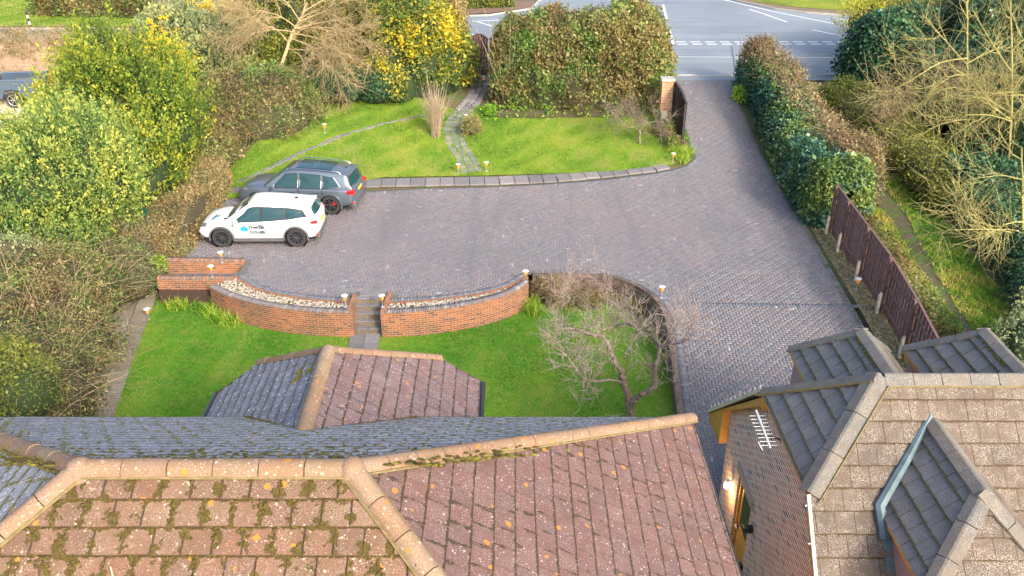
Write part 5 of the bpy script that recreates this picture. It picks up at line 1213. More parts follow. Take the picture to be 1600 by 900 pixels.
wc = thing('parked_car', 'white compact SUV with blue house logo on its door, nearest to the garden wall', 'car', (0, 0, 0))
W = dict(L=4.36, hw=.935, r=.365, track=.80, wheels=(.80, 3.46), paint=MT['carwhite'], roofpaint=MT['carwhite'], pillar=MT['carwhite'], band=[(.36, .12), (.9, .0), (3.12, .0), (2.42, .97), (.9, .97), (.50, .82)], arch=MT['trim'], rim=MT['rimdk'], spokes=10,
    body=[(.0, .48, .60, .82, .60, .86, .50), (.04, .36, .78, .95, .76, .99, .60), (.16, .30, .89, 1.03, .84, 1.10, .66), (.5, .26, .93, 1.06, .89, 1.12, .70), (.85, .25, .94, 1.05, .90, 1.08, .70), (1.5, .23, .93, 1.00, .91, 1.03, .70), (2.2, .23, .93, .96, .91, .98, .70), (2.9, .23, .93, .93, .90, .98, .70),
          (3.3, .24, .94, .91, .88, 1.00, .66), (3.7, .25, .93, .87, .85, .96, .62), (4.05, .27, .89, .80, .79, .87, .56), (4.24, .32, .78, .70, .70, .76, .50), (4.33, .40, .66, .60, .60, .66, .42), (4.36, .46, .58, .56, .54, .60, .38)],
    cabin=[(.10, 1.06, .74, 1.10, .62), (.30, 1.09, .80, 1.41, .60), (.5, 1.09, .81, 1.45, .60), (.75, 1.08, .84, 1.475, .61), (1.5, 1.02, .87, 1.53, .63), (2.1, .98, .87, 1.56, .63), (2.45, .96, .87, 1.53, .62), (2.9, .95, .86, 1.26, .72), (3.28, .95, .82, .98, .78)],
    side_glass=[[(2.02, .05), (3.0, .06), (2.86, .45), (2.42, .92), (2.02, .93)], [(1.12, .08), (1.94, .05), (1.94, .93), (1.12, .90)], [(.42, .20), (1.06, .08), (1.06, .88), (.62, .78)]],
    windscreen=((2.47, 1.51, .56), (3.24, 1.02, .70)), rear_glass=((.30, 1.38, .52), (.10, 1.12, .62)), roof_x=[.29, .35, .6, .9, 1.3, 1.7, 2.1, 2.35, 2.5],
    gaps=[(1.98, .38, .96), (1.05, .5, 1.0), (3.0, .5, .93)], handles=[(2.2, .86), (1.22, .92)], mirror=(2.85, 1.03),
    bits=[('headlight', MT['lens'], (4.08, .66, .78), (.26, .16, .10, -.5, .1)), ('tail_light', MT['red'], (.15, .79, .93), (.26, .10, .10, .25, 0)), ('tail_light_lens', MT['lens'], (.11, .66, .93), (.1, .26, .09, .2, 0)), ('number_plate', MT['plate'], (-.005, 0, .78), (.03, .5, .11)),
          ('reflector', MT['red'], (.09, .68, .45), (.08, .26, .07, .25, 0)), ('rear_skirt', MT['trim'], (.07, 0, .40), (.18, 1.5, .20)), ('front_skirt', MT['trim'], (4.24, 0, .32), (.2, 1.3, .14)), ('exhaust', MT['chrome'], (.02, .5, .30), (.12, .1, .06)),
          ('side_vent', MT['trim'], (3.15, .905, .84), (.32, .03, .03)), ('bonnet_vent', MT['black'], (3.28, .60, 1.00), (.2, .1, .02, .2, 0)), ('spoiler', MT['carwhite'], (.33, 0, 1.415), (.2, 1.12, .03)), ('aerial', MT['black'], (.85, .02, 1.555), (.12, .04, .05))])
suv(wc, W)
# door sticker and bonnet sticker
def sticker(Mx, sc):
    mb = MB(); y = .001; h = [(0, 0), (0, .12), (.10, .20), (.20, .12), (.20, .0), (.155, .055), (.10, .01), (.045, .055)]
    mb.prism([Mx @ Vector((a*sc, b_*sc, 0)) for a, b_ in h], (Mx.to_3x3() @ Vector((0, 0, .003)))); mb.build('house_emblem', MT['blue'], wc, world=False)
    text_mesh('door_lettering', 'media\nhouse.', .17*sc, MT['ink'], wc, Mx @ Matrix.Translation((.23*sc, .105*sc, 0)))
hwd = .946
# near side after the car is turned to face left is local +y; text must read left-to-right seen from +y, i.e. running towards -x
Mx = Matrix(((-1, 0, 0, 2.74-2.18), (0, 0, 1, hwd), (0, 1, 0, .60), (0, 0, 0, 1)))
sticker(Mx, 1.35)
Mx = Matrix(((-.25, .97, 0, 3.72-2.18), (-.97, -.25, 0, .62), (-.02, -.16, 1, .985), (0, 0, 0, 1)))
sticker(Matrix.Translation((0, 0, .0)) @ Mx, .95)
p1, p2 = P(350, 387, 0), P(463, 386, 0)
wc.rotation_euler = (0, 0, math.pi - math.atan2(p2.y-p1.y, p2.x-p1.x)*-1*0+math.radians(.5)); cx = (p1.x+p2.x)/2
wc.location = (cx-(2.18-(.80+3.46)/2)*1.0, (p1.y+p2.y)/2+.92, .0)

gc = thing('parked_car', 'metallic grey SUV with black glass roof and silver rails, behind the white car', 'car', (0, 0, 0))
Gd = dict(L=4.80, hw=.965, r=.385, track=.83, wheels=(.95, 3.85), paint=MT['cargrey'], roofpaint=MT['cargrey'], pillar=MT['cargrey'], arch=MT['cargrey'], rim=MT['rimdk'], spokes=5, caliper=True, win_trim=True,
    body=[(.0, .50, .66, .84, .62, .90, .50), (.05, .38, .82, .96, .80, 1.02, .62), (.2, .32, .92, 1.02, .87, 1.08, .68), (.6, .28, .96, 1.03, .91, 1.08, .72), (1.0, .26, .97, 1.02, .92, 1.05, .72), (1.8, .24, .96, 1.0, .93, 1.03, .72), (2.6, .24, .96, .98, .93, 1.01, .72), (3.2, .24, .96, .97, .92, 1.02, .72),
          (3.6, .25, .97, .96, .91, 1.05, .68), (4.0, .26, .96, .93, .89, 1.03, .66), (4.4, .28, .93, .87, .84, .96, .60), (4.65, .33, .83, .76, .75, .84, .54), (4.77, .40, .72, .64, .64, .72, .46), (4.80, .48, .64, .60, .58, .66, .42)],
    cabin=[(.12, 1.02, .78, 1.06, .68), (.30, 1.04, .82, 1.53, .62), (.45, 1.05, .83, 1.57, .62), (.7, 1.04, .86, 1.60, .64), (1.5, 1.01, .89, 1.66, .66), (2.3, 1.0, .89, 1.68, .66), (2.75, .99, .89, 1.64, .65), (3.2, .99, .88, 1.34, .74), (3.6, 1.0, .84, 1.06, .80)],
    side_glass=[[(2.22, .06), (3.3, .06), (3.12, .5), (2.68, .92), (2.22, .94)], [(1.30, .06), (2.14, .06), (2.14, .94), (1.30, .92)], [(.55, .16), (1.22, .06), (1.22, .90), (.80, .82)]],
    windscreen=((2.78, 1.62, .58), (3.54, 1.08, .72)), rear_glass=((.30, 1.50, .56), (.12, 1.12, .68)), roof_x=[.29, .4, .7, 1.1, 1.6, 2.1, 2.5, 2.78],
    pano=(.95, 2.35), rails=(.6, 2.55), gaps=[(2.18, .36, 1.0), (1.22, .5, 1.0), (3.35, .5, .97)], handles=[(2.4, .88), (1.45, .9)], mirror=(3.15, 1.08),
    bits=[('headlight', MT['lens'], (4.42, .70, .80), (.28, .2, .14, -.45, .1)), ('tail_light', MT['red'], (.15, .77, .92), (.30, .22, .14, .3, 0)), ('number_plate', MT['plate'], (.015, 0, .86), (.03, .5, .11)), ('spoiler', MT['cargrey'], (.30, 0, 1.535), (.22, 1.2, .035)),
          ('reflector', MT['red'], (.11, .72, .50), (.08, .34, .04, .25, 0)), ('bumper_trim', MT['chrome'], (.05, 0, .46), (.10, 1.4, .03)), ('rear_skirt', MT['trim'], (.12, 0, .38), (.2, 1.5, .14)), ('exhaust', MT['chrome'], (.04, .6, .34), (.12, .14, .06)), ('aerial', MT['black'], (.5, .0, 1.62), (.1, .04, .05)), ('badge', MT['chrome'], (.0, 0, 1.0), (.03, .11, .11))])
suv(gc, Gd)
p2 = P(518, 336, 0); yaw = math.pi - math.radians(7.5)
gc.rotation_euler = (0, 0, yaw); R_ = Matrix.Rotation(yaw, 3, 'Z'); rw = Vector((.95-2.4, .94, 0)); gc.location = Vector((p2.x, p2.y, .02)) - R_ @ rw

pk = thing('pickup_truck', 'slate blue pickup truck with open load bed, cut off at the left edge', 'truck', (0, 0, 0))
mb = MB(); mb.bbox(-1.65, 0, .72, 2.1, 1.62, .12, .03); mb.build('bed_floor', MT['trim'], pk, world=False)
for sy in (-1, 1):
    mb = MB(); mb.prism([(-2.62, sy*.86, .50), (-2.25, sy*.88, .42), (-2.0, sy*.88, .55), (-1.85, sy*.88, .82), (-1.5, sy*.88, .92), (-1.15, sy*.88, .82), (-1.0, sy*.88, .45), (-.45, sy*.88, .42), (-.45, sy*.86, 1.28), (-2.62, sy*.84, 1.28)], (0, -sy*.10, 0)); mb.build('bed_side', MT['pickblue'], pk, world=False)
    mb = MB(); mb.tube([(-2.62, sy*.82, 1.31), (-.45, sy*.82, 1.31)], .045, 6); mb.build('bed_rail', MT['pickblue'], pk, world=False)
    mb = MB(); mb.box(-2.64, sy*.80, .98, .05, .11, .34); mb.build('tail_light', MT['red'], pk, world=False)
    mb = MB(); mb.bbox(-1.5, sy*.62, .95, .9, .34, .3, .12); mb.build('wheel_box', MT['trim'], pk, world=False)
    for x in (-1.5, 1.6): wheel(pk, x, sy*.78, .38, .25, MT['rimsil'], 6)
mb = MB(); mb.bbox(-2.60, 0, .98, .09, 1.62, .62, .02); mb.build('tailgate', MT['pickblue'], pk, world=False)
mb = MB(); mb.bbox(-2.72, 0, .58, .18, 1.72, .18, .04); mb.build('rear_bumper', MT['chrome'], pk, world=False)
mb = MB(); mb.prism([(-.4, -.86, .4), (2.45, -.86, .4), (2.55, -.84, .7), (2.4, -.82, 1.02), (1.3, -.84, 1.12), (.65, -.72, 1.72), (-.2, -.72, 1.76), (-.4, -.84, 1.2)], (0, 1.7, 0)); mb.build('cab', MT['pickblue'], pk, world=False)
mb = MB(); mb.box(.25, 0, 1.42, 1.1, 1.58, .42); mb.build('cab_glass', MT['carglass'], pk, world=False)
q = G(21, 170, off=.03); pk.location = (q.x-1.5-.0, q.y+.9, q.z); pk.rotation_euler = (0, 0, math.pi+math.radians(4))
# ================= PLANTS =================
# colours by kind of leaf
g_ = lambda *a: [(i/(len(a)-1), c_) for i, c_ in enumerate(a)]
LM = {}
LM['laurel'] = leafmat('laurel_leaves', g_((.035, .075, .02), (.07, .14, .025), (.14, .22, .03), (.28, .33, .035), (.46, .42, .05)), .3)
LM['laurel2'] = leafmat('greyer_laurel_leaves', g_((.04, .095, .04), (.09, .18, .06), (.17, .27, .07), (.32, .39, .08), (.52, .50, .10)), .3)
LM['bramble'] = leafmat('bramble_leaves', g_((.06, .035, .02), (.11, .14, .035), (.28, .18, .08), (.15, .20, .05), (.45, .30, .16)), .2, patch=g_((.04, .10, .025), (.08, .20, .04), (.17, .34, .06), (.25, .17, .08), (.30, .38, .12)), pscale=.7)
LM['brown'] = leafmat('brown_hedge_leaves', g_((.13, .085, .04), (.22, .15, .07), (.32, .23, .11), (.28, .22, .08), (.42, .33, .18)), .2, patch=g_((.10, .10, .04), (.14, .15, .06), (.20, .20, .09), (.2, .22, .1), (.3, .3, .14)), pscale=.8)
LM['ivy'] = leafmat('dark_ivy_leaves', g_((.018, .05, .038), (.035, .105, .075), (.055, .15, .095), (.10, .22, .12), (.22, .34, .20)), .15, rough=.35, patch=g_((.05, .10, .02), (.10, .18, .03), (.20, .26, .04), (.30, .34, .05), (.4, .42, .07)), pscale=.5)
LM['ivydark'] = leafmat('deep_green_leaves', g_((.014, .04, .025), (.025, .075, .04), (.04, .11, .055), (.06, .15, .06), (.12, .22, .09)), .15, rough=.35)
LM['yellow'] = leafmat('yellow_flecked_leaves', g_((.05, .10, .025), (.10, .17, .03), (.20, .24, .04), (.58, .44, .03), (.72, .55, .03)), .3, patch=g_((.07, .12, .04), (.12, .18, .05), (.18, .22, .06), (.24, .26, .07), (.5, .44, .08)), pscale=.55)
LM['mimosa'] = leafmat('grey_green_leaves', g_((.10, .16, .08), (.18, .24, .12), (.28, .33, .16), (.36, .38, .16), (.55, .52, .18)), .3)
LM['flower'] = leafmat('yellow_blossom', g_((.70, .46, .015), (.82, .60, .02), (.85, .68, .06)), .3)
LM['willow'] = leafmat('yellow_green_leaves', g_((.20, .24, .03), (.34, .36, .04), (.48, .46, .05), (.58, .52, .07)), .35)
LM['olive'] = leafmat('olive_leaves', g_((.07, .10, .02), (.13, .16, .03), (.22, .24, .04), (.36, .34, .06)), .25)
LM['blade'] = leafmat('grass_blades', g_((.06, .18, .015), (.12, .27, .02), (.18, .33, .03), (.32, .34, .10)), .3)
LM['bladelow'] = leafmat('lower_grass_blades', g_((.035, .16, .012), (.09, .25, .02), (.18, .31, .03), (.33, .34, .10)), .3)
LM['daff'] = leafmat('bright_bulb_leaves', g_((.10, .24, .02), (.18, .36, .03), (.34, .44, .05), (.50, .44, .10)), .3)
def barkmat(name, a, b_, c_):
    m, nt, b = newmat(name); n = noise(nt, 14, 4, .7, geopos(nt)); nt.links.new(ramp(nt, n, [(.3, a), (.5, b_), (.7, c_)]), b.inputs['Base Color']); b.inputs['Roughness'].default_value = .9; bump(nt, b, n, .4, .02); return m
BK = dict(brown=barkmat('brown_twigs', (.09, .06, .04), (.16, .11, .07), (.24, .18, .12)), tan=barkmat('tan_twigs', (.26, .19, .09), (.38, .29, .15), (.48, .38, .22)), yellow=barkmat('yellow_twigs', (.22, .19, .06), (.34, .31, .11), (.46, .43, .20)),
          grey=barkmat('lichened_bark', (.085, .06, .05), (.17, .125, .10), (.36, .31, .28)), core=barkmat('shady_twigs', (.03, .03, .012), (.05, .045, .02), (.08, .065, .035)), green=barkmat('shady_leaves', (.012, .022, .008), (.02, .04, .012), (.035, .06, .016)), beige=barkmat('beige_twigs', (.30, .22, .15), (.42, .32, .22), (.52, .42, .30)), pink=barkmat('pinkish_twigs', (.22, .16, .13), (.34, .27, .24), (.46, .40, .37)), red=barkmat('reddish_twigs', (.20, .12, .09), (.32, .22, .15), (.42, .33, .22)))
class Fn:                                                    # smooth cheap noise
    def __init__(s, seed, f=1.): r = np.random.RandomState(seed); s.k = r.normal(0, 1, (9, 3))*f*np.array([.6, .6, .6, 1.2, 1.2, 1.2, 2.4, 2.4, 2.4])[:, None]; s.p = r.rand(9)*6.28; s.a = np.array([.4, .4, .4, .22, .22, .22, .12, .12, .12])
    def __call__(s, q): return (np.sin(q @ s.k.T + s.p)*s.a).sum(1)
def leaves(C_, size, asp=.55, rs=RS, up=.35, dirs=None):
    n = len(C_); a = rs.normal(0, 1, (n, 3)) if dirs is None else dirs+rs.normal(0, .35, (n, 3)); a /= np.linalg.norm(a, axis=1)[:, None]+1e-9
    nr = rs.normal(0, 1, (n, 3)); nr[:, 2] += up*3; b_ = np.cross(nr, a); b_ /= np.linalg.norm(b_, axis=1)[:, None]+1e-9
    s_ = (size*np.clip(rs.lognormal(-.08, .38, n), .35, 2.2))[:, None]; a = a*s_*.5; b_ = b_*s_*.5*asp
    V = np.stack([C_-a, C_+b_-a*.1, C_+a, C_-b_-a*.1], 1).reshape(-1, 3); F = np.arange(n*4).reshape(-1, 4); return V, F
def lobes_pts(lobes, n, rs, amp=.18, seed=0, f=1., zlo=-.35, shell=.14):
    L = np.array(lobes, float); ar = (L[:, 3]*L[:, 4]+L[:, 4]*L[:, 5]+L[:, 3]*L[:, 5]); idx = rs.choice(len(L), n, p=ar/ar.sum()); d = rs.normal(0, 1, (n, 3)); d /= np.linalg.norm(d, axis=1)[:, None]
    d[:, 2] = np.where(d[:, 2] < zlo, -d[:, 2], d[:, 2]); c_ = L[idx, :3]; r = L[idx, 3:]; fn = Fn(seed, f); base = c_+r*d
    k = 1+amp*fn(base)-np.abs(rs.normal(0, shell, n)); p = c_+r*d*k[:, None]; keep = np.ones(n, bool)
    for j in range(len(L)):
        q = (p-L[j, :3])/L[j, 3:]; ins = (q**2).sum(1) < .72; keep &= ~(ins & (idx != j))
    nr = d/r; nr /= np.linalg.norm(nr, axis=1)[:, None]; return p[keep], nr[keep]
def hedge_pts(path, w, h, n, rs, e=3., amp=.12, seed=0, f=1., z0=None, shell=.1, dome=7):
    q = np.array([p[:2] for p in path]); seg = np.hypot(*np.diff(q, axis=0).T); cs = np.concatenate([[0], np.cumsum(seg)]); T = cs[-1]
    ws = np.array(w if hasattr(w, '__len__') else [w]*len(q)); hs = np.array(h if hasattr(h, '__len__') else [h]*len(q))
    s_ = rs.rand(n); m_ = rs.rand(n); endw = min(.45, float(ws.mean())/T*.6)
    s_ = np.where(m_ < .22, rs.rand(n)**1.5*endw, np.where(m_ < .44, 1-rs.rand(n)**1.5*endw, s_)); d = s_*T
    x = np.interp(d, cs, q[:, 0]); y = np.interp(d, cs, q[:, 1]); W_ = np.interp(d, cs, ws); H_ = np.interp(d, cs, hs)
    x2 = np.interp(d+.05, cs, q[:, 0]); y2 = np.interp(d+.05, cs, q[:, 1]); x1 = np.interp(d-.05, cs, q[:, 0]); y1 = np.interp(d-.05, cs, q[:, 1])
    tx, ty = x2-x1, y2-y1; l = np.hypot(tx, ty)+1e-9; nx_, ny_ = -ty/l, tx/l
    t = 2*s_-1; k = (1-np.abs(t)**dome)**(1/dome)
    a = rs.uniform(-.05, math.pi+.05, n); ca, sa = np.cos(a), np.sin(a); u = np.sign(ca)*np.abs(ca)**(2/e); v = np.sign(sa)*np.abs(sa)**(2/e)
    fn = Fn(seed, f); P0 = np.stack([x+nx_*u*W_/2, y+ny_*u*W_/2, v*H_], 1); g = 1+amp*fn(P0)-np.abs(rs.normal(0, shell, n))
    px_ = x+nx_*u*W_/2*k*g; py_ = y+ny_*u*W_/2*k*g; zz_ = np.array([terr(a_, b_) if z0 is None else z0 for a_, b_ in zip(px_, py_)])
    p = np.stack([px_, py_, zz_+np.maximum(v, .0)*H_*(k**.5)*g], 1); nr = np.stack([nx_*u, ny_*u, v*.9+.1], 1); nr /= np.linalg.norm(nr, axis=1)[:, None]; return p, nr
def clusters(p, nr, per, spread, size, rs, seed, f=1.2, asp=.55, shoot=0., tips=.0, contrast=.35):
    """leaf clusters at p; shoot > 0 makes upright leafy shoots whose tips are lighter"""
    n = len(p); t = rs.rand(n, per); d = nr*.5+np.array([0, 0, 1.])*1.0+rs.normal(0, .25, (n, 3)); d /= np.linalg.norm(d, axis=1)[:, None]
    ln = shoot*rs.uniform(.4, 1.3, (n, 1)); c_ = p[:, None, :]+d[:, None, :]*(t*ln)[..., None]+rs.normal(0, 1, (n, per, 3))*(spread*(1-.6*t*(shoot > 0)))[..., None]
    cl = Fn(seed+5, f)(p)*contrast*.6+rs.normal(0, contrast*.45, n); r = .42+cl[:, None]+tips*(t-.4)+rs.normal(0, .13, (n, per))
    C_ = c_.reshape(-1, 3); V, F = leaves(C_, size, asp, rs, dirs=np.repeat(d, per, 0)*(1.2 if shoot else 0)+rs.normal(0, 1, (n*per, 3))*(.6 if shoot else 1)); return V, F, np.repeat(np.clip(r.ravel(), 0, 1), 4)
def stems(p, d, ln, rad, rs, bend=.5, seg=5, droop=.4):
    """thin curved stems as three-sided tubes"""
    n = len(p); ln = ln*rs.uniform(.5, 1.3, n); b_ = rs.normal(0, bend, (n, 3)); V = np.zeros((n, seg, 3, 3)); t_ = np.linspace(0, 1, seg); a = np.cross(d, rs.normal(0, 1, (n, 3))); a /= np.linalg.norm(a, axis=1)[:, None]+1e-9; c_ = np.cross(d, a)
    for i, t in enumerate(t_):
        ctr = p+d*(ln*t)[:, None]+b_*(ln*t*t*.5)[:, None]; ctr[:, 2] -= droop*ln*t*t; r = rad*(1-.6*t)
        for k in range(3): an = 2.094*k; V[:, i, k] = ctr+(a*math.cos(an)+c_*math.sin(an))*r
    base = (np.arange(n)*seg*3)[:, None, None]; f = [[i*3+k, i*3+(k+1) % 3, (i+1)*3+(k+1) % 3, (i+1)*3+k] for i in range(seg-1) for k in range(3)]; F = (base+np.array(f)[None]).reshape(-1, 4); return V.reshape(-1, 3), F
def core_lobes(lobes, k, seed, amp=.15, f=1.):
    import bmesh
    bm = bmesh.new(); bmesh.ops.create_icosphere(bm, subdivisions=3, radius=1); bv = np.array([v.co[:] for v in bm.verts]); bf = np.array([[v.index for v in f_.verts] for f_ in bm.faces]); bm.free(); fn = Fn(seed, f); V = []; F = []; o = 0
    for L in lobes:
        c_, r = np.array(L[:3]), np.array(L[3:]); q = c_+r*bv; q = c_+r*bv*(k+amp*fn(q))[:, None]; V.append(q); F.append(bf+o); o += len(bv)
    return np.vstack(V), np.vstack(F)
def core_hedge(path, w, h, k, seed, e=3., z0=None, dome=7, amp=.1, f=1.):
    q = np.array(dens(path, .35, False)); n = len(q); ws = np.interp(np.linspace(0, 1, n), np.linspace(0, 1, len(w)), w) if hasattr(w, '__len__') else np.full(n, w); hs = np.interp(np.linspace(0, 1, n), np.linspace(0, 1, len(h)), h) if hasattr(h, '__len__') else np.full(n, h)
    V = []; m_ = 14; fn = Fn(seed, f)
    for i in range(n):
        t = q[min(i+1, n-1)]-q[max(i-1, 0)]; t = t/np.linalg.norm(t); nn = np.array([-t[1], t[0]]); s_ = 2*i/(n-1)-1; kk = max(.05, 1-abs(s_*.97)**dome)**(1/dome)*k
        for j in range(m_+1):
            a = math.pi*j/m_; u = math.copysign(abs(math.cos(a))**(2/e), math.cos(a)); v = abs(math.sin(a))**(2/e); x, y = q[i]+nn*u*ws[i]/2*kk; z = terr(x, y) if z0 is None else z0
            g = 1+amp*fn(np.array([[q[i][0]+nn[0]*u*ws[i]/2, q[i][1]+nn[1]*u*ws[i]/2, v*hs[i]]]))[0]; x, y = q[i]+nn*u*ws[i]/2*kk*g; V.append((x, y, z-.05+v*hs[i]*kk*g))
    F = [(i*(m_+1)+j, i*(m_+1)+j+1, (i+1)*(m_+1)+j+1, (i+1)*(m_+1)+j) for i in range(n-1) for j in range(m_)]; return np.array(V), np.array(F)
def plant(name, label, cat, kind, pts, nr, base, mat_l, n_leaf=12, spread=.12, size=.09, asp=.55, shoot=0, tips=0, seed=0, core=None, corem=None, stem=None, stemm=None, group=None, contrast=.35, f=1.2, leafname='foliage'):
    rs = np.random.RandomState(seed+100); t = thing(name, label, cat, base, 0, group)
    V, F, R = clusters(pts, nr, n_leaf, spread, size, rs, seed, f, asp, shoot, tips, contrast); np_mesh(leafname, V, F, mat_l, t, R)
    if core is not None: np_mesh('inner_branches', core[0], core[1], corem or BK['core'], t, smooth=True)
    if stem:
        cnt, ln, rad, bend, droop = stem; i = rs.randint(0, len(pts), cnt); d = nr[i]*.7+rs.normal(0, .6, (cnt, 3)); d[:, 2] = np.abs(d[:, 2])+.15; d /= np.linalg.norm(d, axis=1)[:, None]
        V, F = stems(pts[i]-nr[i]*.12-d*ln*.4, d, ln, rad, rs, bend, 5, droop); np_mesh('twigs', V, F, stemm or BK['tan'], t)
    return t
def bush(name, label, cat, lobes, n, mat_l, seed, base=None, **kw):
    rs = np.random.RandomState(seed); amp = kw.pop('amp', .18); fz = kw.pop('fz', 1.); shell = kw.pop('shell', .12); ck = kw.pop('ck', .82); zlo = kw.pop('zlo', -.35); p, nr = lobes_pts(lobes, n, rs, amp, seed, fz, zlo, shell); b_ = base or (lobes[0][0], lobes[0][1], terr(lobes[0][0], lobes[0][1]))
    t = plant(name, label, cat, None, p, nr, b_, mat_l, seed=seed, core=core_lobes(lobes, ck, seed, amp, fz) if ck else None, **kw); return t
def hedge(name, label, cat, path, w, h, n, mat_l, seed, **kw):
    rs = np.random.RandomState(seed); e = kw.pop('e', 3.); amp = kw.pop('amp', .12); fz = kw.pop('fz', 1.); shell = kw.pop('shell', .09); ck = kw.pop('ck', .84); z0 = kw.pop('z0', None); dome = kw.pop('dome', 7)
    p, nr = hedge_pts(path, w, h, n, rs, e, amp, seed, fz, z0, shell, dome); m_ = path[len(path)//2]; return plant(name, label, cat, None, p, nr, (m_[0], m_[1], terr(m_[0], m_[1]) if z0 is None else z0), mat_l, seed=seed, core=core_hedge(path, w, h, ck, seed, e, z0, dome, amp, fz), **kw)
def lobe_px(px, py, Y, rx, ry=None, rz=None): q = atY(px, py, Y); return (q.x, q.y, q.z, rx, ry or rx, rz or rx)

# --- big hedge right of the garden gate
hp = [(-.7, 43.6), (1.2, 43.2), (3.5, 43.1), (5.6, 43.1), (7.3, 43.3)]
hedge('tall_hedge', 'tall thick brown and green bramble hedge between garden gate and drive pillar', 'hedge', hp, [3.4, 4.4, 4.8, 4.8, 4.0], [3.9, 4.2, 4.3, 4.4, 4.3], 5200, LM['bramble'], 21, n_leaf=24, spread=.16, size=.12, stem=(4200, .55, .009, .8, .3), stemm=BK['red'], amp=.15, fz=1.7, e=3.6)
# low greenery at its foot
hedge('ground_ivy', 'bright green ivy skirting the foot of the tall hedge', 'ivy', [(-1.2, 41.0), (1, 40.9), (3.2, 41.0), (5.2, 41.0)], .7, .5, 170, LM['daff'], 22, n_leaf=12, spread=.12, size=.10, ck=.7)
# --- yellow flecked hedge left of the gate
bush('flowering_hedge', 'huge rounded hedge covered in yellow flowers left of the garden gate', 'hedge', [lobe_px(655, 95, 44.3, 2.9, 2.4, 3.0), lobe_px(615, 70, 45.8, 2.6, 2.4, 3.0), lobe_px(676, 60, 46, 1.6, 2., 2.6), lobe_px(620, 130, 43.2, 1.7, 1.6, 1.6), lobe_px(680, 118, 43.8, 1.0, 1.4, 1.8)], 4300, LM['yellow'], 23, corem=BK['green'], n_leaf=22, spread=.15, size=.13, stem=(504, 0.52, .008, 0.75, .3), stemm=BK['brown'], contrast=.5, base=(-5, 44.3, 1.7))
hedge('tall_hedge', 'tall bare brown hedge column just left of the garden gate, behind the yellow flowers', 'hedge', [(-3.2, 45.6), (-3.1, 48.4)], 1.5, 4.3, 900, LM['brown'], 24, n_leaf=19, spread=.15, size=.10, stem=(630, 0.45, .008, 0.60, .1), stemm=BK['beige'])
# --- grey green bramble mound behind the grey car
bush('bramble_mound', 'broad grey-brown bramble mound between laurel tree and upper lawn', 'bramble', [lobe_px(390, 185, 40.5, 3.6, 2.6, 2.3), lobe_px(330, 215, 39, 2.2, 2.2, 2.0), lobe_px(455, 170, 42, 1.8, 2.0, 1.8), lobe_px(330, 250, 36.5, 1.2, 1.6, 1.2)], 3600, LM['bramble'], 25, n_leaf=22, spread=.14, size=.09, stem=(2184, 0.68, .007, 0.90, .3), stemm=BK['beige'], amp=.12, base=(-12.5, 40.5, 1.))
# --- low clipped hedge left of the cars
hedge('low_hedge', 'low clipped golden brown hedge left of the parked cars', 'hedge', [gp(262, 402), gp(290, 352), gp(318, 318), gp(338, 285)], [1.7, 1.7, 1.5, 1.2], [1.15, 1.2, 1.15, 1.0], 2900, LM['brown'], 26, n_leaf=22, spread=.10, size=.07, stem=(1344, 0.38, .006, 0.60, .1), stemm=BK['tan'], e=3.5)
# --- laurels
lt1 = [lobe_px(190, 150, 36.5, 2.9, 2.6, 2.4), lobe_px(130, 190, 36, 1.8, 2.0, 1.8), lobe_px(245, 215, 35, 1.7, 1.9, 2.0), lobe_px(165, 115, 37.5, 1.5, 1.6, 1.5), lobe_px(230, 290, 32.5, 1.4, 1.6, 1.8), lobe_px(235, 140, 37, 1.5, 1.5, 1.5)]
def trunked(t, base, tops, m_, r=.16):
    mb = MB()
    for tp in tops:
        b_ = Vector(base); tp = Vector(tp); mid_ = b_.lerp(tp, .5)+Vector((random.uniform(-.2, .2), random.uniform(-.2, .2), .2)); mb.tube([b_, b_.lerp(mid_, .5), mid_, tp], [r, r*.8, r*.6, r*.25], 7)
    mb.build('trunk', m_, t)
t = bush('laurel_tree', 'large yellow-green laurel tree behind, left of the bramble mound', 'tree', lt1, 2600, LM['laurel'], 27, n_leaf=44, spread=.13, size=.10, asp=.5, corem=BK['green'], shoot=1.3, tips=.55, contrast=.28, amp=.32, fz=1.3, ck=.7, base=(-16, 36, .1), leafname='crown'); trunked(t, (-15.2, 35.5, 0), [l_[:3] for l_ in lt1[:3]], BK['brown'])
lt2 = [lobe_px(95, 310, 29.5, 2.5, 2.3, 2.3), lobe_px(45, 300, 30, 1.7, 1.8, 1.8), lobe_px(150, 330, 29.5, 1.6, 1.7, 1.8), lobe_px(100, 250, 31, 1.6, 1.6, 1.4), lobe_px(60, 380, 28, 1.6, 1.5, 1.4), lobe_px(130, 385, 28, 1.0, 1.2, 1.1)]
t = bush('laurel_tree', 'large yellow-green laurel tree in front, at the left edge above the bramble bank', 'tree', lt2, 2600, LM['laurel2'], 28, n_leaf=44, spread=.12, size=.095, asp=.5, corem=BK['green'], shoot=1.2, tips=.55, contrast=.28, amp=.32, fz=1.3, ck=.7, base=(-15.5, 29.5, -.6), leafname='crown'); trunked(t, (-15.3, 29.5, -.8), [l_[:3] for l_ in lt2[:3]], BK['brown'])
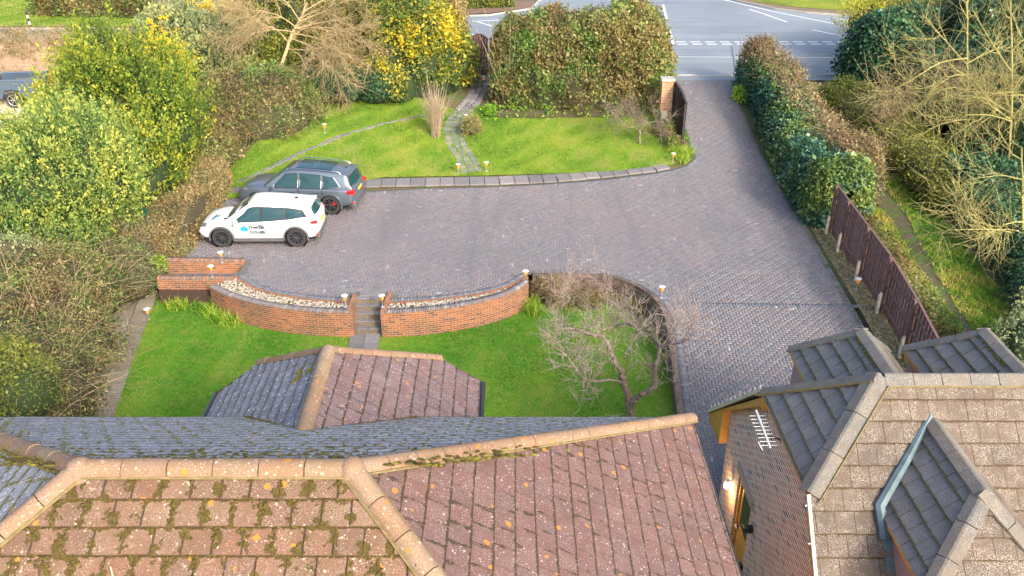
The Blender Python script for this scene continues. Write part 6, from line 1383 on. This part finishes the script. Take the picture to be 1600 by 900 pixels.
# --- bramble bank lower left
bl = [lobe_px(75, 540, 22.8, 2.3, 2.3, 1.7), lobe_px(50, 460, 25, 2.5, 2.4, 1.9), lobe_px(20, 590, 20.5, 2.2, 2.0, 1.7), lobe_px(130, 462, 25.5, 1.5, 1.5, 1.1), lobe_px(55, 640, 18.6, 1.5, 1.7, 1.3), lobe_px(-60, 520, 22.5, 2.6, 2.6, 2.2)]
bush('bramble_bank', 'tangled brown bramble bank with green leaves at the lower left', 'bramble', bl, 4600, LM['bramble'], 29, n_leaf=19, spread=.14, size=.07, stem=(2600, 1.0, .011, .9, .35), stemm=BK['tan'], amp=.14, base=(-13, 23, LOW), contrast=.85)
bush('bramble_mound', 'brown leafless bramble mound between front laurel and slab path', 'bramble', [lobe_px(200, 400, 28, 1.5, 1.6, 1.3), lobe_px(215, 440, 26.8, .9, 1.2, .8), lobe_px(180, 440, 26.5, 1.2, 1.2, 1.0)], 900, LM['bramble'], 30, n_leaf=17, spread=.12, size=.06, stem=(1092, 0.60, .007, 0.90, .3), stemm=BK['beige'], base=(-12.8, 27.5, -.8))
bush('lilac_bush', 'pale grey-green bush at the left edge below the front laurel', 'bush', [lobe_px(15, 415, 24.8, 1.2, 1.2, 1.1), lobe_px(-20, 440, 24.5, 1.3, 1.3, 1.2), lobe_px(30, 440, 24.5, .8, .9, .8)], 700, LM['mimosa'], 31, n_leaf=12, spread=.12, size=.07, base=(-13.9, 25, -.8))
bush('leafy_shrub', 'small yellow-green shrub in the lower left corner above the roof', 'bush', [lobe_px(30, 610, 17.8, .9, .9, .9), lobe_px(5, 570, 18.5, .8, .8, .8)], 800, LM['olive'], 32, corem=BK['green'], n_leaf=14, spread=.12, size=.07, stem=(210, 0.52, .006, 0.75, .2), base=(-9.6, 18, LOW))
# --- mimosa
mi = [lobe_px(335, 95, 45, 2.0, 2.0, 2.1), lobe_px(290, 60, 46.5, 1.9, 1.9, 1.8), lobe_px(320, 35, 47.5, 1.3, 1.4, 1.2)]
t = bush('mimosa_tree', 'grey-green mimosa tree with clusters of bright yellow blossom at upper left', 'tree', mi, 1700, LM['mimosa'], 33, corem=BK['green'], n_leaf=19, spread=.16, size=.15, asp=.4, shoot=.4, tips=.5, base=(-15.8, 46, 1.8), leafname='crown')
rs = np.random.RandomState(5); cl = [(250, 65, 44.2, 46, .6), (262, 75, 44, 20, .55), (278, 97, 43.6, 46, .5), (302, 18, 46.2, 26, .6), (318, 17, 46.2, 14, .3), (245, 80, 44, 14, .3)]
C_ = []
for (px, py, Y, n_, sp_) in cl: c_ = np.array(atY(px, py, Y)); C_.append(c_+rs.normal(0, 1, (n_, 3))*np.array([sp_, .35, sp_*.8]))
C_ = np.vstack(C_); C2_ = np.repeat(C_, 26, 0)+rs.normal(0, .075, (len(C_)*26, 3)); V, F = leaves(C2_, .075, .9, rs); np_mesh('blossom', V, F, LM['flower'], t, np.repeat(rs.rand(len(C2_)), 4)); trunked(t, (-15.8, 46, 1.7), [l_[:3] for l_ in mi[:2]], BK['brown'])
# --- evergreen backing behind the bare tree
bush('evergreen_tree', 'dense olive evergreen behind the bare fan-shaped tree at the top', 'tree', [lobe_px(400, 60, 49, 3.0, 2.6, 3.0), lobe_px(470, 30, 50, 3.0, 2.8, 3.2), lobe_px(545, 60, 48, 2.4, 2.2, 2.8), lobe_px(430, 115, 46, 2.2, 1.8, 1.9), lobe_px(500, 115, 45.5, 2.0, 1.6, 1.9), lobe_px(360, 20, 52, 2.5, 2.4, 2.4)], 3900, LM['olive'], 34, corem=BK['green'], n_leaf=18, spread=.18, size=.14, shoot=.3, tips=.4, base=(-12, 48, 1.8), contrast=.4, leafname='crown')
bush('holly_bush', 'dark green bush under the yellow flowering hedge beside the lawn', 'bush', [lobe_px(535, 135, 42.6, 1.5, 1.1, 1.1), lobe_px(500, 140, 42.6, 1.0, 1.0, 1.1), lobe_px(585, 140, 42.3, 1.0, 1., .9)], 900, LM['ivydark'], 35, corem=BK['green'], n_leaf=15, spread=.13, size=.11, base=(-8, 42.6, 1.5))
bush('small_shrub', 'low blue-green shrub standing on the upper lawn', 'bush', [lobe_px(546, 152, 41.3, .33, .33, .28)], 70, LM['ivydark'], 36, corem=BK['green'], n_leaf=12, spread=.07, size=.10, asp=.3, shoot=.12, ck=.5)
# --- top left
hedge('roadside_hedge', 'long flat-topped beige hedge along the road at the upper left', 'hedge', [(-44, 48.6), (-36, 48.5), (-28, 48.3), (-22, 48.3), (-17.5, 48.3)], 3.2, 2.0, 4600, LM['brown'], 37, n_leaf=19, spread=.13, size=.075, corem=BK['red'], stem=(9000, .55, .010, .5, .0), stemm=BK['tan'], e=5, amp=.05)
hedge('weed_bed', 'brown strip of dead weeds before the beige roadside hedge', 'weeds', [(-32, 45.2), (-26, 45.0), (-20.5, 44.5)], 2.4, .35, 900, LM['brown'], 38, n_leaf=15, spread=.15, size=.06, corem=BK['red'], stem=(630, 0.26, .010, 0.75, .2), stemm=BK['red'], ck=.6)
hedge('verge_bush', 'brown scrub on the far side of the grass verge at the top left', 'bush', [r2(70, 18), r2(150, 22), r2(225, 22)], 3.4, 1.9, 1500, LM['bramble'], 39, n_leaf=19, spread=.2, size=.14, stem=(588, 0.60, .012, 0.75, .2), stemm=BK['red'], z0=RZ)
hedge('verge_bush', 'dark green clipped shrub across the road at the top centre', 'bush', [r2(715, 10), r2(800, 8)], 2.6, 1.3, 700, LM['olive'], 40, corem=BK['green'], n_leaf=15, spread=.16, size=.13, z0=RZ)
# --- right side
hedge('ivy_hedge', 'long ivy-clad hedge along the right side of the drive', 'hedge', [(12.0, 44.5), (12.35, 41.5), (12.45, 38), (12.5, 35), (12.4, 32.6), (12.35, 30.6)], [1.4, 1.8, 2.1, 2.2, 2.5, 2.5], [1.8, 1.9, 1.9, 2.0, 2.4, 2.6], 5200, LM['ivy'], 41, corem=BK['green'], n_leaf=18, spread=.12, size=.11, asp=.8, amp=.12, fz=1.2)
hedge('bramble_thicket', 'brown twiggy growth rising over the top of the ivy hedge', 'bramble', [(12.0, 44.7), (12.5, 42.3), (12.8, 38.5), (13.2, 35.5), (13.7, 32.5)], [1.4, 1.9, 2.1, 2.1, 1.8], [2.6, 2.7, 2.4, 2.4, 2.5], 1900, LM['brown'], 42, n_leaf=17, spread=.15, size=.09, stem=(3400, .6, .009, .8, .2), stemm=BK['red'])
bush('holly_tree', 'dense dark green holly by the road at the right', 'tree', [lobe_px(1375, 95, 44.5, 1.7, 1.6, 2.2), lobe_px(1400, 125, 43.8, 1.6, 1.5, 1.7), lobe_px(1355, 130, 44, 1.0, 1.1, 1.3), lobe_px(1420, 80, 45.5, 1.4, 1.4, 2.0)], 2000, LM['ivydark'], 43, corem=BK['green'], n_leaf=19, spread=.14, size=.13, asp=.8, base=(18.5, 44.5, 1.8), leafname='crown')
wl_ = [lobe_px(1400, 25, 51, 2.6, 2.2, 1.7), lobe_px(1355, 40, 50, 1.6, 1.6, 1.4), lobe_px(1450, 35, 50.5, 2.2, 2.0, 1.5), lobe_px(1470, 5, 53, 2.4, 2.2, 1.8)]
t = bush('willow_tree', 'bright yellow-green willow over the road at the upper right', 'tree', wl_, 1500, LM['willow'], 44, n_leaf=12, spread=.22, size=.15, asp=.3, ck=.55, base=(20.5, 50.5, 1.8), stem=(378, 0.68, .01, 0.60, .4), stemm=BK['yellow'], leafname='crown'); trunked(t, (20.5, 50.5, 1.7), [l_[:3] for l_ in wl_[:3]], BK['tan'])
er = [lobe_px(1530, 150, 40, 3.4, 2.6, 2.4), lobe_px(1600, 100, 42, 3.6, 3., 3.2), lobe_px(1470, 130, 42.5, 2.0, 2., 2.1), lobe_px(1590, 230, 36.5, 2.4, 2.2, 2.0), lobe_px(1560, 40, 47, 3.2, 3., 3.2), lobe_px(1650, 180, 38, 3, 3, 3)]
bush('evergreen_tree', 'dark ivy-covered evergreen mass behind the yellow bare trees at the right', 'tree', er, 3900, LM['ivydark'], 45, corem=BK['green'], n_leaf=16, spread=.17, size=.14, asp=.8, base=(22, 40, 1.), leafname='crown', stem=(630, 0.75, .01, 0.90, .3), stemm=BK['tan'])
hedge('bramble_bank', 'brown and green undergrowth along the track below the holly', 'bramble', [(15.2, 41.8), (16.6, 38.6), (17.4, 35.2), (17.6, 31.5)], [2.4, 2.6, 2.6, 2.4], [1.3, 1.5, 1.5, 1.3], 2100, LM['olive'], 46, n_leaf=19, spread=.16, size=.09, stem=(700, 0.68, .008, 0.90, .3), stemm=BK['brown'])
hedge('ivy_bank', 'dark ivy bank along the far side of the muddy track', 'ivy', [(19.0, 34.0), (18.6, 30.5), (18.0, 27.5), (17.4, 24.3), (17.0, 21)], [3.4, 3.4, 3.2, 3.2, 3.0], [1.8, 1.7, 1.5, 1.4, 1.3], 3200, LM['ivydark'], 47, corem=BK['green'], n_leaf=16, spread=.15, size=.10, asp=.8, stem=(1092, 0.75, .008, 0.90, .3), stemm=BK['brown'])
bush('lilac_bush', 'pale grey-green bush at the right edge behind the dormer', 'bush', [lobe_px(1600, 545, 20.2, .9, 1.0, 1.0), lobe_px(1640, 520, 21, 1.1, 1.1, 1.2)], 420, LM['mimosa'], 48, corem=BK['green'], n_leaf=16, spread=.12, size=.08, base=(13.5, 20.5, -.6))
hedge('weed_strip', 'straggly brown weeds along the back of the brown fence', 'weeds', [(13.0, 30.5), (13.0, 27.5), (12.8, 24.5), (12.6, 21.5)], .9, .5, 900, LM['bramble'], 49, n_leaf=17, spread=.14, size=.08, stem=(672, 0.45, .007, 0.90, .2), stemm=BK['tan'], ck=.5)
# green strips beside the track and the drive edges
def blades(name, poly, n, h, m_, seed, hf, label=None, wd=.012, kind='stuff', off=.0, cat=None, lean=.35):
    rs = np.random.RandomState(seed); q = np.array([p[:2] for p in poly]); x = rs.uniform(q[:, 0].min(), q[:, 0].max(), n); y = rs.uniform(q[:, 1].min(), q[:, 1].max(), n); k = inpoly(x, y, q); x, y = x[k], y[k]
    z = np.array([hf(a, b_) for a, b_ in zip(x, y)])+off; n = len(x); a = rs.rand(n)*6.28; hh = h*rs.uniform(.5, 1.3, n); L_ = rs.normal(0, lean, (n, 2))*hh[:, None]
    V = np.stack([np.stack([x-np.cos(a)*wd, y-np.sin(a)*wd, z], 1), np.stack([x+np.cos(a)*wd, y+np.sin(a)*wd, z], 1), np.stack([x+L_[:, 0], y+L_[:, 1], z+hh], 1)], 1).reshape(-1, 3)
    fn = Fn(seed, .8)(np.stack([x, y, z*0], 1)); fn2 = Fn(seed+3, 3.5)(np.stack([x, y, z*0], 1)); r = np.clip(.47+fn*.4+fn2*.55+rs.normal(0, .17, n), 0, 1); o = np_mesh(name, V, np.arange(n*3).reshape(-1, 3), m_, None, np.repeat(r, 3))
    tag(o, label, cat, kind=kind); return o
blades('grass', tl(lawnup), 170000, .055, LM['blade'], 61, hD, 'short yellow-green grass of the upper lawn', off=.03, cat='grass')
blades('grass', lowl, 190000, .05, LM['bladelow'], 62, flat(LOW), 'short deep green grass of the lower lawn', off=.01, cat='grass')
blades('grass', [(-60, 59.6)] + [r2(0, 42), r2(235, 42), r2(240, -10), (-60, 78)], 60000, .12, LM['blade'], 63, flat(RZ), 'bright grass on the far road verge', wd=.03, cat='grass')
blades('grass', tl([(1375, 230), (1420, 250), (1470, 330), (1540, 430), (1600, 520), (1560, 570), (1500, 490), (1470, 440), (1440, 385), (1415, 335), (1380, 290)]), 30000, .13, LM['daff'], 64, hD, 'green weeds and grass on the far side of the muddy track', wd=.025, cat='grass', lean=.7)
blades('grass', tl([(1345, 300), (1390, 340), (1440, 430), (1520, 540), (1480, 560), (1400, 450)]), 12000, .13, LM['daff'], 65, hD, 'green weeds between the brown fence and the muddy track', wd=.022, cat='grass', lean=.7)
mossm = leafmat('mossy_edge', g_((.10, .12, .02), (.17, .20, .03), (.26, .26, .05)), .2)
blades('grass', rt_w[::-1]+[(p[0]-.16, p[1]) for p in rt_w], 16000, .03, mossm, 66, hD, 'moss and short weeds along the right edge of the drive', wd=.02, cat='moss')
blades('grass', [(p[0]+.05, p[1]+.05) for p in up_w[:14]]+[(p[0]-.35, p[1]+.25) for p in reversed(up_w[:14])], 7000, .12, LM['blade'], 67, hD, 'grass along the left edge of the drive ramp', wd=.015, cat='grass')
# leaves fallen on the litter bed
rs = np.random.RandomState(9); n = 5200; x = rs.uniform(10.2, 12.4, n); y = rs.uniform(17, 32, n); q = tl([(1264, 352), (1320, 345), (1325, 372), (1402, 545), (1425, 600), (1410, 640), (1375, 545), (1305, 420)]); k = inpoly(x, y, q); x, y = x[k], y[k]
V, F = leaves(np.stack([x, y, np.array([D(b_) for b_ in y])+.03+rs.rand(len(x))*.02], 1), .07, .6, rs, up=3.); tag(np_mesh('fallen_leaves', V, F, LM['brown'], None, np.repeat(rs.rand(len(x)), 4)), 'fallen beige leaves in the strip between drive and fence', 'leaves', kind='stuff')
# clumps of strap leaves
def clump(name, label, cat, spots, m_, h, seed, per=60, wd=.012, sp_=.12):
    rs = np.random.RandomState(seed); b_ = spots[0]; t = thing(name, label, cat, b_); n = len(spots)*per; c_ = np.repeat(np.array(spots), per, 0)+np.concatenate([rs.normal(0, sp_, (n, 2)), np.zeros((n, 1))], 1)
    d = rs.normal(0, .35, (n, 3)); d[:, 2] = 1; d /= np.linalg.norm(d, axis=1)[:, None]; L_ = h*rs.uniform(.5, 1.2, n)[:, None]; a = np.cross(d, rs.normal(0, 1, (n, 3))); a /= np.linalg.norm(a, axis=1)[:, None]; a *= wd
    mid_ = c_+d*L_*.55; tip = c_+d*L_+np.concatenate([d[:, :2]*.5, -np.ones((n, 1))*.12], 1)*L_
    V = np.stack([c_-a, c_+a, mid_+a*.9, mid_-a*.9, tip], 1).reshape(-1, 3); b5 = (np.arange(n)*5)[:, None]; F1 = b5+np.array([[0, 1, 2]]); F2 = b5+np.array([[0, 2, 3]]); F3 = b5+np.array([[3, 2, 4]])
    np_mesh('blades', V, np.vstack([F1, F2, F3]), m_, t, np.repeat(np.clip(rs.normal(.5, .25, n), 0, 1), 5)); return t
LP = lambda px, py: tuple(P(px, py, LOW))
clump('bulb_clump', 'bright strap-leaved clump against the curved wall beside the brown panel', 'plant', [LP(x, y) for x, y in ((338, 484), (348, 492), (358, 500), (345, 502), (365, 508), (330, 494), (352, 508))], LM['daff'], .5, 71)
clump('bulb_clump', 'bright strap-leaved clump under the left end of the brown panel', 'plant', [LP(x, y) for x, y in ((272, 482), (282, 484), (290, 478))], LM['daff'], .45, 72)
clump('bulb_clump', 'low dull green clump between the two bright bulb clumps', 'plant', [LP(x, y) for x, y in ((304, 484), (312, 482), (318, 488))], LM['bladelow'], .3, 73)
clump('bulb_clump', 'strap-leaved clump around the lamp at the drive gate corner', 'plant', [tuple(G(x, y, off=.03)) for x, y in ((1062, 250), (1070, 245), (1076, 240), (1056, 240), (1048, 236), (1068, 254))], LM['daff'], .45, 74)
clump('grass_clump', 'bright green grass clump at the right end of the curved brick wall', 'plant', [LP(x, y) for x, y in ((826, 486), (832, 478), (836, 492))], LM['daff'], .5, 75)
hedge('dry_shrub', 'dry reddish brown grasses and stems in the bed right of the curved wall', 'shrub', [LP(848, 478)[:2], LP(868, 470)[:2], LP(905, 472)[:2], LP(935, 470)[:2]], 1.2, [.9, .8, .45, .35], 380, LM['brown'], 76, n_leaf=15, spread=.1, size=.06, stem=(714, 0.60, .006, 0.60, .1), stemm=BK['red'], z0=LOW, ck=.5)
hedge('alpine_plant', 'mossy green plant spilling over the stone trough', 'plant', [(st_.location.x-.35, st_.location.y), (st_.location.x+.35, st_.location.y)], .4, .16, 90, LM['daff'], 77, n_leaf=10, spread=.05, size=.05, z0=st_.location.z+.44, ck=.6)
hedge('edge_planting', 'mixed green and brown planting along the foot of the drive edge wall', 'plant', [LP(945, 462)[:2], LP(985, 478)[:2], LP(1012, 492)[:2]], .8, .35, 300, LM['bramble'], 78, n_leaf=17, spread=.1, size=.06, stem=(168, 0.30, .005, 0.75, .2), z0=LOW, ck=.5)
bush('small_shrub', 'small reddish shrub with green leaves beside the garden path', 'bush', [(*tuple(G(737, 200, off=.35)), .42, .42, .5)], 150, LM['bramble'], 79, n_leaf=17, spread=.08, size=.06, stem=(134, 0.45, .005, 0.60, .0), stemm=BK['red'], ck=.5)
bush('small_shrub', 'yellow-green weeds at the foot of the rear passage wall', 'bush', [(*tuple(P(245, 420, -.2)), .35, .4, .35)], 90, LM['daff'], 80, n_leaf=9, spread=.08, size=.07, ck=.4)
bush('small_shrub', 'leafy weeds around the base of the brick gate pillar', 'bush', [(*tuple(G(1040, 205, off=.3)), .5, .5, .4), (*tuple(G(1052, 222, off=.2)), .35, .5, .3)], 200, LM['bramble'], 81, n_leaf=17, spread=.08, size=.07, stem=(126, 0.38, .005, 0.60, .0), stemm=BK['red'], ck=.4)
bush('ivy_clump', 'ivy clump with broad leaves at the drive mouth hedge', 'ivy', [(*tuple(G(1160, 150, off=.2)), .35, .5, .4)], 110, LM['daff'], 82, n_leaf=10, spread=.1, size=.12, asp=.8, ck=.5)
# bare upright shrub by the path
def fan(name, label, cat, base, n, h, r, m_, seed, sp_=.35):
    rs = np.random.RandomState(seed); t = thing(name, label, cat, base); p = np.array(base)+np.concatenate([rs.normal(0, .10, (n, 2)), np.zeros((n, 1))], 1); d = np.concatenate([rs.normal(0, sp_, (n, 2)), np.ones((n, 1))], 1); d /= np.linalg.norm(d, axis=1)[:, None]
    V, F = stems(p, d, h, r, rs, .25, 6, -.05); o = len(V); i = rs.randint(0, n, n*3); tt = rs.uniform(.3, .8, n*3)[:, None]; d2 = d[i]+rs.normal(0, .35, (n*3, 3)); d2 /= np.linalg.norm(d2, axis=1)[:, None]; V2, F2 = stems(p[i]+d[i]*tt*h*.9, d2, h*.3, r*.55, rs, .3, 6, 0)
    np_mesh('stems', np.vstack([V, V2]), np.vstack([F, F2+o]), m_, t); return t
q = G(681, 214); fan('bare_shrub', 'bare upright vase-shaped shrub left of the garden path', 'shrub', tuple(q), 110, 2.1, .011, BK['beige'], 83, .14)
q = G(790, 168); fan('bare_shrub', 'thin upright yellow stems against the hedge right of the garden gate', 'shrub', tuple(q), 22, 3.0, .016, BK['tan'], 84, .12)

# --- bare trees
def bare(name, label, limbs, m_, seed, twig=.35, lv=2, cnt=7, ln=1.6, rad=.02, spread=.7, up=.25, tw_per=6, base=None, cat='tree', thick=.62, twm=None):
    """limbs: list of (points, r0, r1) real 3-D limbs; lv levels of random side branches grow off them"""
    rng = random.Random(seed); t = thing(name, label, cat, base or tuple(limbs[0][0][0])); mt = MB()
    ch = []
    for pts, r0, r1 in limbs:
        r0, r1 = r0*thick, r1*thick
        q = smoothline([Vector(p) for p in pts], 4); N_ = len(q); q = [p+Vector((rng.uniform(-1, 1), rng.uniform(-1, 1), rng.uniform(-1, 1)))*r0*.35 for p in q]
        rr = [r0+(r1-r0)*i/(N_-1) for i in range(N_)]; mt.tube(q, rr, 8); ch.append((q, rr))
    mt.build('trunk', m_, t, smooth=True)
    P0 = []; level = ch
    bt = MB()
    for L_ in range(lv):
        nxt = []
        for q, rr in level:
            for k in range(cnt if L_ == 0 else max(2, int(cnt*.6))):
                i = rng.randint(max(1, len(q)//3), len(q)-1); p = q[i]; d = (q[i]-q[i-1]).normalized(); v = Vector((rng.gauss(0, 1), rng.gauss(0, 1), rng.gauss(0, 1)+up)).normalized(); d = (d*(1-spread)+v*spread).normalized(); l = ln*(.6**L_)*rng.uniform(.5, 1.2); r0 = min(rr[i]*.7, rad*(.6**L_)*1.4)
                c_ = [p]; 
                for s_ in range(5): d = (d+Vector((rng.gauss(0, .18), rng.gauss(0, .18), rng.gauss(0, .18)+up*.25))).normalized(); c_.append(c_[-1]+d*l/5)
                r_ = [r0*(1-.14*j) for j in range(6)]; bt.tube(c_, r_, 5, cap=False); nxt.append((c_, r_))
        level = level+nxt if L_ == 0 else nxt
        allb = (allb+nxt) if L_ else nxt
    bt.build('branches', m_, t)
    rs = np.random.RandomState(seed); src = [(q[i], (q[i]-q[i-1]).normalized()) for q, rr in allb for i in range(1, len(q))]; idx = rs.randint(0, len(src), int(len(src)*tw_per*.62)); p = np.array([src[i][0][:] for i in idx]); d = np.array([src[i][1][:] for i in idx])+rs.normal(0, .55, (len(idx), 3))+np.array([0, 0, up*.6]); d /= np.linalg.norm(d, axis=1)[:, None]
    V, F = stems(p, d, twig, max(.0035, rad*.36), rs, .4, 5, -.05*up); np_mesh('twigs', V, F, twm or m_, t); return t
Y0 = 20.3; A = lambda px, py, dy=0.: tuple(atY(px, py, Y0+dy))
b0 = tuple(P(985, 650, LOW)); Y0 = b0[1]
limbs = [([b0, A(982, 628), A(975, 600, .05), A(968, 575, .1), A(955, 555, .2), A(945, 530, .3), A(932, 522, .35)], .17, .07),
 ([b0, A(990, 625, -.1), A(1004, 615, -.15), A(1022, 604, -.2), A(1024, 580, -.1), A(1030, 545, .1), A(1032, 540, .1)], .15, .07),
 ([A(1030, 545, .1), A(1020, 528, .5), A(1005, 519, .8), A(993, 505, 1.1), A(975, 506, 1.4), A(962, 507, 1.5)], .065, .03),
 ([A(932, 526, .35), A(935, 518, .7), A(952, 512, 1.1), A(965, 506, 1.4), A(985, 508, 1.7)], .06, .025),
 ([A(932, 526, .35), A(918, 520, -.1), A(900, 515, -.5), A(885, 513, -.8), A(870, 515, -1.0)], .065, .03),
 ([A(975, 600, .05), A(955, 594, -.4), A(935, 595, -.8), A(918, 594, -1.1), A(905, 582, -1.2), A(890, 562, -1.2), A(873, 546, -1.2), A(861, 541, -1.2)], .06, .02),
 ([A(1032, 543, .1), A(1048, 538, -.1), A(1070, 533, -.4), A(1082, 524, -.5)], .05, .022), ([A(1030, 545, .1), A(1045, 525, .6), A(1053, 500, 1.)], .04, .018),
 ([A(975, 560, .1), A(985, 540, .5), A(998, 520, .9), A(1010, 500, 1.3), A(1025, 490, 1.6), A(1045, 496, 1.7)], .05, .018),
 ([A(962, 507, 1.5), A(955, 485, 1.9), A(948, 460, 2.1), A(935, 440, 2.2)], .03, .012), ([A(900, 515, -.5), A(882, 500, 0), A(878, 480, .4), A(890, 468, .8)], .03, .012),
 ([A(922, 595, -1.1), A(914, 612, -1.5)], .035, .02)]
bare('fruit_tree', 'bare gnarled fruit tree with lichened grey branches on the lower lawn', limbs, BK['grey'], 91, twig=.36, lv=2, cnt=6, ln=.85, rad=.015, spread=.75, up=.35, tw_per=2, twm=BK['pink'], base=b0)
qb = G(1000, 226); Y0 = qb.y
limbs = [([tuple(qb), A(999, 212), A(1003, 198, .1), A(1012, 190, .1)], .09, .05), ([A(999, 205), A(992, 199, -.2), A(980, 198, -.4), A(966, 192, -.5)], .05, .02), ([A(1008, 193, .1), A(1000, 186, .2), A(985, 183, .3), A(972, 176, .3)], .05, .02), ([A(1010, 192, .1), A(1025, 190, 0), A(1036, 192, -.1)], .04, .02)]
bare('ornamental_tree', 'small bare spreading tree on the lawn before the gate pillar', limbs, BK['grey'], 92, twig=.35, lv=2, cnt=6, ln=.9, rad=.012, spread=.7, up=.3, tw_per=4, base=tuple(qb))
Y0 = 43.6; tb = tuple(atY(437, 112, 43.6))
limbs = [([(tb[0], tb[1], 1.4), tb, A(450, 75, .3), A(458, 50, .6), A(468, 32, .9), A(480, 5, 1.1)], .16, .08)]+[([A(bx_, by_, .5), A((bx_+ex)/2+5, (by_+ey)/2-6, .5+dy*.5), A(ex, ey, dy)], .055, .015) for bx_, by_, ex, ey, dy in ((458, 50, 380, 55, -.5), (462, 42, 390, 15, .5), (452, 68, 400, 35, -1), (465, 35, 520, 20, 0), (462, 45, 560, 55, -1), (458, 52, 540, 85, -1.5), (455, 60, 520, 105, -1.5), (450, 75, 480, 115, -1.), (468, 32, 420, -10, 1), (472, 20, 540, -15, 1), (450, 78, 500, 90, -2), (460, 45, 575, 30, .8))]
bare('bare_tree', 'leaning bare tree with a fan of pale tan twigs at the top centre left', limbs, BK['tan'], 93, twig=.8, lv=2, cnt=7, ln=1.7, rad=.022, spread=.35, up=-.1, tw_per=3, base=(tb[0], tb[1], 1.5))
def ytree(label, bx_, by_, Y, h_px, seed, wide=70, n=8, m_='yellow', r=.12, ln=1.8, **kw):
    global Y0
    Y0 = Y; rng = random.Random(seed); b_ = A(bx_, by_); tz = terr(b_[0], b_[1]); limbs = [([(b_[0], b_[1], tz), b_, A(bx_+6, by_-h_px*.45, .2), A(bx_+4, by_-h_px, .3)], r, r*.4)]
    for i in range(n):
        f_ = rng.uniform(.0, .75); sx = bx_+5; sy = by_-h_px*f_; dx = (1 if i % 2 else -1)*rng.uniform(.5, 1)*wide; dyp = rng.uniform(-.35, .75)*h_px*.5
        dd = rng.uniform(-1.6, 1.2); limbs.append(([A(sx, sy, .1), A(sx+dx*.45, sy-dyp*.35-6, dd*.5), A(sx+dx, sy-dyp, dd)], r*.45, r*.13))
    return bare('bare_tree', label, limbs, BK[m_], seed, twig=.85, lv=2, cnt=6, ln=ln, rad=.022, spread=.5, up=.2, tw_per=1, base=(b_[0], b_[1], tz), **kw)
ytree('tall bare tree with yellow twigs, leftmost of the three at the right', 1506, 235, 36.5, 230, 94, wide=95, n=12)
ytree('tall bare yellow tree between the other two bare trees at the right edge', 1575, 260, 35.0, 260, 95, wide=80, n=10, r=.11)
ytree('bare tree with pale forked branches at the right edge above the ivy bank', 1592, 420, 27.5, 190, 96, wide=110, n=9, r=.10, ln=1.5, m_='yellow')
ytree('small twisted bare tree growing over the track undergrowth', 1440, 225, 38, 110, 97, wide=70, n=9, r=.06, ln=1.2, m_='tan')

rs = np.random.RandomState(19)
for poly, hf, n, lab in ((lowl, flat(LOW), 900, 'fallen leaves scattered on the lower lawn'), (tl(lawnup), hD, 700, 'fallen leaves scattered on the upper lawn'), (drive, hD, 2600, 'small leaves and grit scattered on the paved drive')):
    q = np.array([p[:2] for p in poly]); x = rs.uniform(q[:, 0].min(), q[:, 0].max(), n); y = rs.uniform(q[:, 1].min(), q[:, 1].max(), n); k = inpoly(x, y, q); x, y = x[k], y[k]
    V, F = leaves(np.stack([x, y, np.array([hf(a, b_) for a, b_ in zip(x, y)])+(.006 if poly is drive else .07)], 1), .05, .6, rs, up=6.); V[:, 2] = np.where(np.abs(V[:, 2]) < 99, V[:, 2], 0); tag(np_mesh('fallen_leaves', V, F, LM['brown'], None, np.repeat(rs.rand(len(x)), 4)), lab, 'leaves', kind='stuff')
